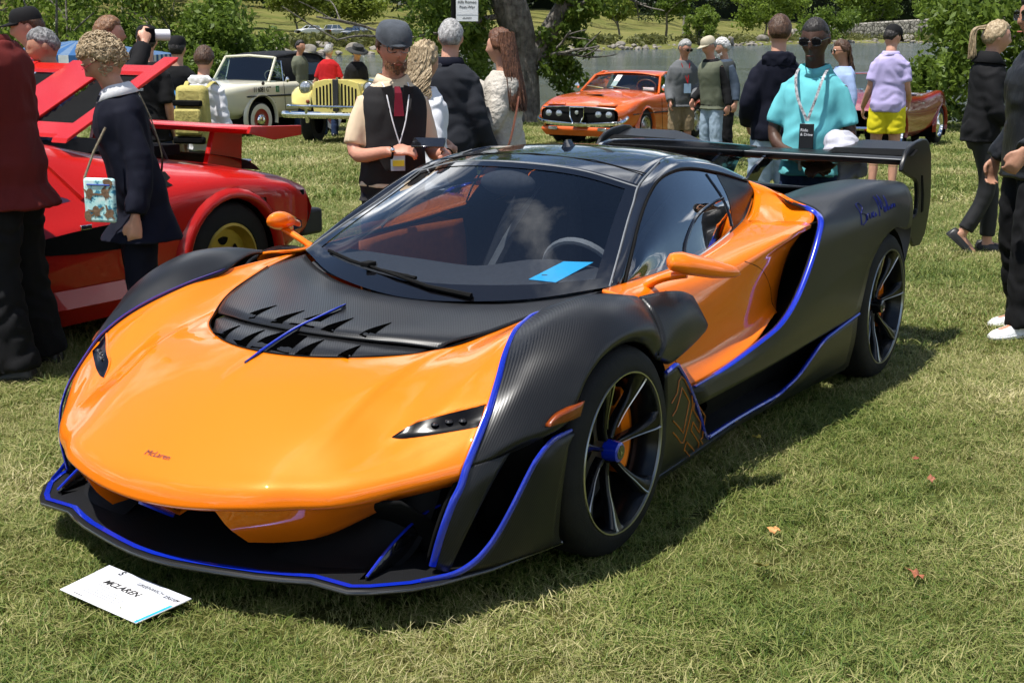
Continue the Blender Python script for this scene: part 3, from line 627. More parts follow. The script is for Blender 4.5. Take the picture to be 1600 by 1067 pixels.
# -- headlights
HLo = [(.698, .595), (.665, .613), (.637, .636), (.612, .673), (.583, .709), (.549, .747), (.514, .788)]
HLi = [(.698, .595), (.69, .618), (.678, .643), (.65, .689), (.618, .733), (.592, .769), (.567, .802)]
M_lens2 = mat('lamp_cell_grey', (.03, .03, .033), .25, .4, var=.2)
def headl(s):
    t_ = np.array([(x-.003, y, zhood(x-.003, y)+.0015) for x, y in cr1(HLo, 4)]); MB().tube(mir(t_, s), np.interp(np.linspace(0, 1, len(t_)), [0, .3, 1], [.001, .0045, .0055]), 6).build('headlight_lid', M_or, CAR, smooth=60)
    a, b = cr1(HLo, 3), cr1(HLi, 3); rows = []
    za = np.array([zhood(x-.004, y) for x, y in a])+.001; zb = np.array([zhood(x+.006, y) for x, y in b])+.003
    for k in np.linspace(0, 1, 7):
        p = a+(b-a)*k; z_ = za+(zb-za)*k; rows.append([(q[0], q[1], max(zz, zhood(*q)+.002)) for q, zz in zip(p, z_)])
    L = MB().grid(mir(rows, s)).build('headlight', M_lens, CAR, smooth=60)
    for k, (x, y) in enumerate([(.578, .755), (.598, .722), (.622, .690)]):
        z = zhood(x, y)+.008; m = MB(); m.lathe([(.001, .004), (.008, .0035), (.011, 0), (.0125, -.002)], (x, -y if s else y, z), 'z', 14)
        m.build('lamp_cell', M_lens2, L)
both(headl)

# -- carbon bonnet panel with two rows of shark-fin louvres
def edge_half(P): return np.concatenate([mir(P[:0:-1], True), P])
e_rear = edge_half(np.array([(-.184, 0, .690), (-.20, .20, .694), (-.245, .38, .706), (-.32, .55, .732), (-.39, .668, .760)]))
e_m2 = edge_half(np.array([(.0, 0, .716), (-.01, .19, .716), (-.05, .36, .720), (-.10, .51, .730), (-.16, .640, .748)]))
e_m1 = edge_half(np.array([(.20, 0, .714), (.195, .17, .713), (.17, .33, .711), (.13, .45, .708), (.125, .562, .706)]))
e_lv = edge_half(np.array([(.415, 0, .690), (.405, .14, .689), (.376, .27, .686), (.335, .37, .680), (.290, .475, .668)]))
e_m0 = e_lv+(e_m1-e_lv)*.22+V(0, 0, .0085)
PA = surf([e_rear, e_m2, e_m1, e_m0, e_lv-V(0, 0, .004)], 5, 6)
MB().grid(PA).build('bonnet_panel', M_ca, CAR, smooth=60, solid=.007)
f_in = edge_half(np.array([(.33, 0, .682), (.32, .14, .681), (.30, .27, .677), (.275, .36, .672), (.25, .44, .664)]))
f_md = edge_half(np.array([(.47, 0, .668), (.455, .14, .668), (.42, .26, .664), (.37, .35, .660), (.32, .43, .656)]))
f_fr = edge_half(np.array([(.565, 0, .640), (.536, .175, .641), (.475, .30, .644), (.427, .36, .646), (.345, .435, .650)]))
PB = surf([f_in, f_md+V(0, 0, .003), f_fr+(f_md-f_fr)*.3+V(0, 0, .006), f_fr-V(0, 0, .003)], 5, 6)
MB().grid(PB).build('louvre_panel', M_ca, CAR, smooth=60, solid=.01)
def shark(s):
    for x0, x1, y, w, src in [(.258, .396, .105, .050, 0), (.240, .376, .245, .050, 0), (.430, .546, .125, .052, 1), (.408, .507, .255, .050, 1)]:
        T_ = LB_[src]; rows = []
        for f in np.linspace(0, 1, 6):
            x = x0+(x1-x0)*f; rows.append([])
            for g_ in (-.75, -.25, .25): yy = y+.014*f+w*f*g_; h = T_.ray_cast(Vector((x, yy, 2)), Vector((0, 0, -1))); rows[-1].append((x, yy, (h[0].z if h[0] else .66)+.0022))
        MB().grid(mir(rows, s)).build('louvre_slot', M_void, CAR, smooth=0, solid=.002)
    for src, G in ((0, [[(.20, .004), (.20, .006)], [(.30, .004), (.30, .026)], [(.395, .004), (.395, .052)]]), (1, [[(.425, .004), (.425, .052)], [(.49, .004), (.49, .070)], [(.548, .004), (.548, .080)]])):
        rows = []
        for r_ in G: rows.append([(x, yy, LB_[src].ray_cast(Vector((x, yy, 2)), Vector((0, 0, -1)))[0].z+.0022) for x, yy in r_])
        MB().grid(mir(surf(rows, 3, 2), s)).build('louvre_slot', M_void, CAR, smooth=0, solid=.002)
_dg = bpy.context.evaluated_depsgraph_get(); LB_ = [BVHTree.FromObject([o for o in CAR.children if o.name == nm][0], _dg) for nm in ('bonnet_panel', 'louvre_panel')]
both(shark)
ft = cr1([(.170, 0, .728), (.30, 0, .7095), (.42, 0, .692), (.54, 0, .662), (.652, 0, .628)], 5)+V(0, 0, .004)
fb = ft.copy(); fb[:, 2] -= .03
MB().grid([ft, fb]).build('bonnet_fin', M_gb, CAR, solid=.006)
MB().tube(ft, np.interp(np.linspace(0, 1, len(ft)), [0, .15, .85, 1], [.001, .0034, .0042, .001]), 6).build('fin_edge', M_bl, CAR)
# opening lip round the carbon panel
lip = edge_half(np.array([(.577, 0, .650), (.547, .18, .652), (.439, .36, .657), (.315, .47, .663), (.13, .567, .703), (-.15, .644, .749)]))
MB().tube(cr1(lip, 6), .0025, 6).build('opening_lip', M_mb, CAR)
# dark pit under louvre opening
MB().grid(surf([e_lv-V(.0, 0, .03), f_fr+V(.02, 0, -.035)], 2, 3)).build('louvre_pit', M_mb, CAR)

# -- front fenders
FE = [
 [(.652, .810, .446), (.62, .838, .452), (.585, .858, .458), (.553, .870, .462), (.53, .876, .464), (.521, .88, .462)],
 [(.601, .809, .502), (.565, .850, .508), (.52, .895, .512), (.47, .925, .512), (.43, .942, .510), (.413, .942, .500)],
 [(.506, .798, .592), (.465, .862, .604), (.41, .918, .588), (.365, .952, .560), (.335, .966, .538), (.325, .955, .520)],
 [(.429, .772, .643), (.392, .850, .662), (.345, .920, .648), (.318, .958, .615), (.305, .974, .590), (.288, .955, .560)],
 [(.336, .734, .689), (.312, .825, .718), (.282, .912, .705), (.262, .960, .672), (.255, .977, .645), (.234, .955, .622)],
 [(.21, .688, .731), (.195, .795, .770), (.178, .900, .760), (.168, .962, .722), (.165, .979, .692), (.15, .955, .665)],
 [(.064, .668, .757), (.06, .790, .803), (.055, .900, .793), (.05, .963, .745), (.045, .980, .715), (.042, .955, .686)],
 [(-.05, .70, .779), (-.055, .795, .812), (-.06, .893, .800), (-.065, .962, .745), (-.066, .980, .710), (-.058, .955, .682)],
 [(-.18, .757, .783), (-.182, .815, .800), (-.188, .888, .785), (-.195, .955, .725), (-.19, .974, .680), (-.155, .955, .650)],
 [(-.30, .800, .773), (-.315, .842, .770), (-.300, .895, .735), (-.292, .930, .680), (-.285, .952, .630), (-.245, .948, .592)]]
def fender(s):
    f = MB().grid(mir(surf(FE, 5, 5), s)).build('front_fender', M_ca, CAR, smooth=60, solid=.012)
    BLD = [[(.652, .810, .446), (.60, .85, .455), (.521, .880, .466)], [(.681, .811, .399), (.64, .845, .405), (.575, .874, .42)], [(.708, .800, .352), (.672, .832, .352), (.62, .857, .352)], [(.732, .780, .268), (.71, .81, .266), (.675, .835, .262)], [(.735, .750, .165), (.73, .778, .160), (.717, .803, .155)]]
    MB().grid(mir(surf(BLD, 5, 4), s)).build('fender_blade', M_ca, CAR, smooth=60, solid=.02)
    bl = cr1([(-.0, .681, .762), (.064, .667, .758), (.125, .673, .748), (.21, .688, .732), (.336, .733, .690), (.429, .771, .645), (.506, .797, .593), (.545, .804, .560), (.601, .809, .504), (.652, .811, .447), (.681, .811, .399), (.708, .800, .352), (.732, .780, .268), (.735, .752, .170)], 5)
    MB().tube(mir(bl+V(.002, .010, .001), s), np.interp(np.linspace(0, 1, len(bl)), [0, .1, .3, 1], [.003, .008, .0112, .0112]), 8, flat=.42, up=(.8, -.35 if s else .35, .5)).build('blue_edge', M_bl, CAR)
    ib = bl[20:]-V(.02, .02, .004)
    MB().grid(mir([ib, ib-V(.10, .02, 0)], s)).build('blade_inner', M_mb, CAR, solid=.01)
    FL = [[(-.335, .838, .768), (-.42, .860, .770), (-.50, .873, .764), (-.58, .883, .750), (-.640, .892, .727)], [(-.312, .895, .735), (-.40, .905, .738), (-.50, .910, .733), (-.59, .908, .719), (-.660, .905, .692)], [(-.308, .930, .680), (-.40, .938, .682), (-.50, .938, .678), (-.60, .930, .662), (-.690, .925, .632)], [(-.296, .952, .625), (-.40, .95, .61), (-.50, .947, .605), (-.60, .938, .605), (-.693, .930, .612)], [(-.262, .950, .583), (-.35, .946, .548), (-.48, .943, .562), (-.58, .937, .578), (-.668, .932, .598)]]
    MB().grid(mir(surf(FL, 4, 4), s)).build('fender_flap', M_ca, CAR, smooth=60, solid=.03)
    AM = [[(.278, .972, .572), (.345, .968, .566), (.395, .956, .556), (.43, .947, .534)], [(.305, .974, .532), (.35, .968, .530), (.395, .958, .529), (.432, .948, .526)]]
    MB().grid(mir(surf(AM, 3, 4), s)+V(.002, 0, .003)).build('side_marker', M_amb, CAR, smooth=40, solid=.02, solido=0)
    WG = [[(.304, .95, .483), (.30, .955, .481), (.298, .96, .475)], [(.398, .945, .477), (.37, .957, .465), (.335, .962, .45)], [(.47, .94, .441), (.42, .955, .43), (.352, .965, .41)], [(.498, .93, .404), (.44, .951, .39), (.362, .963, .36)], [(.547, .91, .322), (.47, .937, .31), (.366, .957, .29)], [(.578, .89, .26), (.48, .927, .245), (.362, .950, .225)], [(.612, .87, .208), (.50, .912, .19), (.35, .943, .172)], [(.69, .835, .150), (.53, .893, .143), (.32, .935, .136)]]
    MB().grid(mir(surf(WG, 4, 4), s)).build('front_winglet', M_ca, CAR, smooth=60, solid=.012)
    wl = cr1([(.300, .955, .486), (.398, .948, .479), (.47, .942, .443), (.498, .932, .406), (.547, .912, .324), (.578, .892, .262), (.612, .871, .210), (.66, .85, .172), (.72, .822, .153), (.80, .77, .150)], 4)
    MB().tube(mir(wl+V(.0, -.004, 0), s), np.interp(np.linspace(0, 1, len(wl)), [0, .1, .8, 1], [.005, .009, .0115, .007]), 8, flat=.5, up=(.55, -.8 if s else .8, .2)).build('blue_edge', M_bl, CAR)
    MB().box((0, 0, 0), (.01, .01, .01)) if False else None
    G = [[(.60, .76, .50), (.56, .82, .50), (.42, .92, .52)], [(.44, .72, .36), (.42, .82, .36), (.40, .93, .36)], [(.42, .70, .15), (.42, .80, .15), (.40, .92, .15)]]
    MB().grid(mir(surf(G, 3, 3), s)).build('fender_duct', M_mb, CAR, solid=.01)
both(fender)

# -- cabin: windscreen, roof, pillars, side glass
ws_e = [(-.413, .680, .768), (-.567, .630, .851), (-.744, .570, .943), (-.941, .510, 1.049)]
ws_q = [(-.262, .400, .716), (-.452, .365, .860), (-.662, .320, .992), (-.893, .280, 1.104)]
ws_c = [(-.184, .0, .690), (-.398, .0, .856), (-.620, .0, 1.000), (-.862, .0, 1.120)]
WS = surf([mir(ws_e, True), mir(ws_q, True), ws_c, ws_q, ws_e], 6, 5)
def sub(A, u0, u1, v0, v1, n=24, k=18):
    """resample the patch between fractions"""
    r, c = A.shape[:2]; U = np.linspace(u0, u1, n)*(r-1); Vv = np.linspace(v0, v1, k)*(c-1); out = []
    for u in U:
        i = min(int(u), r-2); row = A[i]+(u-i)*(A[i+1]-A[i]); q = []
        for v in Vv:
            j = min(int(v), c-2); q.append(row[j]+(v-j)*(row[j+1]-row[j]))
        out.append(q)
    return np.array(out)
wind = MB().grid(WS).build('windscreen', M_gl, CAR, smooth=80)
m = MB(); e = V(.0015, 0, .0025)
m.grid(sub(WS, 0, 1, 0, .10, 40, 4)+e); m.grid(sub(WS, 0, .045, .1, 1, 4, 20)+e); m.grid(sub(WS, .955, 1, .1, 1, 4, 20)+e); m.grid(sub(WS, .045, .955, .955, 1, 40, 3)+e)
m.build('windscreen_border', M_frit, wind, smooth=80)
tt = cr1([(-.945, -.512, 1.051), (-.895, -.28, 1.107), (-.864, 0, 1.123), (-.895, .28, 1.107), (-.945, .512, 1.051)], 6)
MB().tube(tt, .004, 6).build('windscreen_trim', M_gry, wind)
rf_e = [(-.941, .510, 1.049), (-1.06, .480, 1.088), (-1.242, .450, 1.119), (-1.392, .432, 1.127), (-1.623, .430, 1.105), (-1.833, .450, 1.060), (-2.029, .490, .985)]
rf_q = [(-.893, .280, 1.104), (-1.04, .265, 1.126), (-1.23, .25, 1.143), (-1.39, .24, 1.148), (-1.63, .24, 1.132), (-1.86, .25, 1.088), (-2.08, .26, 1.020)]
rf_c = [(-.862, 0, 1.120), (-1.03, 0, 1.140), (-1.22, 0, 1.153), (-1.39, 0, 1.156), (-1.64, 0, 1.140), (-1.88, 0, 1.098), (-2.10, 0, 1.032)]
ROOF = surf([mir(rf_e, True), mir(rf_q, True), rf_c, rf_q, rf_e], 5, 4)
MB().grid(ROOF).build('roof', M_gb, CAR, smooth=80, solid=.015)
ant = MB(); ant.rings([[V(-1.29+dx*(1-.6*h), dy*(1-.75*h), 1.150+.034*h) for dx, dy in [(.055, 0), (.02, .016), (-.05, .014), (-.05, -.014), (.02, -.016)]] for h in (0, .5, 1)])
ant.build('roof_antenna', M_gb, CAR, smooth=50)
wtop = [(-.486, .700, .775), (-.614, .660, .866), (-.763, .610, .953), (-.909, .570, 1.024), (-1.063, .540, 1.074), (-1.256, .522, 1.092), (-1.435, .516, 1.082), (-1.612, .516, 1.055), (-1.76, .52, 1.027), (-1.936, .535, .986)]
wbot = [(-.486, .702, .768), (-.56, .708, .770), (-.669, .716, .772), (-.77, .720, .776), (-.866, .722, .781), (-1.05, .718, .788), (-1.24, .70, .802), (-1.45, .675, .826), (-1.687, .630, .851), (-1.90, .575, .915)]
pil = [(-.413, .682, .768), (-.567, .632, .851), (-.744, .572, .943), (-.85, .540, 1.000), (-.965, .505, 1.058), (-1.242, .450, 1.119), (-1.392, .432, 1.128), (-1.623, .430, 1.106), (-1.833, .450, 1.061), (-2.029, .492, .985)]
FB = []
def cabin(s):
    pm = (np.array(pil)+np.array(wtop))/2+V(.0, .012, .006)
    pl_ = MB().grid(mir(surf([pil, pm, wtop], 4, 4), s)+V(0, 0, .002)).build('pillar', M_gb, CAR, smooth=60, solid=.02)
    MB().tube(mir(cr1(np.array(pil)[:6]+V(0, .001, .004), 4), s), .0035, 5).build('pillar_seam', M_gry, pl_)
    wm = (np.array(wtop)+np.array(wbot))/2+V(0, .022, .004); wm[0] = (-.486, .701, .772)
    W_ = surf([wtop, wm, wbot], 6, 4)
    g = MB().grid(mir(W_, s)).build('side_window', M_gs, CAR, smooth=80)
    MB().tube(mir(cr1(np.array(wtop)+V(0, .004, .0), 4), s), .006, 6).build('window_seal', M_mb, g)
    MB().tube(mir(cr1(np.array(wbot)+V(0, .004, 0), 4), s), .009, 6).build('window_seal', M_gb, g)
    MB().grid(mir(sub(W_, 0, 1, .80, 1, 13, 12)+V(0, .002, 0), s)).build('quarter_panel', mat('privacy_glass', (.006, .007, .009), .35, var=.2, spec=.12), g, smooth=80)
    # opening quarter pane frame
    FB.append(BVHTree.FromPolygons([tuple(v) for v in W_.reshape(-1, 3)], [(i*W_.shape[1]+j, i*W_.shape[1]+j+1, (i+1)*W_.shape[1]+j+1, (i+1)*W_.shape[1]+j) for i in range(W_.shape[0]-1) for j in range(W_.shape[1]-1)]))
    def onw(l):
        P = []
        for q in cr1(l, 5):
            hh = FB[0].ray_cast(Vector((q[0], 1.5, q[2])), Vector((0, -1, 0))); P.append((q[0], (hh[0].y if hh[0] else q[1])+.003, q[2]))
        return P
    MB().tube(mir(onw([(-.94, .698, .80), (-1.004, .673, .858), (-1.154, .636, .921), (-1.343, .618, .950), (-1.516, .612, .960)]), s), .007, 6).build('pane_frame', M_gb, g)
    MB().tube(mir(onw([(-1.52, .551, 1.055), (-1.516, .612, .960), (-1.506, .678, .85)]), s), .004, 6).build('pane_frame', M_gb, g)
both(cabin)

# -- orange flanks
DOOR = [
 [(-.30, .715, .772), (-.40, .700, .765), (-.56, .712, .767), (-.866, .728, .776), (-1.10, .722, .788), (-1.413, .690, .820), (-1.66, .650, .845)],
 [(-.28, .80, .755), (-.40, .770, .752), (-.56, .785, .744), (-.86, .812, .744), (-1.12, .838, .770), (-1.42, .880, .818), (-1.70, .900, .852)],
 [(-.28, .82, .70), (-.40, .805, .690), (-.56, .820, .674), (-.86, .838, .668), (-1.12, .858, .706), (-1.42, .878, .775), (-1.72, .884, .832)],
 [(-.28, .82, .60), (-.40, .820, .590), (-.56, .838, .565), (-.86, .850, .555), (-1.12, .862, .590), (-1.40, .858, .660), (-1.70, .835, .745)],
 [(-.28, .82, .50), (-.40, .832, .490), (-.56, .850, .470), (-.86, .868, .460), (-1.12, .878, .490), (-1.40, .858, .545), (-1.68, .805, .60)],
 [(-.28, .82, .38), (-.40, .855, .380), (-.56, .885, .385), (-.86, .908, .410), (-1.12, .920, .445), (-1.40, .90, .520), (-1.66, .800, .46)]]
BUT = [
 [(-1.40, .690, .818), (-1.42, .79, .832), (-1.43, .892, .812)], [(-1.57, .663, .838), (-1.61, .775, .852), (-1.63, .902, .838)], [(-1.70, .636, .853), (-1.74, .755, .878), (-1.78, .906, .862)],
 [(-1.83, .606, .880), (-1.82, .725, .906), (-1.838, .878, .892)], [(-1.915, .578, .925), (-1.875, .685, .938), (-1.818, .826, .915)], [(-1.955, .545, .985), (-1.92, .645, .966), (-1.80, .785, .934)], [(-2.10, .47, .968), (-2.05, .60, .950), (-1.93, .76, .930)]]
HA = [
 [(-1.90, .70, .935), (-2.3, .70, .945), (-2.7, .74, .942), (-3.0, .78, .915)],
 [(-1.80, .790, .933), (-2.2, .80, .945), (-2.65, .83, .946), (-3.02, .86, .915)], [(-1.835, .880, .893), (-2.2, .895, .925), (-2.65, .905, .934), (-3.06, .915, .895)], [(-1.765, .940, .866), (-2.2, .958, .862), (-2.65, .967, .872), (-3.045, .962, .815)],
 [(-1.683, .960, .800), (-2.1, .976, .80), (-2.6, .986, .802), (-2.95, .986, .700)], [(-1.586, .965, .697), (-1.95, .976, .73), (-2.4, .988, .758), (-2.70, .990, .732)], [(-1.456, .965, .584), (-1.8, .976, .63), (-2.2, .986, .68), (-2.50, .990, .692)],
 [(-1.317, .960, .511), (-1.65, .975, .55), (-2.05, .985, .60), (-2.363, .988, .612)], [(-1.146, .950, .473), (-1.5, .97, .49), (-1.95, .98, .505), (-2.297, .985, .500)], [(-.851, .933, .429), (-1.3, .965, .43), (-1.85, .972, .44), (-2.285, .98, .445)],
 [(-.588, .930, .415), (-1.2, .96, .395), (-1.856, .967, .405), (-2.28, .977, .415)], [(-.62, .945, .345), (-1.2, .96, .355), (-1.856, .962, .370), (-2.278, .972, .388)]]
SKB = []
def flank(s):
    MB().grid(mir(surf(DOOR, 5, 5), s)).build('door', M_or, CAR, smooth=60, solid=.012)
    MB().grid(mir(surf(BUT, 5, 6), s)).build('shoulder_panel', M_or, CAR, smooth=60, solid=.012)
    h = MB().grid(mir(surf(HA, 4, 6), s)).build('rear_haunch', M_ca, CAR, smooth=60, solid=.014)
    be = cr1([p[0] for p in HA[1:11]], 5)
    MB().tube(mir(be+V(-.006, .002, .0), s), np.interp(np.linspace(0, 1, len(be)), [0, .08, .9, 1], [.007, .0125, .0115, .007]), 8, flat=.5, up=(.2, -1 if s else 1, .3)).build('blue_edge', M_bl, CAR)
    # intake hollow
    G = [[(-1.42, .885, .805), (-1.70, .905, .850), (-1.80, .92, .86)], [(-1.68, .79, .72), (-1.80, .78, .74), (-1.86, .90, .76)], [(-1.66, .78, .55), (-1.78, .76, .56), (-1.70, .93, .62)], [(-1.45, .80, .42), (-1.55, .80, .42), (-1.40, .93, .50)]]
    MB().grid(mir(surf(G, 3, 3), s)).build('side_intake', M_mb, CAR, solid=.008)
    # sill, lower rear panel, skirt fin
    SO = [(-.30, .925, .150), (-.62, .915, .150), (-.85, .905, .150), (-1.13, .893, .150), (-1.50, .893, .145), (-1.85, .905, .140), (-2.27, .935, .140)]
    SO = cr1(SO, 4); up = SO+V(0, -.02, .018); inn = SO*V(1, 0, 1)+V(0, .78, .045); bo = SO+V(0, -.01, -.022); bi = SO*V(1, 0, 1)+V(0, .72, -.03)
    MB().grid(mir([bi, bo, SO, up, inn], s)).build('sill', mat('satin_black', (.009, .009, .01), .38, var=.2, vscale=6, coat=.2), CAR, smooth=35)
    LB = [[(-1.45, .905, .172), (-1.42, .900, .150), (-1.40, .89, .140)], [(-1.53, .922, .198), (-1.55, .915, .165), (-1.56, .898, .140)], [(-1.63, .932, .226), (-1.65, .925, .18), (-1.66, .903, .138)], [(-1.73, .942, .274), (-1.76, .935, .20), (-1.77, .908, .136)], [(-1.85, .952, .329), (-1.88, .945, .23), (-1.9, .915, .134)], [(-1.967, .957, .349), (-2.02, .95, .24), (-2.05, .925, .134)], [(-2.276, .967, .381), (-2.28, .96, .26), (-2.27, .940, .136)]]
    MB().grid(mir(surf(LB, 4, 4), s)).build('lower_quarter_panel', M_ca, CAR, smooth=60, solid=.012)
    lb = cr1([(-.77, .912, .178), (-1.0, .902, .176), (-1.25, .897, .172), (-1.45, .906, .176), (-1.53, .922, .200), (-1.63, .932, .228), (-1.73, .942, .276), (-1.85, .952, .331), (-1.967, .957, .351), (-2.276, .967, .383)], 4)
    MB().tube(mir(lb+V(0, .003, .002), s), .0085, 7).build('blue_edge', M_bl, CAR)
    G = [[(-.9, .80, .17), (-1.6, .80, .16), (-2.3, .86, .16)], [(-.9, .85, .26), (-1.6, .84, .27), (-2.3, .90, .28)], [(-.7, .90, .34), (-1.6, .93, .36), (-2.3, .95, .38)]]
    MB().grid(mir(surf(G, 3, 4), s)).build('sill_channel', M_mb, CAR)
    SK = [[(-.283, .970, .535), (-.325, .972, .543), (-.365, .970, .545)], [(-.292, .967, .45), (-.37, .970, .452), (-.445, .967, .480)], [(-.298, .958, .36), (-.41, .962, .365), (-.520, .960, .405)], [(-.302, .946, .26), (-.44, .950, .265), (-.61, .945, .318)], [(-.306, .930, .18), (-.47, .928, .18), (-.72, .925, .200)], [(-.31, .920, .148), (-.5, .915, .15), (-.80, .908, .160)]]
    sk_ = MB().grid(mir(surf(SK, 4, 4), s)).build('skirt_fin', M_ca, CAR, smooth=60, solid=.015)
    if not s: BSK = BVHTree.FromObject(sk_, bpy.context.evaluated_depsgraph_get()); SKB.append(BSK)
    BSK = SKB[0]
    ed = cr1([(-.283, .970, .537), (-.325, .972, .546), (-.365, .970, .546), (-.405, .969, .516), (-.445, .968, .480), (-.520, .962, .405), (-.61, .947, .318), (-.72, .926, .203), (-.80, .91, .178)], 4)
    MB().tube(mir(ed, s), .008, 6).build('blue_edge', M_bl, sk_)
    if True:
        for l in ([(-.338, .965, .42), (-.371, .967, .448), (-.381, .969, .488), (-.402, .97, .498), (-.428, .969, .483), (-.507, .964, .412), (-.53, .957, .367), (-.496, .935, .237), (-.468, .937, .245), (-.38, .949, .306)],
                  [(-.358, .958, .37), (-.38, .96, .386), (-.41, .967, .458), (-.492, .961, .389), (-.472, .945, .28), (-.367, .955, .351)],
                  [(-.538, .96, .385), (-.659, .947, .295), (-.691, .927, .203), (-.673, .926, .198), (-.724, .919, .166)],
                  [(-.549, .959, .38), (-.543, .954, .346), (-.645, .943, .271), (-.647, .934, .233), (-.557, .948, .298), (-.552, .942, .268), (-.662, .925, .192), (-.683, .918, .165)],
                  [(-.65, .917, .16), (-.529, .934, .231), (-.526, .927, .202), (-.609, .916, .153)]):
            P = []
            for q in np.concatenate([np.linspace(l[i], l[i+1], 5)[:-1] for i in range(len(l)-1)]+[[l[-1]]]):
                hh = BSK.ray_cast(Vector((q[0], 1.5, q[2])), Vector((0, -1, 0))); P.append((q[0], (hh[0].y if hh[0] else q[1])+.001, q[2]))
            MB().tube(mir(P, s), .0026, 5).build('outline_lettering', M_line, sk_)
both(flank)

# -- rear deck and tail
dk = [[(-2.03, y, z) for y, z in ((-.50, .965), (-.26, 1.015), (0, 1.035), (.26, 1.015), (.50, .965))], [(-2.4, y, z) for y, z in ((-.70, .93), (-.3, .93), (0, .945), (.3, .93), (.70, .93))], [(-2.85, y, z) for y, z in ((-.78, .90), (-.3, .83), (0, .83), (.3, .83), (.78, .90))], [(-3.15, y, z) for y, z in ((-.80, .84), (-.3, .78), (0, .78), (.3, .78), (.80, .84))]]
MB().grid(surf(dk, 4, 4)).build('rear_deck', M_ca, CAR, smooth=60, solid=.012)
MB().grid(surf([[(-3.15, -.92, .84), (-3.15, 0, .78), (-3.15, .92, .84)], [(-3.2, -.92, .6), (-3.22, 0, .58), (-3.2, .92, .6)], [(-3.0, -.9, .25), (-3.05, 0, .2), (-3.0, .9, .25)]], 4, 4)).build('tail_panel', M_ca, CAR, smooth=60, solid=.012)
# underbody core so that nothing shows through
m = MB(); m.box((-1.55, 0, .20), (2.9, 1.50, .10)); m.box((-2.3, 0, .50), (1.2, 1.30, .62)); m.box((.25, 0, .40), (.55, 1.10, .40)); m.build('underbody', M_mb, CAR, smooth=0)
def liner(s):
    for x, r in ((0, .375), (-2.67, .395)):
        a = np.linspace(-.15, np.pi+.15, 24); m = MB()
        m.grid(mir([[(x+r*np.cos(t), .95, .338+r*np.sin(t)) for t in a], [(x+r*np.cos(t), .62, .338+r*np.sin(t)) for t in a]], s)); m.build('wheel_arch_liner', M_mb, CAR)
both(liner)

# -- wheels
def wheel(x, yo, r, rr, w, s):
    """yo: outer face y, r tyre radius, rr rim radius"""
    sg = -1 if s else 1
    W_ = MB()
    P = lambda prof: [(a, sg*b) for a, b in prof]
    c = (x, sg*yo, r)
    tyre = MB().lathe(P([(rr-.012, -.004), (rr+.004, .004), (rr+.018, .0), (r-.03, -.003), (r-.012, -.016), (r-.002, -.035), (r, -.06), (r, -w+.05), (r-.015, -w+.01), (rr, -w)]), c, n=64).build('wheel', M_rub, CAR, smooth=50)
    tag(tyre, 'black road wheel with bright edged spokes')
    MB().lathe(P([(rr-.001, .0), (rr-.003, .0065), (rr-.007, .006), (rr-.009, -.004)]), c, n=64).build('rim_lip', M_sil, tyre, smooth=40)
    MB().lathe(P([(rr-.012, -.004), (rr-.03, -.05), (rr-.035, -.2), (rr-.02, -w)]), c, n=48).build('rim_barrel', M_spk, tyre)
    MB().lathe(P([(.06, -.14), (rr-.055, -.14), (rr-.055, -.155), (.06, -.155)]), c, n=48).build('brake_disc', M_disc, tyre, smooth=30)
    # caliper
    a = np.linspace(R(-38), R(52), 12) if True else 0; A_ = []
    for t in a: A_.append([V(x-q*np.cos(t), sg*(yo+h), r+q*np.sin(t)) for q, h in ((rr-.045, -.15), (rr-.045, -.085), (rr-.075, -.075), (rr-.115, -.085), (rr-.115, -.15))])
    MB().grid(np.array(A_)).build('brake_caliper', M_or, tyre, smooth=30, solid=.004)
    MB().lathe(P([(.001, -.010), (.026, -.010), (.032, -.014), (.035, -.042), (.036, -.06)]), c, n=32).build('hub_nut', M_bl if x > -1 else M_gb, tyre, smooth=35)
    MB().lathe(P([(.001, -.0075), (.022, -.008), (.0245, -.011)]), c, n=24).build('hub_cap', M_gb, tyre, smooth=35)
    e = MB(); e.add([(x+dx, c[1]-sg*.006, r+dz) for dx, dz in ((-.013, -.006), (.012, .010), (.002, -.010), (-.001, -.001))], [(0, 1, 3), (3, 1, 2)]); e.build('hub_emblem', M_sil, tyre, smooth=0, solid=.001)
    for k in range(7):
        t0 = 2*np.pi*k/7+.28
        def pt(q, da, h): return V(x+sg*q*np.cos(t0+da)*1., sg*(yo+h), r+q*np.sin(t0+da))
        qs = [.040, .08, .13, .18, rr-.030, rr-.010]; hs = [-.050, -.048, -.038, -.022, -.006, .001]; wd = [.22, .125, .085, .085, .125, .17]; bend = [0, .02, .035, .03, .01, -.03]
        rows = []
        for q, h, w2, b in zip(qs, hs, wd, bend): rows.append([pt(q, b-w2, h-.03), pt(q, b-w2*.75, h-.004), pt(q, b, h), pt(q, b+w2*.75, h-.004), pt(q, b+w2, h-.03)])
        sp = MB().grid(surf(rows, 3, 2)).build('spoke', M_spk, tyre, smooth=50)
        ed = cr1([pt(q, b+w2*.62, h+.0015) for q, h, w2, b in list(zip(qs, hs, wd, bend))[1:]], 4)
        MB().tube(ed, np.interp(np.linspace(0, 1, len(ed)), [0, .5, 1], [.001, .0024, .0042]), 5).build('spoke_edge', M_sil, sp)
both(lambda s: wheel(0, .968, .338, .262, .25, s))
both(lambda s: wheel(-2.67, .974, .352, .278, .30, s))

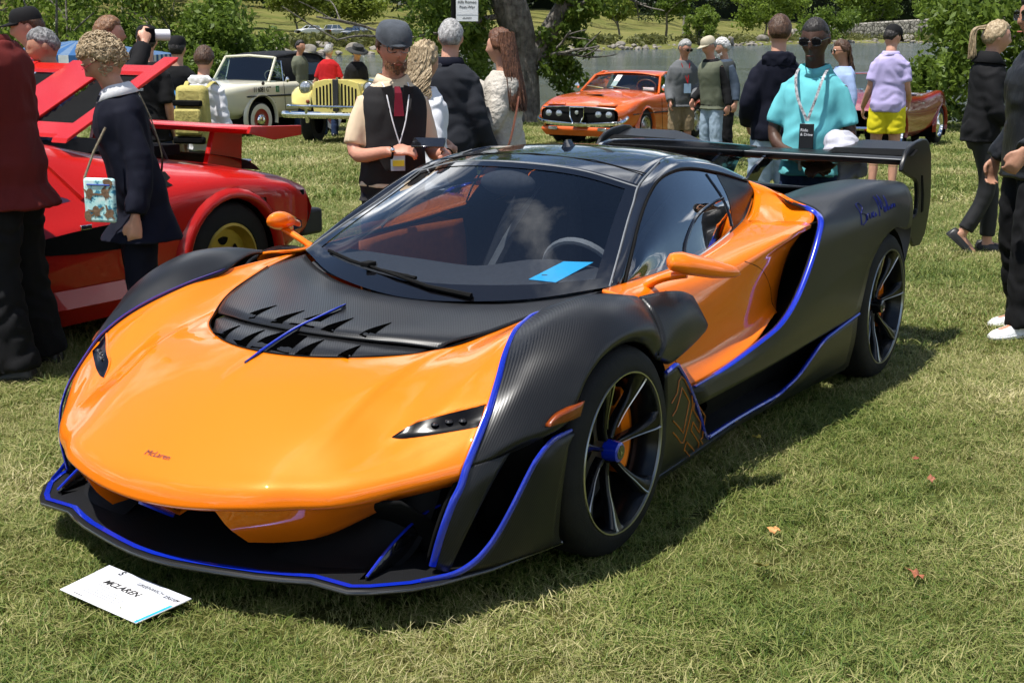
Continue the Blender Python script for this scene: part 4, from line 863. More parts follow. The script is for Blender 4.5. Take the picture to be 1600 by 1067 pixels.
# -- mirrors
def mirror_(s):
    ax = cr1([(-.462, .872, .866), (-.485, .890, .862), (-.545, .925, .848), (-.625, .965, .828), (-.70, 1.0, .812), (-.748, 1.02, .803)], 4)
    t = np.linspace(0, 1, len(ax)); rz = np.interp(t, [0, .08, .3, .6, .9, 1], [.012, .030, .044, .038, .02, .006]); rx = np.interp(t, [0, .1, .35, .7, 1], [.015, .045, .062, .045, .008])
    a = np.linspace(0, 2*np.pi, 16, endpoint=False); rings = []
    for p, z, q in zip(ax, rz, rx): rings.append([p+V(q*np.cos(b)*.8, q*np.cos(b)*.55, z*np.sin(b)*(1 if np.sin(b) > 0 else .75)) for b in a])
    mm = MB().rings(mir(rings, s)).build('mirror', M_or, CAR, smooth=70)
    arm = cr1([(-.545, .755, .752), (-.530, .795, .782), (-.528, .85, .806), (-.545, .91, .820)], 5)
    MB().tube(mir(arm, s), np.interp(np.linspace(0, 1, len(arm)), [0, .25, 1], [.028, .017, .02]), 8, flat=.75).build('mirror_arm', M_or, mm, smooth=70)
    MB().add(mir([(-.575, .890, .872), (-.735, .985, .828), (-.735, .985, .80), (-.575, .890, .815)], s), [(0, 1, 2, 3)]).build('mirror_glass', M_chr, mm, smooth=0, solid=.004)
both(mirror_)

# -- rear wing
ys = np.linspace(-.87, .87, 41); rows = []
for y in ys:
    k = np.clip((abs(y)-.30)/.28, 0, 1); k = k*k*(3-2*k); te = 1.005+.068*k; le = 1.004+.006*k
    ch = [(-3.155, le-.028), (-3.145, le-.004), (-3.165, le+.006), (-3.28, le+.010+.012*k), (-3.40, 1.010+.045*k), (-3.505, te), (-3.508, te-.008), (-3.40, 1.0+.02*k), (-3.28, le-.014), (-3.19, le-.034)]
    rows.append([(x, y, z) for x, z in ch])
wing = MB().rings(rows).build('rear_wing', M_ca, CAR, smooth=45)
MB().grid([[(-3.150, y, 1.004+.0-.030), (-3.20, y, .966)] for y in ys]).build('wing_underside', M_or, wing)
MB().tube([(-3.148, y, 1.008) for y in ys], .004, 5).build('wing_edge', M_gry, wing)
for sg in (-1, 1): MB().grid([[(-3.20, sg*y, 1.024), (-3.30, sg*y, 1.0405+.010*((y-.4)/.5))] for y in np.linspace(.46, .90, 8)]).build('wing_slot', M_mb, wing)
EP = [(-3.109, .955), (-3.117, .985), (-3.164, 1.039), (-3.225, 1.068), (-3.313, 1.086), (-3.438, 1.096), (-3.51, 1.09), (-3.56, 1.068), (-3.618, 1.007), (-3.652, .885), (-3.674, .767), (-3.655, .67), (-3.614, .581), (-3.532, .527), (-3.435, .533), (-3.33, .60), (-3.25, .66), (-3.337, .687), (-3.415, .705), (-3.435, .73), (-3.425, .823), (-3.40, .87), (-3.365, .89), (-3.24, .92)]
def endp(s):
    lo, hi = (.858, .882)
    if s: lo, hi = -hi, -lo
    ep = MB().prism(EP, lo, hi, 'y').build('wing_endplate', M_ca, wing, smooth=30, bevel=.006)
    MB().prism([(-3.455, .905), (-3.475, .905), (-3.525, .80), (-3.535, .712), (-3.505, .705), (-3.49, .80)], hi+.0 if not s else lo-.003, hi+.003 if not s else lo, 'y').build('endplate_slot', M_mb, ep, smooth=0)
    y0 = -.14 if s else .14
    MB().prism([(-2.78, .80), (-2.86, .87), (-2.98, .94), (-3.14, .995), (-3.30, 1.0), (-3.26, .97), (-3.10, .92), (-2.95, .80), (-2.80, .74)], y0-.008, y0+.008, 'y').build('wing_pylon', M_gb, wing, smooth=30)
both(endp)

FN = [(-1.50, 1.12), (-1.586, 1.152), (-1.674, 1.163), (-1.90, 1.152), (-2.151, 1.135), (-2.623, 1.095), (-3.05, 1.053), (-3.335, 1.024), (-3.36, .985), (-3.10, .965), (-2.95, .84), (-2.6, .84), (-2.2, .93), (-1.9, 1.02)]
MB().prism(FN, -.014, .014, 'y').build('shark_fin', M_gb, CAR, smooth=30, bevel=.006)
# -- wipers
def wz(x, y, up):
    h = BWS.ray_cast(Vector((x, y, 2)), Vector((0, 0, -1))); return V(x, y, (h[0].z if h[0] else .7)+up)
BWS = BVHTree.FromObject(wind, bpy.context.evaluated_depsgraph_get())
m = MB(); m.tube([wz(-.222, .24, .016), wz(-.218, .06, .020), wz(-.245, -.12, .024), wz(-.295, -.31, .020)], [.011, .008, .006, .005], 6); m.build('wiper_arm', M_mb, CAR)
m = MB(); m.tube([wz(-.250, -.02, .012), wz(-.272, -.2, .013), wz(-.318, -.38, .013), wz(-.385, -.54, .012)], .007, 6); m.build('wiper_blade', M_mb, CAR)
m = MB(); m.box(wz(-.290, -.27, .020), (.05, .04, .018)); m.build('wiper_joint', M_mb, CAR, bevel=.004)
# -- cabin inside
G = [[(-.34, -.62, .73), (-.26, -.3, .70), (-.25, 0, .70), (-.26, .3, .70), (-.34, .62, .73)], [(-.53, -.62, .755), (-.50, -.3, .745), (-.49, 0, .745), (-.52, .3, .785), (-.55, .62, .775)], [(-.70, -.64, .72), (-.70, -.3, .715), (-.70, 0, .715), (-.72, .3, .765), (-.72, .64, .73)], [(-.80, -.64, .45), (-.82, -.3, .45), (-.8, 0, .45), (-.82, .3, .45), (-.80, .64, .45)]]
MB().grid(surf(G, 4, 4)).build('dashboard', M_int, CAR, smooth=60)
def seat(s):
    y = -.33 if s else .33
    SB = [[(-1.10, y+d, .32) for d in (-.22, -.12, 0, .12, .22)], [(-1.50, y+d, .33+abs(d)*.4) for d in (-.25, -.14, 0, .14, .25)], [(-1.66, y+d, .62) for d in (-.25, -.14, 0, .14, .25)], [(-1.75, y+d, .82) for d in (-.20, -.12, 0, .12, .20)], [(-1.82, y+d, .99) for d in (-.11, -.07, 0, .07, .11)]]
    for row in SB[1:]:
        row[0] = (row[0][0]+.10, row[0][1], row[0][2]); row[-1] = (row[-1][0]+.10, row[-1][1], row[-1][2])
    st = MB().grid(surf(SB, 4, 4)).build('seat', M_int, CAR, smooth=60, solid=.06)
    ins = [[tuple(V(*p)+V(.012, 0, .012)) for p in row[1:4]] for row in SB[1:4]]
    MB().grid(surf(ins, 3, 3)).build('seat_insert', M_into, st, smooth=60)
    MB().tube([(-1.74, y-.08, .93), (-1.55, y-.14, .70), (-1.35, y-.20, .42)], .022, 4, flat=.15).build('seat_belt', M_gry, st)
both(seat)
m = MB(); a = np.linspace(0, 2*np.pi, 33); rr_ = rotx(0); m.tube([V(-.86, .33, .70)+V(.075*np.sin(t), .165*np.cos(t), .15*np.sin(t)) for t in a], .015, 8, caps=False); sw = m.build('steering_wheel', M_gry, CAR)
m = MB(); m.box((-.855, .33, .69), (.05, .09, .08)); m.tube([(-.86, .18, .70), (-.86, .48, .70)], .014, 6); m.tube([(-.86, .33, .70), (-.92, .33, .56)], .014, 6); m.build('wheel_spokes', M_int, sw, bevel=.006)
# passenger door card (orange leather) and bulkhead
for s in (False, True):
    G = [[(-.72, .665, .77), (-1.1, .675, .785), (-1.42, .63, .79)], [(-.72, .66, .60), (-1.1, .67, .62), (-1.42, .61, .66)], [(-.75, .66, .35), (-1.1, .67, .35), (-1.42, .61, .35)]]
    MB().grid(mir(surf(G, 4, 4), s)).build('door_card', M_into, CAR, smooth=60, solid=.01)
MB().grid(surf([[(-1.88, -.5, .95), (-1.9, 0, 1.0), (-1.88, .5, .95)], [(-1.86, -.6, .7), (-1.88, 0, .7), (-1.86, .6, .7)], [(-1.7, -.65, .25), (-1.7, 0, .25), (-1.7, .65, .25)]], 3, 3)).build('bulkhead', M_int, CAR)
m = MB(); m.ico((-.83, 0, 1.045), 1, 3, sq=(.05, .125, .05)); m.build('rear_view_mirror', M_int, CAR)
m = MB(); m.box((-.88, -.0, .56), (.10, .17, .26), rotx(0)@roty(-.35)); m.build('centre_screen', M_lens, CAR, bevel=.01)
m = MB(); m.tube([(-.855, -.085, .69), (-.855, .085, .69)], .010, 6); m.build('screen_trim', M_into, CAR)
tg = MB(); Tm = np.array([(-.420, .352, .762), (-.425, .462, .762), (-.632, .497, .808), (-.594, .394, .806)])
tg.add(Tm, [(0, 1, 2, 3)]); tag_o = tg.build('dash_tag', M_tag, CAR, smooth=0, solid=.002)
hn = Matrix.Translation((1.028, 0, 0)) @ Matrix.Rotation(R(90), 4, 'Z')
textmesh('McLaren', .023, mat('badge_blue', (.16, .11, .16), .3, .4, var=.1), 'nose_badge', Matrix.Translation((1.028, 0, .9)) @ Matrix.Rotation(R(90), 4, 'Z') @ Matrix.Scale(1.25, 4, (1, 0, 0)), CAR, shear=.2, wrap=BV, up=Vector((0, 0, 1)))

HAB = BVHTree.FromObject([o for o in CAR.children if o.name.startswith('rear_haunch')][0], bpy.context.evaluated_depsgraph_get())
for st in ([(0, 0), (.2, 1.6), (.25, 2.6), (.9, 2.7), (1.0, 2.0), (.45, 1.5), (1.1, 1.2), (1.1, .3), (.3, -.1)], [(1.4, 1.1), (1.45, .3), (1.6, 1.0), (1.9, 1.1), (2.0, .5), (2.3, .4), (2.5, 1.1), (2.55, .5), (2.9, 1.1), (2.7, .5), (3.1, .4), (3.4, .9), (3.2, .4), (3.6, .6)], [(4.2, .2), (4.4, 2.9), (4.8, 1.0), (5.2, 2.9), (5.4, .5), (5.7, 1.2), (5.6, .5), (6.0, .7), (6.4, 2.6), (6.4, .5), (6.8, 1.0), (7.1, .5), (7.3, 1.1), (7.4, .6), (7.8, 1.1), (8.0, .5), (8.3, 1.0), (8.5, .5)]):
    P = []
    for a, b in cr1(st, 4):
        x, z = -2.20-a*.058, .80+b*.032+a*.004-.02*(a/8)
        hh = HAB.ray_cast(Vector((x, 1.5, z)), Vector((0, -1, 0)))
        P.append((x, (hh[0].y if hh[0] else .98)+.001, z))
    MB().tube(P, .0028, 4).build('signature', mat('signature_blue', (.002, .006, .08), .5, var=.1, spec=.2), CAR)
# shut lines
for l in ([(-1.16, .842, .772), (-1.30, .862, .72), (-1.45, .84, .62), (-1.50, .83, .52)], [(-.60, .79, .742), (-.57, .825, .67), (-.56, .838, .57), (-.60, .86, .47)]):
    DB = BVHTree.FromObject([o for o in CAR.children if o.name.startswith('door')][0], bpy.context.evaluated_depsgraph_get()); P = []
    for q in cr1(l, 5):
        hh = DB.ray_cast(Vector((q[0], 1.5, q[2])), Vector((0, -1, 0))); P.append((q[0], (hh[0].y if hh[0] else q[1])-.0005, q[2]))
    MB().tube(P, .002, 4).build('shut_line', M_mb, CAR)
for s in (False, True):
    MB().tube(mir([(-1.06, .484, 1.092), (-1.05, .26, 1.131), (-1.04, 0, 1.143)], s), .0025, 4).build('roof_seam', M_mb, CAR)
# ------------------------------------------------------------------ the other cars, all parked nose toward the camera's left
M_red = paint('red_paint', (.46, .010, .006), .0, .3, coat=.55); M_red2 = paint('dark_red_paint', (.26, .010, .008), .0, .25); M_or2 = paint('burnt_orange_paint', (.62, .105, .012), .0, .3); M_crm = paint('cream_paint', (.64, .61, .48), .0, .35); M_ylw = paint('pale_yellow_paint', (.72, .60, .18), .0, .35)
M_gold = mat('gold_rim', (.42, .30, .06), .35, .7, var=.1, vscale=20); M_ww = mat('whitewall', (.72, .70, .66), .6, var=.06); M_rrim = mat('red_rim', (.28, .01, .012), .3, coat=.6, var=.1)
M_gg = glass('clear_car_glass', (.62, .70, .68), 1.2, .03); M_fab = mat('black_softtop', (.012, .013, .016), .85, var=.1, vscale=6, bump=.3, bscale=20, spec=.2); M_pl = mat('dark_trim', (.015, .015, .016), .55, var=.2, vscale=10); M_head = mat('headlamp_glass', (.40, .42, .44), .12, .6, coat=1., var=.15, vscale=30)
def section_loft(S, m, name, parent, su=9, sv=6, smooth=45, holes=()):
    """S: list of (x, half-section [(y,z)...] from sill to centre line); mirrored about y=0"""
    G = []
    for x, hs in S:
        L = [(x+(q[2] if len(q) > 2 else 0), q[0], q[1]) for q in hs]; Rr = [(a, -b, c) for a, b, c in L[:-1]][::1]
        G.append(Rr+L[::-1])
    G = np.array(G)
    mb = MB().grid(surf(G, su, sv)); vv = np.concatenate(mb.v)
    def keep(f):
        c = vv[list(f)].mean(0)
        return not any((c[0]-hx)**2+(c[2]-hz)**2 < hr**2 and abs(c[1]) > hy for hx, hz, hr, hy in holes)
    if holes: mb.f = [f for f in mb.f if keep(f)]
    return mb.build(name, m, parent, smooth=smooth)
def cwheel(par, x, y, r, rr, w, kind, sg):
    """road wheel with outer face at y*sg"""
    P = lambda q: [(a, sg*b) for a, b in q]; c = (x, sg*y, r)
    t = MB().lathe(P([(rr, -.01), (rr+.01, .004), (r-.03, .0), (r-.008, -.02), (r, -.05), (r, -w+.04), (r-.02, -w), (rr, -w)]), c, n=40).build('wheel', M_rub, par, smooth=45)
    if kind == 'gold':
        MB().lathe(P([(rr+.004, 0), (rr-.012, .004), (rr-.02, -.02), (rr-.035, -.06), (.06, -.075), (.05, -.055), (.001, -.05)]), c, n=40).build('rim', M_gold, t, smooth=40)
        for k in range(5): a = 2*math.pi*k/5+.3; MB().lathe([(.001, sg*-.066), (.042, sg*-.0665)], (x+.118*math.cos(a), sg*y, r+.118*math.sin(a)), 'y', 16).build('rim_hole', M_mb, t)
    elif kind == 'white':
        MB().lathe(P([(r-.035, .003), (rr+.005, .008), (rr, .004)]), c, n=40).build('whitewall_band', M_ww, t, smooth=60)
        MB().lathe(P([(rr, .004), (rr-.03, -.005), (.11, -.002), (.10, .0)]), c, n=32).build('rim', M_rrim, t, smooth=60)
        MB().lathe(P([(.105, .0), (.09, .025), (.05, .04), (.001, .045)]), c, n=24).build('hubcap', M_chr, t, smooth=60)
    else:
        MB().lathe(P([(rr, .0), (rr-.015, .006), (rr-.03, -.02), (rr-.06, -.03), (.08, -.01), (.04, .0), (.001, .006)]), c, n=32).build('rim', M_chr if kind == 'chrome' else M_sil, t, smooth=35)
        for k in range(10): a = 2*math.pi*k/10; MB().lathe([(.001, sg*-.010), (.016, sg*-.0105)], (x+(rr-.075)*math.cos(a), sg*y, r+(rr-.075)*math.sin(a)), 'y', 10).build('rim_hole', M_mb, t)
    return t
def arch(par, x, y, r, m, sg, w=.05, n=20, a0=-.25, a1=math.pi+.25, z=None):
    A = [[(x+q*math.cos(t), sg*yy, (z or r*.86)+q*math.sin(t)) for t in np.linspace(a0, a1, n)] for q, yy in ((r*1.32, y-.035), (r*1.24, y+.0), (r*1.15, y+.02), (r*1.11, y+.012), (r*1.09, y-.04))]
    MB().grid(A).build('wheel_arch', m, par, smooth=70)
    zz = z or r*.86; A = [[(x+r*1.16*math.cos(t), sg*yy, zz+r*1.16*math.sin(t)) for t in np.linspace(a0-.3, a1+.3, n)] for yy in (y+.004, y-.42)]
    MB().grid(A).build('wheel_well', M_mb, par, smooth=70)
    MB().lathe([(.001, 0), (r*1.16, 0)], (x, sg*(y-.42), zz), 'y', 20).build('well_back', M_mb, par, smooth=0)
YAW = R(-122.)
def place(name, label, x, y, yaw=YAW): return thing(name, label, 'car', (x, y, gz(x, y)), yaw)

# --- red wedge sports car with its engine cover up
def red_wedge():
    # origin: rear axle centre; left rear wheel toward the camera
    lx, ly = math.sin(-YAW), math.cos(YAW); px, py = -1.71, 7.58
    T = place('sports_car', 'red wedge sports car with gold wheels, rear wing and its engine cover raised', px-lx*.86, py-ly*.86)
    S = [(-.69, [(.80, .36), (.92, .42), (.95, .55), (.91, .69), (.62, .735), (.3, .74), (0, .74)]), (-.45, [(.85, .27), (.97, .38), (1.0, .58), (.95, .755), (.64, .80), (.3, .81), (0, .81)]), (0, [(.85, .30), (.97, .40), (1.0, .62), (.95, .80), (.64, .87), (.3, .885), (0, .885)]), (.5, [(.80, .16), (.93, .25), (.97, .58), (.91, .78), (.66, .92), (.3, .95), (0, .955)]),
         (.85, [(.78, .14), (.90, .22), (.95, .56), (.86, .735), (.60, .985), (.3, 1.03), (0, 1.035)]), (1.1, [(.78, .14), (.90, .22), (.94, .55), (.84, .71), (.57, 1.03), (.3, 1.06), (0, 1.065)]), (1.5, [(.78, .14), (.90, .22), (.93, .52), (.83, .69), (.56, 1.03), (.3, 1.06), (0, 1.065)]), (1.95, [(.78, .14), (.90, .22), (.92, .50), (.85, .66), (.62, .86), (.3, .90), (0, .91)]), (2.45, [(.78, .30), (.92, .38), (.93, .52), (.86, .63), (.6, .67), (.3, .67), (0, .67)]), (3.0, [(.75, .2), (.88, .28), (.88, .42), (.8, .50), (.5, .53), (.3, .53), (0, .53)]), (3.3, [(.6, .24), (.75, .28), (.76, .33), (.7, .37), (.5, .39), (.3, .39), (0, .39)])]
    section_loft(S, M_red, 'body', T, holes=[(0, .32, .415, .4), (2.45, .32, .40, .4)])
    MB().grid(surf([[(-.69, -.92, .42), (-.69, 0, .42), (-.69, .92, .42)], [(-.73, -.95, .56), (-.73, 0, .56), (-.73, .95, .56)], [(-.69, -.91, .69), (-.69, 0, .74), (-.69, .91, .69)]], 2, 2)).build('tail', M_red, T)
    MB().box((-.76, 0, .46), (.20, 1.86, .16)).build('rear_bumper', M_pl, T, bevel=.02)
    MB().box((-.775, .55, .60), (.05, .36, .09)).build('tail_lamp', M_amb, T, bevel=.01)
    for sg in (1, -1):
        for x in (0, 2.45): cwheel(T, x, .97 if x == 0 else .93, .335, .205, .34 if x == 0 else .24, 'gold', sg); arch(T, x, 1.005 if x == 0 else .955, .335, M_red, sg, z=.32)
        # side glass, door intake, sill
        def sd(pts, up): return np.array([(a, sg*(b+up), c) for a, b, c in pts])
        MB().grid([sd([(.92, .805, .765), (1.15, .80, .745), (1.45, .795, .735), (1.85, .80, .725)], .012), sd([(.98, .69, .885), (1.15, .675, .895), (1.45, .665, .905), (1.72, .70, .845)], .016), sd([(1.04, .585, 1.0), (1.15, .57, 1.015), (1.45, .56, 1.015), (1.55, .58, .99)], .012)]).build('side_window', M_gs, T, smooth=60)
        for a, b in (((.92, .82, .765), (1.04, .60, 1.005)), ((1.85, .815, .725), (1.55, .595, .995)), ((1.30, .815, .74), (1.30, .582, 1.02))): MB().tube(sd([a, b], .006), .016, 5).build('window_pillar', M_red, T)
        MB().grid(surf([sd([(.45, .955, .63), (.7, .945, .64), (1.1, .93, .62), (1.5, .925, .58)], .008), sd([(.45, .962, .50), (.7, .955, .50), (1.1, .945, .51), (1.5, .928, .55)], .008)], 2, 3)).build('door_intake', M_mb, T)
        MB().grid(surf([sd([(.35, .80, .86), (.6, .80, .865), (.85, .80, .83)], .03), sd([(.35, .90, .79), (.6, .90, .785), (.85, .885, .75)], .02)], 2, 2)).build('shoulder_intake', M_mb, T)
        MB().grid([sd([(.42, .93, .33), (1.2, .92, .33), (2.0, .90, .33)], .012), sd([(.42, .95, .24), (1.2, .935, .24), (2.0, .92, .24)], .03), sd([(.42, .90, .15), (1.2, .88, .14), (2.0, .87, .15)], .02)]).build('sill', M_red, T, smooth=25)
        MB().tube(sd([(.82, .955, .60), (.80, .96, .42), (.72, .95, .30)], .006), .004, 4).build('shut_line', M_mb, T)
        MB().box((1.02, sg*.955, .64), (.07, .012, .025)).build('door_handle', M_chr, T, bevel=.003)
    MB().box((.50, .962, .355), (.16, .006, .02)).build('side_badge', M_mb, T)
    MB().box((.47, .9655, .355), (.05, .003, .012)).build('badge_lettering', M_sil, T)
    MB().box((-.60, .957, .66), (.10, .012, .03)).build('side_reflector', M_mb, T)
    MB().grid(surf([[(-.25, y, .90) for y in (-.6, 0, .6)], [(-.55, y, .84) for y in (-.6, 0, .6)], [(-.66, y, .77) for y in (-.6, 0, .6)]], 2, 2)).build('rear_deck_panel', M_pl, T)
    MB().tube([(-.60, .50, .83), (-.66, .52, .825)], .012, 6).build('deck_latch', M_chr, T)
    # engine bay below the open cover
    MB().box((.25, 0, .93), (.75, .92, .06)).build('engine_bay', M_mb, T)
    # wing on two struts
    w = MB(); rows = []
    for y in (-.90, -.88, -.6, 0, .6, .88, .90): k = .55 if abs(y) > .89 else 1.; rows.append([(-.42-.02*(1-k), y, 1.055), (-.46, y, 1.055+.018*k), (-.62, y, 1.052+.012*k), (-.82, y, 1.035), (-.62, y, 1.045-.02*k), (-.46, y, 1.045-.02*k)])
    rows = np.array(rows)+V(.16, 0, 0)
    wg = w.rings(rows).build('rear_wing', M_red, T, smooth=35)
    for sg in (1, -1):
        MB().prism([(-.26, .82), (-.56, .78), (-.58, 1.04), (-.34, 1.045)], sg*.52-.02, sg*.52+.02, 'y').build('wing_strut', M_red, wg, smooth=0, bevel=.006)
        MB().prism([(-.24, 1.035), (-.26, 1.075), (-.70, 1.058), (-.70, 1.0), (-.46, .985)], sg*.90-.012, sg*.90+.012, 'y').build('wing_end', M_red, wg, smooth=0, bevel=.004)
    # raised engine cover: hinged at the roof, open at the rear
    a = R(26.5); ca, sa = math.cos(a), math.sin(a)
    def L(u, y, up): return (.80-u*ca-up*sa, y, 1.035+u*sa+up*ca)
    cv = thing_part('engine_cover', T)
    def plate(y0, y1, u0, u1, h, m_, nm, th=.025): MB().add([L(u, y, h+d) for d in (0, th) for u in (u0, u1) for y in (y0, y1)], [(0, 1, 3, 2), (4, 6, 7, 5), (0, 2, 6, 4), (1, 5, 7, 3), (0, 4, 5, 1), (2, 3, 7, 6)]).build(nm, m_, cv, smooth=0, bevel=.005)
    plate(-.19, .19, 0, .78, .035, M_red, 'cover_ridge', .03)
    for sg in (1, -1):
        y0, y1 = sorted((sg*.19, sg*.50)); plate(y0, y1, .0, .12, .02, M_red, 'cover_panel'); plate(y0, y1, .70, .78, .02, M_red, 'cover_panel')
        y0, y1 = sorted((sg*.50, sg*.62)); plate(y0, y1, -.05, .87, .022, M_red, 'cover_rail', .03)
        y0, y1 = sorted((sg*.19, sg*.50)); plate(y0, y1, .11, .71, -.005, M_void, 'louvre_backing', .01)
        for k in range(9): u = .14+.060*k; MB().add([L(u+du, y, hh) for y in (sg*.20, sg*.49) for du, hh in ((0, .012), (.040, .034), (.045, .028), (.005, .006))], [(0, 1, 2, 3), (4, 7, 6, 5), (0, 4, 5, 1), (2, 6, 7, 3), (1, 5, 6, 2), (0, 3, 7, 4)]).build('louvre_slat', M_mb, cv, smooth=0)
    MB().tube([L(.6, .5, .02), (.05, .55, .86)], .008, 6).build('gas_strut', M_pl, cv)
    # windscreen
    MB().grid(surf([[(1.58, y, z) for y, z in ((-.52, 1.03), (0, 1.06), (.52, 1.03))], [(2.28, y, z) for y, z in ((-.68, .725), (0, .755), (.68, .725))]], 3, 3)+V(0, 0, .006)).build('windscreen', M_gs, T, smooth=60)
def thing_part(name, parent):
    o = bpy.data.objects.new(name, None); COL.objects.link(o); o.parent = parent; o.empty_display_size = .1; return o
red_wedge()

# --- orange coupe by the water
def coupe():
    T = place('coupe', 'orange classic coupe with shield grille parked by the water', 1.50, 22.75, R(-119))
    S = [(.86, [(.60, .38), (.68, .44), (.70, .55), (.66, .63), (.45, .665), (.25, .67), (0, .675)]), (.70, [(.66, .28), (.77, .40), (.80, .58), (.74, .68), (.5, .72), (.25, .725), (0, .735)]), (.35, [(.72, .30), (.82, .40), (.84, .62), (.79, .76), (.55, .79), (.25, .80), (0, .81)]), (0, [(.74, .30), (.83, .40), (.84, .64), (.80, .80), (.58, .83), (.25, .85), (0, .86)]), (-.55, [(.74, .18), (.82, .28), (.84, .60), (.79, .81), (.62, .87), (.3, .90), (0, .91)]), (-1.3, [(.74, .17), (.82, .26), (.84, .6), (.79, .83), (.62, .88), (.3, .9), (0, .9)]), (-2.0, [(.74, .2), (.82, .3), (.84, .62), (.80, .86), (.62, .93), (.3, .97), (0, .97)]), (-2.35, [(.74, .30), (.83, .4), (.84, .64), (.79, .86), (.6, .93), (.3, .95), (0, .95)]), (-2.9, [(.7, .3), (.78, .4), (.80, .6), (.75, .80), (.55, .86), (.3, .87), (0, .87)]), (-3.15, [(.65, .36), (.72, .44), (.74, .58), (.7, .72), (.5, .78), (.3, .79), (0, .79)])]
    section_loft(S, M_or2, 'body', T, holes=[(0, .31, .36, .4), (-2.35, .31, .36, .4)])
    MB().grid(surf([[(.862, y, .32) for y in (-.60, -.3, 0, .3, .60)], [(.90, y, .50) for y in (-.66, -.3, 0, .3, .66)], [(.865, y, .655) for y in (-.62, -.3, 0, .3, .62)]], 3, 2)).build('nose_panel', M_mb, T)
    MB().grid(surf([[(.84, y, .20) for y in (-.62, 0, .62)], [(.90, y, .30) for y in (-.68, 0, .68)], [(.86, y, .36) for y in (-.66, 0, .66)]], 3, 3)).build('front_valance', M_or2, T)
    bp_ = MB(); bp_.tube(cr1([(.70, -.80, .52), (.86, -.74, .44), (.95, -.40, .40), (.965, 0, .39), (.95, .40, .40), (.86, .74, .44), (.70, .80, .52)], 5), .028, 7, flat=1.2); bp_.build('bumper', M_chr, T)
    MB().tube(cr1([(.88, -.66, .655), (.92, -.3, .675), (.925, 0, .68), (.92, .3, .675), (.88, .66, .655)], 4), .010, 5).build('grille_trim', M_chr, T)
    sh = [(-.13, .67), (.13, .67), (.125, .52), (.07, .42), (0, .385), (-.07, .42), (-.125, .52)]
    MB().prism(sh, .93, .955, 'x').build('grille_shield', M_mb, T, smooth=0); MB().tube([(.958, a, b) for a, b in sh+sh[:1]], .012, 6).build('shield_trim', M_chr, T)
    MB().lathe([(.001, .012), (.032, .010), (.036, 0)], (.958, 0, .585), 'x', 18).build('round_badge', M_head, T)
    for y in (-.55, -.36, .36, .55): MB().lathe([(.001, .012), (.040, .008), (.058, 0), (.060, -.03)], (.893, y, .555), 'x', 20).build('headlamp', M_head, T, smooth=60)
    for sg in (1, -1):
        MB().box((.925, sg*.45, .32), (.04, .16, .055)).build('indicator_lamp', M_head, T, bevel=.01)
        MB().grid([[(.84, sg*y, .705-.01*(abs(y)-.45)) for y in (.28, .62)], [(.70, sg*y, .738-.05*(abs(y)-.4)) for y in (.32, .62)]]).build('lamp_shutter', M_or2, T, smooth=0, solid=.008)
        for x in (0, -2.35): cwheel(T, x, .82, .315, .20, .2, 'alloy', sg); arch(T, x, .838, .30, M_or2, sg, z=.31)
        def sd(p): return np.array([(a, sg*b, c) for a, b, c in p])
        MB().grid(surf([sd([(-.78, .72, .86), (-1.2, .735, .875), (-1.75, .735, .90)]), sd([(-1.05, .62, 1.10), (-1.3, .60, 1.16), (-1.72, .60, 1.13)])], 3, 3)+V(0, sg*.012, 0)).build('side_window', M_gs, T)
        MB().tube(sd([(-.70, .74, .85), (-1.02, .625, 1.12), (-1.3, .60, 1.185), (-1.75, .60, 1.165), (-2.05, .66, .98)]), .022, 6).build('pillar', M_or2, T)
        MB().tube(sd([(.55, .835, .56), (-.9, .853, .55), (-2.2, .85, .56)]), .010, 5).build('side_trim', M_pl, T)
        MB().tube(sd([(-.60, .845, .78), (-.62, .855, .5), (-.66, .85, .25)]), .004, 4).build('shut_line', M_mb, T)
        MB().ico((-.72, sg*.83, .95), .055, 2, sq=(.5, .9, 1.)).build('door_mirror', M_chr, T)
    MB().grid(surf([[(-.62, y, z) for y, z in ((-.70, .875), (-.35, .90), (0, .91), (.35, .90), (.70, .875))], [(-.85, y, z) for y, z in ((-.66, 1.0), (-.35, 1.04), (0, 1.05), (.35, 1.04), (.66, 1.0))], [(-1.08, y, z) for y, z in ((-.60, 1.12), (-.35, 1.16), (0, 1.17), (.35, 1.16), (.60, 1.12))]], 3, 3)).build('windscreen', M_gg, T)
    MB().grid(surf([[(-1.05, y, z) for y, z in ((-.60, 1.135), (-.3, 1.175), (0, 1.185), (.3, 1.175), (.60, 1.135))], [(-1.4, y, z) for y, z in ((-.60, 1.19), (-.3, 1.21), (0, 1.215), (.3, 1.21), (.60, 1.19))], [(-1.8, y, z) for y, z in ((-.60, 1.165), (-.3, 1.18), (0, 1.185), (.3, 1.18), (.60, 1.165))], [(-2.6, y, z) for y, z in ((-.58, .90), (-.3, .92), (0, .92), (.3, .92), (.58, .90))]], 4, 3)).build('roof', M_or2, T, solid=.012)
    MB().box((-1.5, 0, .82), (1.3, 1.3, .12)).build('cabin_floor', M_mb, T)
    for sg in (1, -1): MB().box((-1.75, sg*.36, .98), (.16, .46, .34)).build('seat', M_mb, T, bevel=.05)
    MB().tube([V(-1.05, .36, .95)+V(.03*math.sin(t), .18*math.cos(t), .12*math.sin(t)) for t in np.linspace(0, 6.3, 21)], .012, 6, caps=False).build('steering_wheel', mat('wood_rim', (.20, .07, .02), .4, var=.2, vscale=20), T)
    MB().grid([[(-.72, -.18, .96), (-.72, -.08, .96)], [(-.98, -.17, 1.14), (-.98, -.07, 1.14)]]).build('window_card', mat('white_card', (.75, .75, .76), .6, var=.04), T, smooth=0, solid=.002)
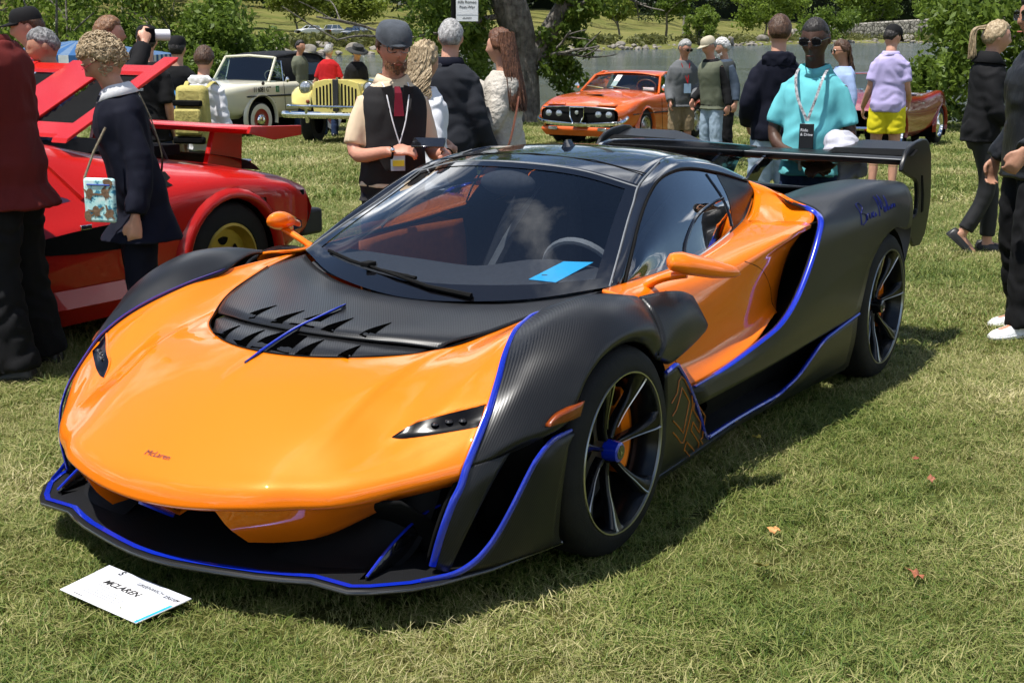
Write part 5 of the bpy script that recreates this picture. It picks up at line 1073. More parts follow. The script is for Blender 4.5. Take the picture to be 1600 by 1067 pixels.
    MB().box((-.70, .55, .925), (.02, .20, .05)).build('dash_card', mat('white_card', (.75, .75, .76), .6), T)
    MB().prism([(.12, .03), (.28, .17), (.25, -.17), (.12, -.03)][:3], .842, .850, 'z').build('bonnet_scoop', M_mb, T, smooth=0)
    for y0 in (-.35, .15): MB().tube([(-.58, y0+.1, .925), (-.66, y0-.25, .955)], .010, 5).build('wiper', M_chr, T)
    MB().tube([(-.64, -.60, .93), (-1.0, .10, 1.13)], .012, 5).build('windscreen_reflection_bar', M_sil, T) if False else None
coupe()

# --- cream convertible with black soft top
def convertible():
    T = place('convertible', 'cream classic convertible with black soft top and whitewall wheels', -5.2, 24.5, R(-120))
    S = [(1.05, [(.30, .50), (.50, .62), (.56, .75), (.52, .86), (.35, .92), (.15, .93), (0, .93)]), (.6, [(.55, .36), (.70, .48), (.74, .74), (.70, .92), (.48, .97), (.2, .99), (0, 1.0)]), (0, [(.62, .40), (.74, .52), (.77, .78), (.74, .95), (.52, 1.0), (.2, 1.02), (0, 1.02)]), (-.6, [(.62, .34), (.74, .46), (.78, .78), (.75, .96), (.55, 1.0), (.2, 1.0), (0, 1.0)]), (-1.5, [(.62, .34), (.74, .46), (.78, .78), (.75, .97), (.55, 1.0), (.2, 1.0), (0, 1.0)]), (-2.1, [(.62, .4), (.74, .52), (.77, .80), (.74, .98), (.52, 1.02), (.2, 1.03), (0, 1.03)]), (-2.8, [(.5, .45), (.66, .56), (.70, .80), (.68, 1.0), (.45, 1.02), (.2, 1.02), (0, 1.02)]), (-3.2, [(.4, .55), (.55, .65), (.6, .85), (.58, 1.02), (.4, 1.02), (.2, 1.0), (0, 1.0)])]
    section_loft(S, M_crm, 'body', T, holes=[(0, .36, .43, .35), (-2.1, .36, .43, .35)])
    for sg in (1, -1):
        for x in (0, -2.1): cwheel(T, x, .745, .325, .20, .17, 'white', sg); arch(T, x, .775, .36, M_crm, sg, z=.36)
        def sd(p): return np.array([(a, sg*b, c) for a, b, c in p])
        MB().tube(sd([(.95, .60, .74), (.3, .775, .75), (-1.2, .795, .745), (-2.8, .72, .76)]), .016, 5).build('side_trim', M_pl, T)
        MB().tube(sd([(-.62, .775, .97), (-.62, .795, .70), (-.66, .77, .48), (-1.3, .77, .47)]), .005, 4).build('shut_line', M_mb, T)
        MB().tube(sd([(-.33, .66, .99), (-.62, .60, 1.42)]), .024, 6).build('windscreen_pillar', M_crm, T)
        MB().tube(sd([(-.70, .70, .99), (-.74, .62, 1.36)]), .012, 5).build('vent_window_post', M_chr, T)
        MB().grid([sd([(-.36, .68, .99), (-.70, .70, .99)]), sd([(-.62, .61, 1.38), (-.74, .62, 1.37)])]).build('vent_window', M_gg, T, smooth=0)
        MB().grid(surf([sd([(-.74, .715, .98), (-1.5, .72, .99), (-2.2, .70, 1.02)]), sd([(-.76, .66, 1.25), (-1.5, .67, 1.27), (-2.0, .66, 1.25)]), sd([(-.68, .56, 1.45), (-1.4, .58, 1.49), (-1.9, .56, 1.45)])], 2, 2)).build('softtop_side', M_fab, T)
        MB().grid(surf([sd([(-1.35, .735, 1.10), (-1.95, .73, 1.09)]), sd([(-1.30, .69, 1.32), (-1.80, .69, 1.31)])], 2, 2)).build('side_curtain', M_gg, T)
        MB().ico((-.62, sg*.86, 1.03), .055, 2, sq=(.7, .7, 1)).build('door_mirror', M_chr, T)
        MB().box((-1.15, sg*.785, .86), (.13, .02, .02)).build('door_handle', M_chr, T, bevel=.004)
        MB().lathe([(.001, .05), (.08, .04), (.09, 0)], (.62, sg*.60, .82), 'x', 18).build('headlamp', M_head, T)
    MB().grid(surf([[(-.66, y, z) for y, z in ((-.58, 1.43), (0, 1.47), (.58, 1.43))], [(-1.3, y, z) for y, z in ((-.60, 1.49), (0, 1.53), (.60, 1.49))], [(-1.95, y, z) for y, z in ((-.60, 1.44), (0, 1.47), (.60, 1.44))], [(-2.35, y, z) for y, z in ((-.62, 1.05), (0, 1.08), (.62, 1.05))]], 4, 3)).build('softtop', M_fab, T, solid=.02)
    MB().grid(surf([[(-.28, y, z) for y, z in ((-.64, 1.0), (0, 1.02), (.64, 1.0))], [(-.60, y, z) for y, z in ((-.57, 1.40), (0, 1.43), (.57, 1.40))]], 3, 3)).build('windscreen', M_gg, T)
    MB().tube([(-.61, -.58, 1.42), (-.60, 0, 1.45), (-.61, .58, 1.42)], .024, 6).build('windscreen_header', M_crm, T)
    MB().box((-1.4, 0, .96), (1.5, 1.2, .10)).build('cabin_floor', M_mb, T)
    MB().tube([V(-.85, .33, 1.06)+V(.05*math.sin(t), .19*math.cos(t), .12*math.sin(t)) for t in np.linspace(0, 6.3, 21)], .010, 6, caps=False).build('steering_wheel', M_crm, T)
    Mx = Matrix.Translation((-.02, .776, .825)) @ Matrix.Rotation(R(180), 4, 'Z') @ Matrix.Rotation(R(90), 4, 'X')
    textmesh('11 6081 GZ', .125, M_mb, 'registration', Mx @ Matrix.Scale(.78, 4, (1, 0, 0)), T, bold=.002)
    MB().box((-.43, .786, .865), (.085, .006, .11)).build('registration_tab', mat('green_tab', (.01, .16, .05), .5, var=.1), T)
    textmesh('1', .10, mat('white_card', (.75, .75, .76), .6), 'tab_number', Matrix.Translation((-.43, .7905, .83)) @ Matrix.Rotation(R(180), 4, 'Z') @ Matrix.Rotation(R(90), 4, 'X'), T)
    MB().ico((-.05, .772, .975), .045, 2, sq=(1, .15, .8)).build('fender_badge', M_disc, T)
convertible()

# --- yellow open tourer, nose on
def tourer():
    T = place('tourer', 'pale yellow tourer with slatted grille and chrome bumper behind the flat cap man', -2.75, 22.6, R(-104))
    MB().rings(np.array([[(x, y*w_, z) for y, z in ((-.40, .55), (-.46, .75), (-.42, 1.02), (-.25, 1.08), (.25, 1.08), (.42, 1.02), (.46, .75), (.40, .55))] for x, w_ in ((.62, .92), (.60, .98), (.2, 1.), (-.5, 1.25), (-.7, 1.3))])).build('bonnet', M_ylw, T, smooth=30)
    MB().prism([(-.40, .55), (-.44, .80), (-.38, 1.04), (-.2, 1.085), (.2, 1.085), (.38, 1.04), (.44, .80), (.40, .55)], .615, .65, 'x').build('grille_panel', M_ylw, T, smooth=0, bevel=.01)
    for sg in (1, -1):
        for k in range(5): y = sg*(.10+.060*k); MB().box((.652, y, .82-.004*k), (.01, .030, .40-.03*k)).build('grille_slot', M_mb, T, bevel=.004)
        MB().lathe([(.001, .05), (.08, .04), (.105, .0), (.11, -.06)], (.58, sg*.56, .95), 'x', 22).build('headlamp', M_head, T, smooth=60)
        MB().lathe([(.112, -.01), (.118, .012), (.100, .012)], (.58, sg*.56, .95), 'x', 22).build('headlamp_rim', M_chr, T)
        MB().grid(surf([[(.66, sg*.45, .58), (.66, sg*.62, .60), (.62, sg*.80, .66)], [(.60, sg*.44, .90), (.55, sg*.65, .90), (.45, sg*.86, .86)], [(.2, sg*.44, 1.0), (.1, sg*.68, 1.0), (.0, sg*.88, .94)], [(-.5, sg*.5, .98), (-.5, sg*.70, .85), (-.6, sg*.88, .65)]], 4, 4)).build('front_fender', M_ylw, T, solid=.02)
        cwheel(T, .05, .76, .36, .20, .20, 'alloy', sg)
        MB().ico((.655, sg*.50, .72), .035, 2, sq=(.5, 1, 1)).build('side_lamp', M_amb, T)
        MB().tube([(.86, sg*.42, .40), (.90, sg*.42, .50), (.90, sg*.42, .66)], .035, 8).build('bumper_guard', M_chr, T)
    MB().tube(cr1([(.70, -.90, .52), (.86, -.78, .52), (.90, 0, .52), (.86, .78, .52), (.70, .90, .52)], 5), .055, 8, flat=.8, up=(1, 0, 0)).build('bumper', M_chr, T)
    MB().tube(cr1([(.74, -.80, .66), (.88, -.70, .66), (.90, 0, .66), (.88, .70, .66), (.74, .80, .66)], 5), .022, 8).build('bumper_bar', M_chr, T)
    MB().box((.68, 0, .83), (.03, .10, .52)).build('grille_centre', M_pl, T, bevel=.01)
    MB().prism([(.60, 1.06), (.60, 1.12), (.50, 1.12), (.46, 1.07)], -.02, .02, 'y').build('bonnet_mascot', M_chr, T, smooth=0)
    MB().box((-1.4, 0, .75), (1.8, 1.5, .50)).build('body', M_ylw, T, bevel=.06)
    MB().box((-.72, 0, 1.02), (.06, 1.35, .05)).build('scuttle', M_chr, T, bevel=.01)
tourer()

# --- dark red roadster at the right
def roadster():
    sx, sy = 7.28+2.4*-.53, 23.0+2.4*-.848; lx, ly = math.sin(-YAW), math.cos(YAW)
    T = place('roadster', 'dark red open roadster behind the man in lavender', sx-lx*.74, sy-ly*.74)
    S = [(.85, [(.50, .40), (.62, .45), (.66, .58), (.62, .68), (.4, .70), (.2, .70), (0, .70)]), (.45, [(.65, .30), (.76, .40), (.80, .62), (.76, .80), (.5, .78), (.2, .80), (0, .81)]), (0, [(.68, .34), (.78, .42), (.82, .66), (.78, .86), (.55, .82), (.2, .86), (0, .87)]), (-.6, [(.66, .22), (.76, .32), (.80, .62), (.76, .84), (.55, .88), (.2, .91), (0, .92)]), (-1.4, [(.66, .20), (.76, .3), (.80, .6), (.77, .82), (.6, .84), (.2, .80), (0, .78)]), (-2.0, [(.68, .26), (.78, .36), (.82, .64), (.79, .88), (.55, .86), (.2, .84), (0, .84)]), (-2.4, [(.68, .34), (.78, .42), (.83, .66), (.79, .90), (.5, .86), (.2, .86), (0, .86)]), (-2.9, [(.62, .34), (.72, .42), (.76, .60), (.70, .80), (.45, .79), (.2, .79), (0, .79)]), (-3.25, [(.5, .42), (.58, .48), (.6, .58), (.55, .66), (.4, .66), (.2, .66), (0, .66)])]
    section_loft(S, M_red2, 'body', T, holes=[(0, .32, .38, .4), (-2.4, .32, .38, .4)])
    for sg in (1, -1):
        for x in (0, -2.4): cwheel(T, x, .80, .325, .215, .17, 'chrome', sg); arch(T, x, .822, .31, M_red2, sg, z=.32)
        MB().lathe([(.001, .05), (.07, .04), (.085, 0)], (.66, sg*.58, .70), 'x', 18).build('headlamp', M_head, T)
        MB().tube([(-.62, sg*.62, .90), (-.80, sg*.60, 1.20)], .016, 6).build('windscreen_post', M_chr, T)
        MB().tube([(.80, sg*.15, .42), (.80, sg*.72, .43), (.55, sg*.84, .45)], .035, 7).build('bumper', M_chr, T)
        MB().box((-1.25, sg*.80, .74), (.12, .02, .02)).build('door_handle', M_chr, T)
        MB().lathe([(.001, .02), (.05, .015), (.055, 0)], (-2.35, sg*.60, .885), 'z', 16).build('filler_cap', M_chr, T)
    MB().tube([(-.80, -.60, 1.20), (-.80, 0, 1.22), (-.80, .60, 1.20)], .014, 6).build('windscreen_frame', M_chr, T)
    MB().grid([[(-.62, -.62, .90), (-.62, .62, .90)], [(-.80, -.60, 1.20), (-.80, .60, 1.20)]]).build('windscreen', M_gg, T, smooth=0)
    MB().box((-1.5, 0, .82), (.8, 1.1, .06)).build('cockpit', M_mb, T)
    MB().prism([(-.35, .44), (.35, .44), (.30, .60), (-.30, .60)], .84, .87, 'x').build('grille', M_mb, T, smooth=0); MB().tube([(.875, a, b) for a, b in ((-.35, .44), (.35, .44), (.30, .60), (-.30, .60), (-.35, .44))], .014, 5).build('grille_trim', M_chr, T)
roadster()

# --- cars parked across the water
def far_car(lab, t, d, yaw, col, kind):
    T = thing('parked_car', lab, 'car', bt(t, d, .02), yaw, 'cars parked across the water'); h = 1.45 if kind == 'saloon' else 1.68; b = .95 if kind == 'saloon' else 1.05
    m_ = paint('far_%s' % col[0], col[1], .1, .3)
    S = [(2.2, [(.6, .35), (.8, .42), (.82, .6), (.7, .7), (0, .72)]), (1.5, [(.7, .25), (.88, .4), (.9, .75), (.8, b-.08), (0, b)]), (.6, [(.7, .22), (.88, .35), (.9, .8), (.82, b), (0, b+.04)]), (-1.2, [(.7, .22), (.88, .35), (.9, .8), (.82, b+.02), (0, b+.06)]), (-1.9, [(.7, .3), (.86, .4), (.88, .8), (.8, b), (0, b+.02)]), (-2.25, [(.6, .4), (.78, .45), (.8, .7), (.72, b-.1), (0, b-.08)])]
    section_loft(S, m_, 'body', T, 3, 2)
    r0 = -1.7 if kind == 'saloon' else -2.1
    for nm, mm, k in (('greenhouse', M_gs, 0), ):
        MB().rings([[(x, y, b-.02) for x, y in ((.85, .72), (.85, -.72), (r0, -.72), (r0, .72))], [(x, y, h-.05) for x, y in ((.15, .56), (.15, -.56), (r0+.45, -.56), (r0+.45, .56))]]).build(nm, mm, T, smooth=0)
    MB().box((-.35 if kind == 'saloon' else -.6, 0, h-.03), (1.15 if kind == 'saloon' else 1.7, 1.16, .06)).build('roof', m_, T, bevel=.02)
    for sg in (1, -1):
        for x in (1.35, -1.4): cwheel(T, x, .87, .33, .21, .2, 'alloy', sg)
        for a, c in (((.86, .73, b), (.16, .57, h-.04)), ((-.45, .74, b), (-.45, .57, h-.04)), ((r0, .73, b), (r0+.45, .57, h-.04))): MB().tube([(a[0], sg*a[1], a[2]), (c[0], sg*c[1], c[2])], .035, 5).build('pillar', m_, T)
        MB().box((2.12, sg*.58, .66), (.12, .32, .12)).build('headlamp', M_head, T, bevel=.02); MB().box((-2.2, sg*.6, .78), (.1, .26, .12)).build('tail_lamp', M_amb, T, bevel=.02)
far_car('white saloon parked across the water, leftmost of the far cars', -.151, 205, R(-135), ('white', (.72, .73, .75)), 'saloon')
far_car('silver sport utility parked tail-on across the water', -.1315, 209, R(62), ('silver', (.55, .56, .58)), 'suv')
far_car('dark grey saloon parked across the water between the silver and black cars', -.1205, 203, R(-112), ('graphite', (.05, .06, .08)), 'saloon')
far_car('black sport utility parked across the water, rightmost of the far cars', -.1125, 208, R(70), ('black', (.010, .011, .016)), 'suv')
# ------------------------------------------------------------------ people
def skin(name, c): return mat('skin_'+name, c, .5, var=.10, vscale=9, bump=.08, bscale=90, spec=.4)
SK_P = skin('pale', (.52, .27, .18)); SK_T = skin('tan', (.40, .20, .125)); SK_D = skin('dark', (.060, .026, .014)); SK_R = skin('ruddy', (.50, .235, .16))
def cloth(name, c, rough=.85, var=.08, bump=.32, bscale=9., sheen=.0, an=(1, 1, .45)): return mat('cloth_'+name, c, rough, var=var, vscale=5, bump=bump, bscale=bscale, spec=.2, aniso=an)
def hairmat(name, a, b): return mat('hair_'+name, a, .45, vcol=b, vscale=55, bump=.6, bscale=90, spec=.4, aniso=(1, 1, .12), detail=3)
H_BR = hairmat('brown', (.035, .016, .008), (.10, .05, .025)); H_BL = hairmat('blond', (.22, .15, .08), (.50, .39, .24)); H_GY = hairmat('grey', (.16, .155, .15), (.46, .45, .44)); H_DK = hairmat('dark', (.008, .006, .005), (.03, .024, .02)); H_AU = hairmat('auburn', (.06, .022, .010), (.17, .07, .032)); H_GN = hairmat('ginger', (.10, .045, .018), (.26, .13, .06)); H_WH = hairmat('white', (.4, .39, .38), (.7, .69, .67))
M_shoe = mat('black_leather', (.012, .011, .010), .4, var=.3, vscale=20); M_sho2 = mat('white_sneaker', (.75, .75, .76), .6, var=.05, vscale=20, bump=.2, bscale=60)
M_dglass = mat('sunglass_lens', (.005, .005, .006), .22, spec=.3, var=.2, vscale=6)

def headpts(n=28, k=22):
    """a face: front is -y, about 0.235 tall"""
    A = []
    for i in range(k):
        f = -math.pi/2+math.pi*(i+.5)/k; row = []
        for j in range(n):
            a = 2*math.pi*j/n; x, y, z = math.cos(f)*math.sin(a), -math.cos(f)*math.cos(a), math.sin(f)
            X, Y, Z = x*.077, y*.098, z*.118
            t = max(0, -z)
            X *= 1-.30*t**1.3
            if y < 0: Y = Y*(1-.12*t)-.010*t
            else: Y *= 1-.32*t**1.2
            if y > 0: Y += .006*(1-abs(z))
            if y < 0:
                fx = lambda x0, z0, sx, sz: math.exp(-((X-x0)/sx)**2-((Z-z0)/sz)**2)
                Y -= .026*fx(0, -.024, .013, .017)+.012*fx(0, .004, .010, .028)
                Y += .011*(fx(.031, .008, .016, .011)+fx(-.031, .008, .016, .011))
                Y -= .005*(fx(.03, .032, .03, .010)+fx(-.03, .032, .03, .010))
                Y -= .006*(fx(0, -.062, .022, .008)+fx(0, -.074, .020, .007)); Y += .004*fx(0, -.068, .024, .003)
                Y -= .010*fx(0, -.103, .026, .016)
                Y -= .004*(fx(.045, -.025, .02, .02)+fx(-.045, -.025, .02, .02))
            row.append((X, Y, Z))
        A.append(row)
    return np.array(A)
HEAD = headpts()
def hand(mb, w, d, up, side, curl=.5, sp=.18, thumb=.5):
    """palm and five bent fingers: w wrist, d pointing direction, up back of the hand, side +1 if the thumb lies to cross(d,up)"""
    d = V(*d)/np.linalg.norm(d); up = V(*up)-d*np.dot(up, d); up /= np.linalg.norm(up); s = np.cross(d, up)*side
    pal = [w-d*.01, w+d*.03, w+d*.065, w+d*.092]
    a = np.linspace(0, 2*np.pi, 10, endpoint=False)
    rings = [[p+s*ww*np.cos(b)+up*hh*np.sin(b) for b in a] for p, ww, hh in zip(pal, (.027, .036, .041, .037), (.020, .0165, .0155, .013))]
    mb.rings(rings)
    for k, (o, L) in enumerate(((.029, .070), (.010, .079), (-.010, .073), (-.029, .057))):
        p = w+d*.086+s*o; dd = d+s*sp*(o/.03)*.35; dd /= np.linalg.norm(dd); q = [p]; u = up.copy()
        for i, f in enumerate((.42, .32, .26)):
            an = curl*(.75 if i == 0 else 1.0); dd, u = dd*math.cos(an)-u*math.sin(an), u*math.cos(an)+dd*math.sin(an); q.append(q[-1]+dd*L*f)
        mb.tube(cr1(q, 2), np.linspace(.0098, .0076, 7), 7)
    q = [w+d*.018+s*.022, w+d*.040+s*.046-up*.008*thumb, w+d*.066+s*.054-up*.022*thumb, w+d*.088+s*.048-up*.036*thumb]
    mb.tube(cr1(q, 2), np.linspace(.0135, .0088, 7), 7)
def remesh(o, vox, disp=0., scale=.12, smooth=2):
    m = o.modifiers.new('unite', 'REMESH'); m.mode = 'VOXEL'; m.voxel_size = vox; m.use_smooth_shade = True
    if smooth: s = o.modifiers.new('soft', 'SMOOTH'); s.iterations = smooth; s.factor = .5
    if disp:
        t = bpy.data.textures.get('fold%.2f' % scale) or bpy.data.textures.new('fold%.2f' % scale, 'WOOD'); t.wood_type = 'BANDNOISE'; t.noise_basis_2 = 'SIN'; t.noise_scale = scale; t.turbulence = 14.
        d = o.modifiers.new('folds', 'DISPLACE'); d.texture = t; d.strength = disp*.6; d.mid_level = .5; d.texture_coords = 'LOCAL'
    return o
def ell(c, rx, ry, n=36, e=2.3):
    a = np.linspace(0, 2*np.pi, n, endpoint=False); ca, sa = np.cos(a), np.sin(a)
    return np.stack([c[0]+rx*np.sign(ca)*np.abs(ca)**(2/e), c[1]+ry*np.sign(sa)*np.abs(sa)**(2/e), np.full(n, c[2])], -1)
TORSO = [(.86, .140, .100, 0), (.95, .152, .108, .005), (1.03, .143, .100, 0), (1.12, .137, .096, -.005), (1.22, .143, .104, -.008), (1.31, .150, .108, -.005), (1.37, .147, .100, .004), (1.41, .126, .084, .010), (1.44, .094, .072, .012), (1.47, .068, .062, .012)]
class Person: pass
def person(label, xy, face, h=1.75, girth=1., lean=0., twist=0., head=(0., 0.), arms={}, legs={}, sk=SK_P, top=None, bot=None, shoe=M_shoe, hair=None, female=False, vox=.011, zoff=None, body=True, belly=0.):
    p = Person(); x, y = xy
    T = thing('person', label, 'person', (x, y, gz(x, y) if zoff is None else zoff), R(face), 'people at the show', h/1.75); p.t = T
    L_ = R(lean); Tw = R(twist); RU = rotz(Tw)@rotx(L_); piv = V(0, 0, .95)
    U = lambda q: piv+(np.asarray(q, float)-piv)@RU.T
    g = girth; sw = .130 if female else .148
    J = {}
    for s, sg in (('r', -1), ('l', 1)):
        A = arms.get(s, {})
        J['sh'+s] = U((sg*sw*(.5+.5*g), .012, 1.372)); J['el'+s] = U(V(.70, 1, 1)*V(*A['el'])-V(0, 0, .015) if 'el' in A else (sg*(.180*g), .045, 1.11)); J['wr'+s] = U(A.get('wr', (sg*(.195*g), -.03, .86)))
        Lg = legs.get(s, {})
        J['hi'+s] = V(sg*.074, 0, .90); J['kn'+s] = V(*Lg.get('kn', (sg*.10, -.015, .49))); J['an'+s] = V(*Lg.get('an', (sg*.105, .03, .075))); J['td'+s] = V(*Lg.get('td', (sg*.18, -1, 0)))
    hc = U((0, -.015, 1.50))+V(0, -.012-.02*math.sin(R(head[1])), .135); p.hc = hc
    RH = rotz(R(head[0]))@rotx(R(head[1])); p.RH = RH; p.U = U; p.J = J; p.RU = RU
    HP = lambda q: hc+np.asarray(q, float)@RH.T
    p.HP = HP
    tor = lambda gr, off, z0=0., z1=9.: [U(r) for r in [ell((0, cy-(belly*math.exp(-((z-1.07)/.13)**2))*.6, z), (hx*(.9 if female and z > 1.2 else 1)*gr+off), (hy*gr+off+(belly*math.exp(-((z-1.07)/.13)**2))*.6)) for z, hx, hy, cy in TORSO if z0 <= z <= z1]]
    b = MB()
    b.rings(tor(g, -.012))
    b.tube([U((0, .012, 1.43)), U((0, .004, 1.50)), hc+V(0, .012, -.07)], [.062*g**.5, .056*g**.5, .056*g**.5], 12)
    hd = np.array([HP(r) for r in HEAD]); b.rings(hd)
    for sg in (-1, 1): b.rings([[HP((sg*(.074+.012*q), .012+.018*math.cos(a)*rr+.006*q, -.004+.030*math.sin(a)*rr)) for a in np.linspace(0, 6.283, 8, endpoint=False)] for q, rr in ((0, .7), (.5, 1), (1, .8))])
    for s, sg in (('r', -1), ('l', 1)):
        arm = cr1([J['sh'+s], J['el'+s], J['wr'+s]], 5); b.tube(arm, np.interp(np.linspace(0, 1, 11), [0, .25, .5, .62, 1], np.array([.042, .041, .037, .040, .027])*(g**.6 if not female else .85)), 12)
        A = arms.get(s, {}); w = J['wr'+s]
        hd_ = np.array(A.get('hd', (0, -.25, -1)), float)@RU.T; hu = np.array(A.get('hu', (sg, 0, 0)), float)@RU.T
        hand(b, w, hd_, hu, A.get('ts', 1 if s == 'l' else -1)*A.get('flip', 1), A.get('curl', .45))
        b.tube(cr1([J['hi'+s]+V(0, 0, .03), J['kn'+s], J['an'+s]], 5), np.interp(np.linspace(0, 1, 11), [0, .3, .5, .68, 1], np.array([.076, .070, .053, .055, .037])*g**.4), 12)
        td = J['td'+s]/np.linalg.norm(J['td'+s]); an = J['an'+s]; b.tube([an+V(0, 0, -.005)-td*.045, an-V(0, 0, .025)+td*.03, an-V(0, 0, .045)+td*.14], [.035, .036, .025], 8)
    remesh(b.build('body', sk, T, smooth=0), vox)
    # shoes
    for s in 'rl':
        an, td = J['an'+s], J['td'+s]/np.linalg.norm(J['td'+s]); sd = np.cross(td, (0, 0, 1)); sd /= np.linalg.norm(sd); upv = np.cross(sd, td)
        base = an-V(0, 0, .072) if abs(td[2]) < .05 else an-upv*.072
        m = MB(); rows = []
        for f, wd, hh in ((-.085, .020, .045), (-.07, .033, .085), (-.01, .037, .095), (.05, .040, .072), (.11, .047, .052), (.16, .043, .040), (.192, .022, .022)):
            rows.append([base+td*f+sd*wd*cx+upv*(.002+hh*cz) for cx, cz in ((-1, 0), (-1.02, .25), (-.85, .7), (-.4, 1), (.4, 1), (.85, .7), (1.02, .25), (1, 0))])
        sh = m.rings(rows).build('shoe', shoe, T, smooth=60)
        m = MB(); m.rings([[r_[0]+upv*0, r_[1]+upv*.0+(r_[1]-(r_[1]+r_[-2])/2)*.06, r_[-2]+(r_[-2]-(r_[1]+r_[-2])/2)*.06, r_[-1]] for r_ in np.array(rows)]); m.build('sole', mat('shoe_sole', (.02, .02, .02), .8, var=.2) if shoe is M_shoe else shoe, sh, smooth=40)
    # trousers or shorts
    if bot:
        bm, ln, fit = bot.get('m'), bot.get('len', 1.), bot.get('fit', 1.)
        m = MB(); m.rings([U(ell((0, .0, z), hx*g, hy*g)) if z > 1.0 else ell((0, .0, z), hx*g, hy*g) for z, hx, hy in ((.80, .11, .082), (.86, .143, .104), (.93, .154, .113), (.99, .147, .107))])
        for s in 'rl':
            P = cr1([J['hi'+s]+V(0, 0, .02), J['kn'+s], J['an'+s]+V(0, .0, -.02)], 12); k = max(4, int(len(P)*ln)); t = np.linspace(0, 1, len(P))[:k]
            m.tube(P[:k], np.interp(t, [0, .25, .5, .75, 1], np.array([.084, .082, .072, .068, .068])*(g**.5)*fit)*(1+.022*fit*(np.sin(np.arange(k)*1.1+len(label))+np.sin(np.arange(k)*2.6))*np.clip((t-.25)*4, .1, 1)), 14)
        remesh(m.build('trousers' if ln > .7 else 'shorts', bm, T, smooth=0), max(.013, vox), bot.get('fold', .008), .12, 3)
    # upper garment
    def garment(nm, m_, fit=.012, hem=.80, sl=1., z1=9., flare=.0, fold=0.005, vx=None, loose=1.0):
        fit = .006+fit*.62; m = MB(); rr = tor(g*loose, fit, .86, z1)
        lo = ell((0, -belly*.35, hem), .162*g*loose+fit+flare, .115*g*loose+fit+flare+belly*.4); rr = [lo if hem < .95 else U(lo)]+[q for q in rr if q[0][2] > -9][(1 if hem < 1.0 else 2) if hem > .86 else 0:]
        q_ = []
        for i_, r_ in enumerate(rr):
            c_ = r_.mean(0); th = np.arange(len(r_))/len(r_)*6.283; amp = .035*max(0., 1-i_/(len(rr)-1)*1.15)
            q_.append(c_+(r_-c_)*(1+amp*(np.sin(5*th+i_*.5+len(label))+.6*np.sin(8*th-i_*.9)))[:, None]*np.array([1, 1, 1])+np.zeros(3))
            q_[-1][:, 2] = r_[:, 2]
        m.rings(np.array(q_))
        if sl > 0:
            for s in 'rl':
                P = cr1([J['sh'+s]+(U((0, 0, 1.37))-J['sh'+s])*.12, J['el'+s], J['wr'+s]], 11); k = max(3, int(round((len(P)-1)*sl))+1); t = np.linspace(0, 1, len(P))[:k]
                m.tube(P[:k], (np.interp(t, [0, .15, .5, 1], np.array([.042, .047, .042, .033])*g**.5)+fit*.8)*loose**.5*(1+.022*(np.sin(np.arange(k)*1.3+len(label))+np.sin(np.arange(k)*2.9+1))*np.clip((t-.2)*5, 0, 1)), 14)
        return remesh(m.build(nm, m_, T, smooth=0), vx or max(.013, vox), fold, .15, 3)
    p.garment = garment
    if top: garment(top.get('name', 'shirt'), top['m'], **{k: v for k, v in top.items() if k not in ('m', 'name')})
    # collar
    def collar(m_, r=.066, hgt=.035, out=.016, nm='collar'):
        a = np.linspace(0, 2*np.pi, 24); A = []
        for z, rr in ((0, r+.018), (hgt, r+.004), (hgt*.9, r+.012), (-.012, r+.018+out)):
            A.append([U((rr*1.02*math.sin(t), .014-rr*.95*math.cos(t), 1.462+z-.022*max(0, math.cos(t))**3)) for t in a])
        return MB().grid(np.array(A)).build(nm, m_, T, smooth=50, solid=.004)
    p.collar = collar
    # hair
    def cap_hair(m_, off=.012, front=.062, side=.012, back=-.07, noise=.003, nm='hair', seed=0, ear=.02, zmax=9.):
        rg = np.random.RandomState(seed); A = headpts(56, 44); nrm = A/np.linalg.norm(A, axis=2)[..., None]
        az = np.arctan2(A[..., 0], -A[..., 1]); a = np.abs(az)
        line = np.where(a < .9, front, np.where(a < 1.5, front+(side-front)*(a-.9)/.6, np.where(a < 1.9, side, side+(back-side)*np.clip((a-1.9)/.5, 0, 1))))
        nz = np.sin(A[..., 0]*140+3*np.sin(A[..., 2]*60+seed))*np.sin(A[..., 1]*120+2*np.sin(A[..., 0]*90))+.5*rg.randn(*A.shape[:2])
        k = np.clip((A[..., 2]-line)/.03, 0, 1)**.6
        B = A+nrm*((off*k+noise*nz*k-.006*(1-k))[..., None]); keep = (A[..., 2] > line-.006) & (A[..., 2] < zmax)
        m = MB(); r_, c_ = keep.shape; fs = [(i*c_+j, i*c_+(j+1) % c_, (i+1)*c_+(j+1) % c_, (i+1)*c_+j) for i in range(r_-1) for j in range(c_) if keep[i, j] and keep[i, (j+1) % c_] and keep[i+1, j]]
        top_ = B[-1].mean(0); vv = np.concatenate([B.reshape(-1, 3), [top_]]); fs += [] if zmax < 9 else [((r_-1)*c_+j, (r_-1)*c_+(j+1) % c_, len(vv)-1) for j in range(c_)]
        m.add(HP(vv), fs); o = m.build(nm, m_, T, smooth=70); bm = bmesh.new(); bm.from_mesh(o.data); bmesh.ops.delete(bm, geom=[v for v in bm.verts if not v.link_faces], context='VERTS'); bm.to_mesh(o.data); bm.free()
        return o
    p.cap_hair = cap_hair
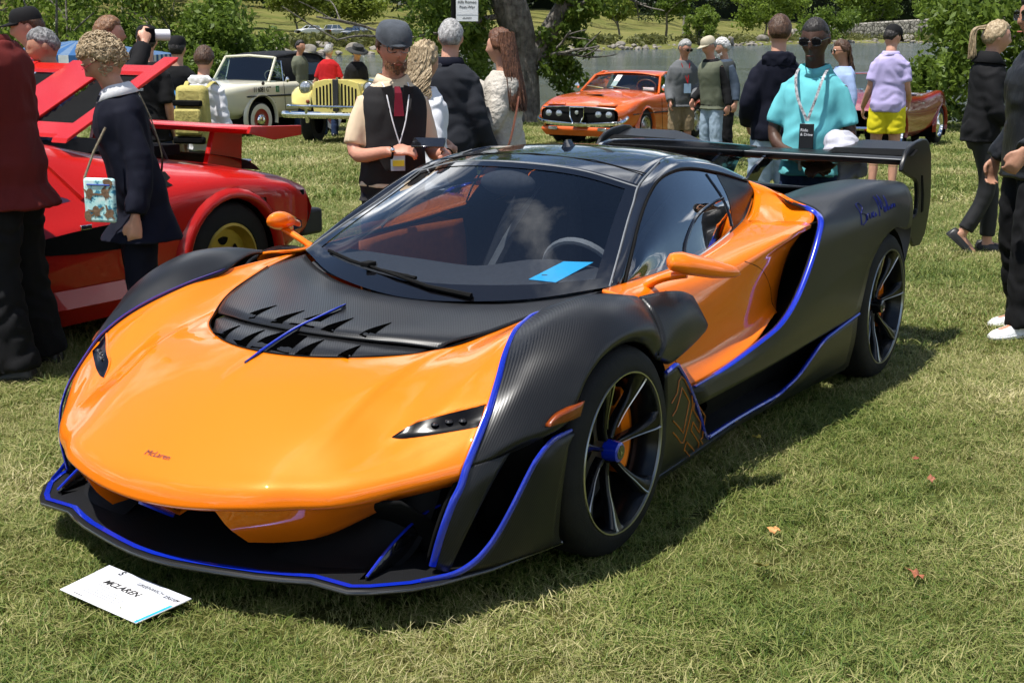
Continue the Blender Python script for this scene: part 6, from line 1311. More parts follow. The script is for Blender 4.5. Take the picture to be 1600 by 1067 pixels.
    def strands(m_, n, roots, tips, w=.004, curl=0., par=None, seed=1, mid=None, nm='locks', amp=.012, freq=3.):
        """n tapered locks from the scalp; roots(u,v)->point in head space, tips likewise"""
        rg = np.random.RandomState(seed); m = MB()
        for i in range(n):
            u, v = rg.rand(), rg.rand(); a, c = V(*roots(u, v)), V(*tips(u, v)); b_ = V(*mid(u, v)) if mid else (a+c)/2
            P = cr1([a, b_, c], 5); t = np.linspace(0, 1, len(P)); ph = rg.rand()*6
            P = P+np.stack([np.sin(t*freq*6.28+ph), np.cos(t*freq*6.28*.9+ph), 0*t], -1)*amp*t[:, None]*(1+curl)+rg.randn(3)*.003
            m.tube(HP(P), w*(.6+.8*rg.rand())*np.interp(t, [0, .6, 1], [1, 1, .25]), 4, caps=False)
        return m.build(nm, m_, T, smooth=60)
    p.strands = strands
    if hair:
        kind = hair['k']; hm = hair['m']
        if kind == 'short': cap_hair(hm, hair.get('off', .013), hair.get('front', .06), hair.get('side', .01), hair.get('back', -.06), hair.get('noise', .002), seed=hair.get('seed', 1), zmax=hair.get('zmax', 9.))
    # ball cap
    def ballcap(m_, brim=True, nm='cap', back=False, fac=1.):
        A = []; a = np.linspace(0, 2*np.pi, 28, endpoint=False)
        for f in np.linspace(0, 1, 8): z = .040+.092*math.sin(f*1.5708); r_ = math.cos(f*1.45)**.6; A.append([(.088*r_*math.sin(t), -.108*r_*math.cos(t)+.004, z) for t in a])
        m = MB(); m.rings(HP(np.array(A)*fac)); o = m.build(nm, m_, T, smooth=50, bevel=0)
        if brim:
            B = [[HP(V((.088-.012*abs(q))*math.sin(t)*(1-.05*q), -(.104+q*.075*math.cos(t)**.5)*math.cos(t), .048-.014*q-.012*math.sin(t)**2)*fac) for t in np.linspace(-1.25, 1.25, 14)] for q in (0, .5, 1)]
            MB().grid(B).build('visor', m_, o, smooth=50, solid=.004)
        return o
    p.ballcap = ballcap
    def glasses(lens, frame=M_gb, rx=.026, rz=.019, sun=False):
        m = MB()
        for sg in (-1, 1):
            a = np.linspace(0, 2*np.pi, 17); c = V(sg*.032, -.104, .010); L = [HP(c+V(rx*np.sign(math.cos(t))*abs(math.cos(t))**.7, .004*abs(math.cos(t)), rz*np.sign(math.sin(t))*abs(math.sin(t))**.7)) for t in a]
            m.tube(L, .0022 if not sun else .003, 5, caps=False); m.tube([HP((sg*.058, -.098, .016)), HP((sg*.079, -.03, .014)), HP((sg*.080, .02, .004))], .002 if not sun else .0032, 5)
            if lens: MB().add(L[:-1], [tuple(range(16))]).build('spectacle_lens', lens, T, smooth=0)
        m.tube([HP((-.008, -.112, .014)), HP((.008, -.112, .014))], .0022, 5); m.build('spectacles' if not sun else 'sunglasses', frame, T)
    p.glasses = glasses
    def lips(c=(.36, .12, .09)):
        m = MB(); m.tube([HP((x_, -.1005-.008*math.cos(x_*55)-.0, -.0685)) for x_ in np.linspace(-.022, .022, 9)], [.001, .0035, .0045, .0048, .0045, .0048, .0045, .0035, .001], 6); m.build('lips', mat('lips%.2f' % c[0], c, .7, var=.1, spec=.2), T)
    p.lips = lips
    def brows(m_):
        for sg in (-1, 1): MB().tube([HP((sg*.014, -.1035, .030)), HP((sg*.030, -.103, .036)), HP((sg*.050, -.090, .031))], [.003, .004, .002], 5).build('eyebrow', m_, T)
    p.brows = brows
    def eyes():
        for sg in (-1, 1):
            e = MB(); e.ico(HP((sg*.031, -.0850, .007)), .0105, 2); o = e.build('eye', mat('eye_white', (.30, .27, .25), .3, var=.05), T)
            q = MB(); q.ico(HP((sg*.031, -.0915, .006)), .0058, 2); q.build('iris', mat('iris', (.02, .014, .01), .2, var=.1), o)
    p.eyes = eyes
    def ear_beard(m_, n=160):
        rg = np.random.RandomState(4); m = MB()
        for i in range(n):
            t = (rg.rand()*2-1)*1.15; zz = -.075-.04*rg.rand()+.02*abs(t); q = V(.062*math.sin(t), -.088*math.cos(t)-.012, zz); m.tube([HP(q), HP(q+V(.004*math.sin(t), -.006*math.cos(t), -.012))], [.0028, .001], 4, caps=False)
        m.build('beard', m_, T)
    p.beard = ear_beard
    p.W = lambda q: V(x, y, T.location.z)+(np.asarray(q, float)@rotz(R(face)).T)*(h/1.75)
    return p
def prop(name, label, cat, mb, m, smooth=40, bevel=0, solid=0):
    o = mb.build(name, m, None, smooth=smooth, bevel=bevel, solid=solid); return tag(o, label, cat)
C_blk = cloth('black', (.008, .008, .009)); C_nav = cloth('navy', (.0045, .0055, .014)); C_jean = cloth('light_denim', (.28, .36, .44)); C_djean = cloth('dark_denim', (.02, .035, .085)); C_khk = cloth('khaki', (.23, .17, .10)); C_gry = cloth('grey', (.12, .125, .13)); C_wht = cloth('white', (.74, .74, .76)); C_mar = cloth('maroon', (.115, .014, .012), bump=.5, bscale=9); C_teal = cloth('turquoise', (.14, .50, .54)); C_lav = cloth('lavender', (.46, .40, .66)); C_yel = cloth('yellow', (.72, .62, .02)); C_tan = cloth('cream_shirt', (.66, .52, .36)); C_vest = cloth('charcoal_vest', (.018, .017, .018), bump=.3); C_bei = cloth('oatmeal_knit', (.50, .46, .40), bump=.8, bscale=40, an=(1, 1, 1)); C_dj = cloth('charcoal_jacket', (.022, .024, .030)); C_lbl = cloth('pale_blue', (.32, .42, .66)); C_red = cloth('red_polo', (.42, .012, .015)); C_olv = cloth('olive_vest', (.12, .13, .09)); C_den = cloth('slate', (.05, .07, .10))

# --- man in flat cap and waistcoat with a phone
p = person('man in grey flat cap, black waistcoat and red tie looking at a phone', (-.60, 6.62), 16, 1.655, 1.0, lean=3, head=(4, 10), sk=SK_R, vox=.0075,
    arms={'r': dict(el=(-.30, -.04, 1.12), wr=(-.065, -.27, 1.135), hd=(1, -.25, .1), hu=(.1, -.5, .85), curl=.62, ts=-1), 'l': dict(el=(.30, .02, 1.12), wr=(.235, -.24, 1.11), hd=(-.15, -.9, -.05), hu=(.9, 0, .4), curl=.55, ts=1)},
    top=dict(m=C_tan, fit=.020, hem=.92, sl=.40), bot=dict(m=C_nav, fit=1.1), belly=.03)
p.garment('waistcoat', C_vest, .032, .84, 0., 1.44, fold=0.006); p.collar(C_tan, .068)
m = MB()
for sg in (-1, 1): m.add([p.U((sg*q[0], q[1], q[2])) for q in ((.004, -.152, 1.30), (.03, -.146, 1.455), (.085, -.125, 1.44), (.060, -.158, 1.34))], [(0, 1, 2, 3)])
for s_, nm in ((slice(0, 4), 'lapel'), (slice(4, 8), 'lapel')):
    v = np.concatenate(m.v)[s_]; MB().add(v, [(0, 1, 2, 3)]).build(nm, C_vest, p.t, smooth=0, solid=.006)
m = MB(); m.grid([[p.U((-.014, -.118, 1.445)), p.U((.014, -.118, 1.445))], [p.U((-.018, -.145, 1.415)), p.U((.018, -.145, 1.415))], [p.U((-.026, -.168, 1.30)), p.U((.026, -.168, 1.30))]]); m.build('tie', cloth('crimson_tie', (.14, .008, .02)), p.t, smooth=0, solid=.008)
for sg in (-1, 1): MB().tube(cr1([p.U((sg*.07, .02, 1.47)), p.U((sg*.062, -.115, 1.43)), p.U((sg*.035, -.165, 1.28)), p.U((0, -.175, 1.16))], 4), .0035, 5).build('lanyard', C_wht, p.t)
m = MB(); m.box(p.U((-.01, -.182, 1.075)), (.075, .004, .105)); bd = m.build('badge', mat('badge_blue_card', (.30, .42, .55), .4, var=.1), p.t, bevel=.003)
MB().box(p.U((-.008, -.186, 1.062)), (.06, .002, .03)).build('badge_print', mat('badge_yellow', (.55, .5, .03), .5, var=.2), bd)
for k in range(4): MB().ico(p.U((.0, -.165-.012*(k < 2), 1.22-.085*k)), .0065, 2).build('button', M_mb, p.t)
m = MB(); hc = p.HP
A = []
for f in np.linspace(0, 1, 9):
    a = np.linspace(0, 2*np.pi, 30, endpoint=False); r_ = math.cos(f*1.5)**.45; row = []
    for t in a: fr_ = max(0, math.cos(t)); row.append(hc((.088*r_*math.sin(t)*(1.06 if f < .35 else 1), (-.126 if fr_ > 0 else -.110)*r_*math.cos(t), .048+.084*math.sin(f*1.5708)**.8-.034*fr_*(1-f)**.5*.6-.016*fr_*r_)))
    A.append(row)
m.rings(np.array(A)); fc = m.build('flat_cap', cloth('grey_tweed', (.075, .085, .10), var=.45, bump=.25, bscale=200, an=(1, 1, 1)), p.t, smooth=50)
B = [[hc(((.082-.008*q)*math.sin(t), -(.104+q*.042*math.cos(t))*math.cos(t), .044-.016*q-.010*math.sin(t)**2)) for t in np.linspace(-1.2, 1.2, 14)] for q in (0, .5, 1)]
MB().grid(B).build('peak', MATS['cloth_grey_tweed'], fc, smooth=50, solid=.008)
p.cap_hair(H_BR, .012, .05, -.03, -.08, .003, zmax=.055); p.glasses(None, M_gb, .027, .019); p.lips(); p.brows(H_BR); p.eyes(); p.beard(H_GN, 260)
mo = MB(); mo.tube([hc((x_, -.111-.004*math.cos(x_*50), -.052-.01*abs(x_)/.02)) for x_ in np.linspace(-.026, .026, 7)], [.002, .004, .005, .004, .005, .004, .002], 5); mo.build('moustache', H_GN, p.t)
m = MB(); w = p.J['wrr']; m.tube([w+V(.004, .0, 0)+V(0, .034*math.cos(a), .034*math.sin(a)) for a in np.linspace(0, 6.3, 17)], .006, 6, caps=False); m.build('watch_strap', M_mb, p.t); MB().ico(w+V(.004, -.034, .01), .014, 2, sq=(.9, .4, .9)).build('watch', M_chr, p.t)
m = MB(); w = p.J['wrl']; m.tube([w+V(.03*math.cos(a), .0, .03*math.sin(a)) for a in np.linspace(0, 6.3, 15)], .004, 5, caps=False); m.build('bracelet', M_mb, p.t)
ph = MB(); c = p.W((.125, -.315, 1.165)); ph.box(c, (.16, .078, .010), rotz(R(-8))@rotx(R(28))); prop('smartphone', 'black smartphone held by the man in the flat cap', 'phone', ph, M_gb, bevel=.003)

# --- man in turquoise polo with jacket over his arm
p = person('man in turquoise polo and sunglasses with a black pass round his neck', (1.68, 7.5), -24, 1.705, .97, lean=3, head=(-4, 14), sk=SK_D, vox=.0075,
    arms={'r': dict(el=(-.30, -.03, 1.10), wr=(.03, -.27, .97), hd=(1, -.35, -.15), hu=(.0, -.8, .6), curl=.5), 'l': dict(el=(.32, -.03, 1.10), wr=(.17, -.30, .97), hd=(-.6, -.6, -.1), hu=(.2, -.5, .8), curl=.5)},
    top=dict(m=C_teal, fit=.026, hem=.87, sl=.36, flare=.0, fold=0.011), bot=dict(m=C_djean, fit=1.1), belly=.05)
p.collar(C_teal, .072); p.cap_hair(H_DK, .006, .055, .02, -.03, .001); p.glasses(M_dglass, M_gb, .030, .021, True); p.lips((.10, .04, .03)); p.brows(H_DK)
for sg in (-1, 1): MB().tube(cr1([p.U((sg*.082, .02, 1.485)), p.U((sg*.078, -.125, 1.44)), p.U((sg*.05, -.18, 1.32)), p.U((.015, -.21, 1.20))], 4), .008, 4, flat=.2, up=(0, -1, 0)).build('lanyard', mat('lanyard_print', (.012, .012, .016), .6, vcol=(.5, .5, .52), vscale=45), p.t)
m = MB(); m.box(p.U((.016, -.222, 1.115)), (.082, .005, .14)); bd = m.build('event_pass', mat('pass_black', (.01, .01, .011), .35, var=.1), p.t, bevel=.003)
MB().box(p.U((.016, -.2255, 1.075)), (.062, .002, .022)).build('pass_panel', C_wht, bd)
for k, (tx, zz, sz) in enumerate((('Ride', 1.142, .024), ('& Drive', 1.118, .022))):
    Mx = Matrix.Translation(Vector(p.U((-.018, -.2262, zz)))) @ Matrix.Rotation(R(90), 4, 'X'); textmesh(tx, sz, C_wht, 'pass_lettering', Mx, bd, align='LEFT')
m = MB(); w = p.J['wrr']; m.tube([w+V(-.03, .0, 0)+V(0, .036*math.cos(a), .036*math.sin(a)) for a in np.linspace(0, 6.3, 17)], .007, 6, caps=False); m.build('wristband', C_wht, p.t)
jk = MB(); jk.rings([[p.W((.13+.17*f, -.255+.03*math.sin(a)*r-.03*f, 1.06-.02*f)+V(0, .105*math.cos(a)*r, .085*math.sin(a)*r)) for a in np.linspace(0, 6.283, 20, endpoint=False)] for f, r in ((0, .55), (.1, .9), (.4, 1.1), (.75, 1.05), (1, .85), (1.08, .5))])
for k in range(3): jk.rings([[p.W((.24+.05*k+.03*math.cos(a), -.30+.05*math.sin(a), .98-.11*f)) for a in np.linspace(0, 6.283, 10, endpoint=False)] for f in (0, .6, 1.2-.25*k)])
o = prop('folded_jacket', 'pale grey jacket bundled over the arm of the man in turquoise', 'jacket', jk, cloth('pale_grey', (.42, .42, .47))); remesh(o, .014, .03, .09, 3)

# --- woman in navy blazer with print bag
p = person('woman with curly fair hair in a navy blazer looking down at the red car', (-1.80, 6.35), -72, 1.60, 1.03, lean=11, head=(0, 34), sk=SK_P, vox=.008, female=True,
    arms={'r': dict(el=(-.26, -.02, 1.12), wr=(-.25, -.10, .86)), 'l': dict(el=(.27, .03, 1.10), wr=(.25, -.06, .84), curl=.7)},
    top=dict(m=C_nav, name='blazer', fit=.040, hem=.70, sl=.97, flare=.065, fold=0.010), bot=dict(m=C_nav, fit=1.12))
p.collar(C_wht, .072, .045, .03)
rg = np.random.RandomState(2); p.cap_hair(H_BL, .022, .045, -.03, -.085, .006)
m = MB()
for i in range(760):
    f = rg.rand()*2.2-.55; a = rg.rand()*6.283; d_ = V(math.sin(a)*math.cos(f), -math.cos(a)*math.cos(f), math.sin(f))
    if d_[1] < -.45 and d_[2] < .45: continue
    if d_[2] < -.55: continue
    c = d_*V(.092, .112, .128)*(1+.06*rg.rand())+V(0, .008, .006); r_ = .006+.008*rg.rand()**2; u = np.cross(d_, rg.randn(3)); u /= np.linalg.norm(u); w = np.cross(d_, u)
    m.tube(p.HP([c+r_*(math.cos(t)*u+math.sin(t)*w)+d_*.006*math.sin(t*.7) for t in np.linspace(0, 5, 8)]), [.0012, .003, .004, .004, .004, .0035, .003, .001], 4, caps=False)
m.build('curls', H_BL, p.t); p.glasses(None, mat('red_frame', (.25, .02, .03), .3, var=.1), .024, .017); p.lips(); p.brows(H_BL)
MB().tube(cr1([p.U((.09, .12, 1.44)), p.U((.13, .145, 1.30)), p.U((.10, .155, 1.12)), p.U((-.02, .13, 1.0))], 4), .014, 4, flat=.25, up=(0, 1, 0)).build('bag_strap', mat('strap_tan', (.32, .26, .17), .7, vcol=(.12, .10, .07), vscale=60), p.t)
def turtle_mat():
    m = mat('sea_turtle_print', (.25, .62, .66), .7); n = m.node_tree; b = n.nodes['Principled BSDF']; co = n.nodes['Texture Coordinate']
    t = n.nodes.new('ShaderNodeTexNoise'); t.inputs['Scale'].default_value = 34; t.inputs['Detail'].default_value = 3; n.links.new(co.outputs['Object'], t.inputs[0])
    r = n.nodes.new('ShaderNodeValToRGB'); e = r.color_ramp.elements; e[0].position = .38; e[0].color = (.03, .20, .32, 1); e[1].position = .46; e[1].color = (.42, .74, .74, 1); x = e.new(.72); x.color = (.72, .84, .80, 1)
    n.links.new(t.outputs['Fac'], r.inputs[0]); n.links.new(r.outputs[0], b.inputs['Base Color']); return m
bc = p.W((.23, -.20, .93)); bw = rotz(R(-20))
m = MB(); m.box((0, 0, 0), (.155, .03, .205)); bag = m.build('handbag', turtle_mat(), None, bevel=.012); bag.location = bc; bag.rotation_euler = (0, 0, R(-12)); tag(bag, 'small turquoise handbag printed with brown sea turtles, hung beside the woman in navy', 'handbag')
M_tur = mat('turtle_brown', (.10, .055, .03), .7, vcol=(.26, .16, .09), vscale=70)
for k, (tx, tz, an) in enumerate(((-.045, .03, -.3), (.035, .035, .5), (-.015, -.05, .2), (.05, -.06, -.9), (-.06, -.075, .1), (.05, .085, 1.2))):
    m = MB(); cth, sth = math.cos(an), math.sin(an); sh = [(0, .026), (.012, .02), (.017, .008), (.040, .016), (.043, .010), (.017, -.004), (.012, -.018), (.018, -.028), (.006, -.022), (0, -.027), (-.006, -.022), (-.018, -.028), (-.012, -.018), (-.017, -.004), (-.043, .010), (-.040, .016), (-.017, .008), (-.012, .02)]
    pts = [(tx+a*cth-b*sth, tz+a*sth+b*cth) for a, b in sh]; pts = [(min(.076, max(-.076, a)), min(.1, max(-.1, b))) for a, b in pts]
    m.prism(pts, -.0168, -.0155, 'y'); m.build('turtle_print', M_tur, bag, smooth=0)
MB().tube([(-.055, -.017, .072), (.06, -.017, .072)], .004, 6).build('zip', mat('zip_blue', (.01, .05, .30), .5, var=.1), bag)
MB().tube([(-.075, 0, .10), (-.03, .02, .22), (.02, .05, .33)], .006, 5).build('strap', MATS['strap_tan'], bag)

# --- man in maroon shirt at the left edge
p = person('man in maroon shirt and black trousers cropped by the left edge', (-2.36, 6.12), -98, 1.86, 1.25, lean=4, head=(0, 15), sk=SK_P, vox=.012,
    arms={'r': dict(el=(-.33, -.02, 1.12), wr=(-.20, -.28, 1.0)), 'l': dict(el=(.36, .0, 1.12), wr=(.20, -.28, 1.02), hd=(-.3, -1, 0))},
    legs={'r': dict(kn=(-.17, -.04, .49), an=(-.21, .02, .08), td=(-.1, -1, 0)), 'l': dict(kn=(.10, -.02, .49), an=(.12, .06, .08), td=(.15, -1, 0))},
    top=dict(m=C_mar, fit=.045, hem=.77, sl=.97, flare=.05, fold=0.012), bot=dict(m=C_blk, fit=1.35, fold=0.017), hair=dict(k='short', m=H_DK), belly=.08)
p.collar(C_mar, .078)

# --- man in leather jacket at the right edge
p = person('man in black leather jacket, sunglasses and white trainers at the right edge', (2.83, 7.22), -78, 1.84, 1.0, lean=2, head=(0, 4), sk=SK_T, vox=.0085,
    arms={'l': dict(el=(.29, .03, 1.14), wr=(.25, -.22, .99), hd=(-.1, -.55, -.85), hu=(.9, -.2, .2), curl=.75), 'r': dict(el=(-.27, .05, 1.14), wr=(-.27, -.05, .9))},
    legs={'l': dict(kn=(.11, -.05, .50), an=(.11, -.05, .075), td=(.1, -1, 0)), 'r': dict(kn=(-.12, .02, .49), an=(-.14, .12, .075), td=(-.1, -1, 0))},
    top=dict(m=mat('black_leather_jacket', (.010, .010, .011), .42, var=.2, vscale=5, bump=.5, bscale=14, spec=.4, aniso=(1, 1, .5)), name='jacket', fit=.042, hem=.82, sl=.98, fold=0.012), bot=dict(m=C_blk, fit=1.22, fold=0.015), shoe=M_sho2)
p.cap_hair(H_DK, .028, .06, .0, -.06, .007); p.glasses(M_dglass, M_gb, .028, .022, True); p.lips(); p.brows(H_DK); p.collar(MATS['black_leather_jacket'], .07, .04, .02)

# --- woman with ponytail walking
p = person('woman with blonde ponytail in black hoodie and leggings walking right', (3.50, 9.98), 84, 1.72, .98, lean=3, head=(8, 4), sk=SK_P, vox=.010, female=True,
    arms={'r': dict(el=(-.25, -.05, 1.12), wr=(-.14, -.25, 1.02), hd=(.3, -1, 0)), 'l': dict(el=(.25, -.05, 1.12), wr=(.14, -.26, 1.02), hd=(-.3, -1, 0))},
    legs={'r': dict(kn=(-.07, -.06, .50), an=(-.07, .10, .15), td=(0, -.75, -.65)), 'l': dict(kn=(.07, -.12, .50), an=(.07, -.13, .075), td=(0, -1, 0))},
    top=dict(m=C_blk, name='hoodie', fit=.045, hem=.86, sl=.97, flare=.02, fold=0.011), bot=dict(m=mat('cloth_legging', (.006, .006, .007), .7, var=.1), len=.93, fit=.92, fold=0.002))
p.cap_hair(H_BL, .012, .06, -.02, -.06, .003); p.collar(C_blk, .07, .07, .05, 'hood')
p.strands(H_BL, 300, lambda u, v: (.02*(u-.5), .098, .055+.02*v), lambda u, v: (.05*(u-.5), .155+.03*v, -.145-.03*u), .004, mid=lambda u, v: (.03*(u-.5), .168+.02*v, .03), nm='ponytail', amp=.008, freq=1)

# --- man in navy hoodie, back turned
p = person('man in navy hoodie and pale jeans with his back turned, left of the turquoise polo', (1.92, 9.8), 172, 1.745, .96, head=(0, 2), sk=SK_P, vox=.010,
    arms={'r': dict(el=(-.29, .06, 1.14), wr=(-.20, -.10, .98), hd=(.2, -.6, -.6)), 'l': dict(el=(.29, .06, 1.14), wr=(.20, -.10, .98), hd=(-.2, -.6, -.6))},
    top=dict(m=C_nav, name='hoodie', fit=.040, hem=.86, sl=.98, fold=0.011), bot=dict(m=C_jean, fit=1.2, fold=0.012), hair=dict(k='short', m=H_BR, off=.016, back=-.05))
m = MB(); m.rings([[p.U((.13*w_*math.cos(a), .085+.05*math.sin(a)*w_, 1.50-.14*f)) for a in np.linspace(0, 6.283, 16, endpoint=False)] for f, w_ in ((0, .75), (.3, 1), (.7, .9), (1, .45))]); remesh(m.build('hood', C_nav, p.t), .013, .015, .06, 2)

# --- three older men by the orange coupe
p = person('older man in grey jacket and tan shorts, leftmost of the three by the water', (2.28, 18.2), 8, 1.68, 1.05, lean=6, head=(28, 22), sk=SK_R, vox=.014, arms={'r': dict(el=(-.27, .02, 1.12), wr=(-.20, -.14, .92)), 'l': dict(el=(.28, 0, 1.12), wr=(.12, -.25, 1.0))}, top=dict(m=C_gry, name='jacket', fit=.035, hem=.82, sl=.98), bot=dict(m=C_khk, len=.55, fit=1.25), hair=dict(k='short', m=H_GY))
p.glasses(M_dglass, M_gb, .026, .018, True)
MB().box(p.U((.03, -.17, 1.10)), (.10, .006, .13)).build('badge', mat('badge_blue_card', (.30, .42, .55), .4), p.t)
for sg in (-1, 1): MB().tube([p.U((sg*.06, -.10, 1.44)), p.U((.03, -.168, 1.17))], .006, 5).build('lanyard', C_red, p.t)
p = person('older man in tan cap and olive vest, middle of three by the water', (2.60, 17.5), -55, 1.70, 1.08, lean=8, head=(-10, 22), sk=SK_R, vox=.014, arms={'r': dict(el=(-.28, .02, 1.12), wr=(-.18, -.2, .95)), 'l': dict(el=(.29, .06, 1.12), wr=(.27, .02, .86))}, top=dict(m=C_blk, name='pullover', fit=.025, hem=.86, sl=.98), bot=dict(m=C_jean, fit=1.15), hair=dict(k='short', zmax=.055, m=H_GY))
p.garment('vest', C_olv, .042, .80, 0., 1.44); p.ballcap(mat('cap_tan', (.42, .37, .27), .8, var=.1))
p = person('white-haired older man in a dark vest, rightmost of the three by the water', (2.92, 18.5), -70, 1.70, 1.06, lean=5, head=(0, 15), sk=SK_P, vox=.014, arms={'l': dict(el=(.28, .06, 1.12), wr=(.26, .02, .87)), 'r': dict(el=(-.27, 0, 1.12), wr=(-.2, -.2, .95))}, top=dict(m=C_den, fit=.028, hem=.86, sl=.97), bot=dict(m=C_blk, fit=1.2))
p.garment('vest', cloth('dark_green', (.03, .035, .035)), .040, .80, 0., 1.44); p.cap_hair(H_WH, .02, .05, -.03, -.08, .008); p.beard(H_WH, 150)

# --- man in lavender shirt and yellow shorts
p = person('man in lavender shirt and yellow shorts with his back turned', (4.02, 14.4), 158, 1.76, 1.05, head=(-30, 24), sk=SK_P, vox=.012, arms={'l': dict(el=(.27, .03, 1.13), wr=(.27, -.10, .90)), 'r': dict(el=(-.27, .0, 1.13), wr=(-.20, -.22, .98))}, top=dict(m=C_lav, fit=.035, hem=.86, sl=.38, flare=.0, fold=0.012), bot=dict(m=C_yel, len=.36, fit=1.35, fold=0.011), hair=dict(k='short', zmax=.055, m=H_DK))
p.ballcap(C_blk); p.collar(C_lav, .072)
# --- woman in pale blue
p = person('brown-haired woman in pale blue top and sunglasses behind the turquoise polo', (3.42, 14.0), -80, 1.60, .98, head=(0, 6), sk=SK_T, vox=.013, female=True, top=dict(m=C_lbl, fit=.04, hem=.78, sl=.95, flare=.03), bot=dict(m=C_blk, len=.8, fit=.95), shoe=M_sho2)
p.cap_hair(H_BR, .016, .06, -.02, -.07); p.strands(H_BR, 80, lambda u, v: (.15*(u-.5), .07, .04), lambda u, v: (.17*(u-.5), .085+.03*v, -.23-.05*v), .008); p.glasses(M_dglass, M_gb, .028, .02, True)
# --- grey-haired man in dark jacket, back turned
p = person('grey-haired man in charcoal jacket with his back turned, under the sign', (-.42, 8.85), 168, 1.69, 1.14, head=(12, 4), sk=SK_P, vox=.009, arms={'r': dict(el=(-.30, .04, 1.12), wr=(-.28, -.05, .88)), 'l': dict(el=(.30, .04, 1.12), wr=(.26, -.10, .90))}, top=dict(m=C_dj, name='jacket', fit=.040, hem=.78, sl=.98, fold=0.011), bot=dict(m=C_blk, fit=1.15), hair=dict(k='short', m=H_GY, off=.015, back=-.055))
p.collar(C_nav, .075, .05, .02)
# --- woman in oatmeal sweater
p = person('woman with long auburn hair in an oatmeal sweater', (-.07, 9.05), -112, 1.63, 1.0, head=(-6, 2), sk=SK_P, vox=.009, female=True, arms={'r': dict(el=(-.27, -.16, 1.30), wr=(-.22, -.42, 1.38), hd=(0, -1, .1)), 'l': dict(el=(.27, .0, 1.12), wr=(.10, -.24, 1.10), hd=(-.6, -.6, .2))}, top=dict(m=C_bei, name='sweater', fit=.055, hem=.76, sl=.97, flare=.02, fold=0.017), bot=dict(m=C_blk, fit=1.1))
p.cap_hair(H_AU, .020, .06, -.03, -.08); p.strands(H_AU, 420, lambda u, v: (.17*(u-.5), .03+.075*math.cos((u-.5)*3), .07+.03*v), lambda u, v: (.24*(u-.5), .135+.05*math.cos((u-.5)*3)-.01*v, -.40-.06*v), .006, mid=lambda u, v: (.21*(u-.5), .075+.055*math.cos((u-.5)*3), -.10), amp=.010, freq=1.2)
bg_ = MB(); c = p.W((.26, .06, .80)); bg_.rings([[c+V(.105*math.cos(a)*r_, .045*math.sin(a)*r_, z) for a in np.linspace(0, 6.283, 20, endpoint=False)] for z, r_ in ((-.085, .85), (-.08, 1), (0, 1.02), (.07, .95), (.085, .7))])
prop('shoulder_bag', 'brown leather shoulder bag at the hip of the woman in the oatmeal sweater', 'bag', bg_, mat('brown_leather', (.16, .055, .03), .5, var=.2, vscale=12, bump=.2), bevel=.006)
MB().tube(cr1([p.U((-.12, .06, 1.45)), p.U((.08, .15, 1.28)), p.U((.22, .15, 1.0)), p.U((.25, .10, .87))], 4), .008, 5).build('bag_strap', MATS['brown_leather'], p.t)
# --- blonde woman in white shirt
p = person('woman with wavy fair hair in a white shirt behind the man in the flat cap', (-.54, 7.9), 128, 1.55, 1.08, head=(10, 4), sk=SK_P, vox=.010, female=True, arms={'r': dict(el=(-.27, .02, 1.10), wr=(-.05, -.2, 1.06), hd=(1, -.2, 0)), 'l': dict(el=(.28, -.02, 1.10), wr=(.05, -.22, 1.04), hd=(-1, -.2, 0))}, top=dict(m=C_wht, fit=.045, hem=.80, sl=.5, flare=.03, fold=0.014), bot=dict(m=cloth('beige_linen', (.42, .38, .31)), fit=1.1))
p.cap_hair(H_BL, .022, .06, -.03, -.08, .008); p.strands(H_BL, 200, lambda u, v: (.17*(u-.5), .03+.075*math.cos((u-.5)*3), .06+.03*v), lambda u, v: (.26*(u-.5), .10+.05*math.cos((u-.5)*3), -.22-.05*v), .007, curl=.8, amp=.016, freq=2.2)
p = person('person in a maroon cap between the flat cap man and the grey-haired man', (-.95, 11.2), 160, 1.62, 1.0, sk=SK_P, vox=.013, top=dict(m=C_den, fit=.035, hem=.8, sl=.9), bot=dict(m=C_djean), hair=dict(k='short', zmax=.055, m=H_BR)); p.ballcap(mat('cap_maroon', (.12, .012, .02), .8, var=.1))
# --- boy in white hoodie
p = person('boy in white hoodie and dark track pants facing away', (-2.42, 10.5), 168, 1.49, .96, head=(10, 6), sk=SK_P, vox=.010, arms={'r': dict(el=(-.26, .02, 1.12), wr=(-.25, -.04, .88)), 'l': dict(el=(.26, .02, 1.12), wr=(.24, -.06, .88))}, top=dict(m=C_wht, name='hoodie', fit=.045, hem=.82, sl=.98, fold=0.014), bot=dict(m=C_gry, fit=1.2), hair=dict(k='short', m=H_BR, off=.02, back=-.05, side=-.01))
m = MB(); m.rings([[p.U((.13*w_*math.cos(a), .08+.05*math.sin(a)*w_, 1.50-.10*f)) for a in np.linspace(0, 6.283, 16, endpoint=False)] for f, w_ in ((0, .75), (.4, 1), (1, .7))]); remesh(m.build('hood', C_wht, p.t), .014, .015, .06, 2)
M_byel = mat('ochre_canvas', (.42, .36, .10), .75, var=.12, vscale=9, bump=.4, bscale=30)
b_ = thing('backpack', 'yellow and black backpack on the boy in the white hoodie', 'backpack', tuple(p.W((0, .245, 1.16))), R(168-180))
MB().box((0, -.01, 0), (.28, .15, .44), taper=.86).build('main_pack', M_byel, b_, bevel=.04); MB().box((0, -.10, -.05), (.22, .06, .20)).build('front_pocket', M_byel, b_, bevel=.02); MB().box((0, -.10, .09), (.23, .05, .045)).build('zip_band', M_mb, b_, bevel=.01); MB().box((0, -.095, -.19), (.26, .05, .055)).build('base_panel', M_mb, b_, bevel=.015)
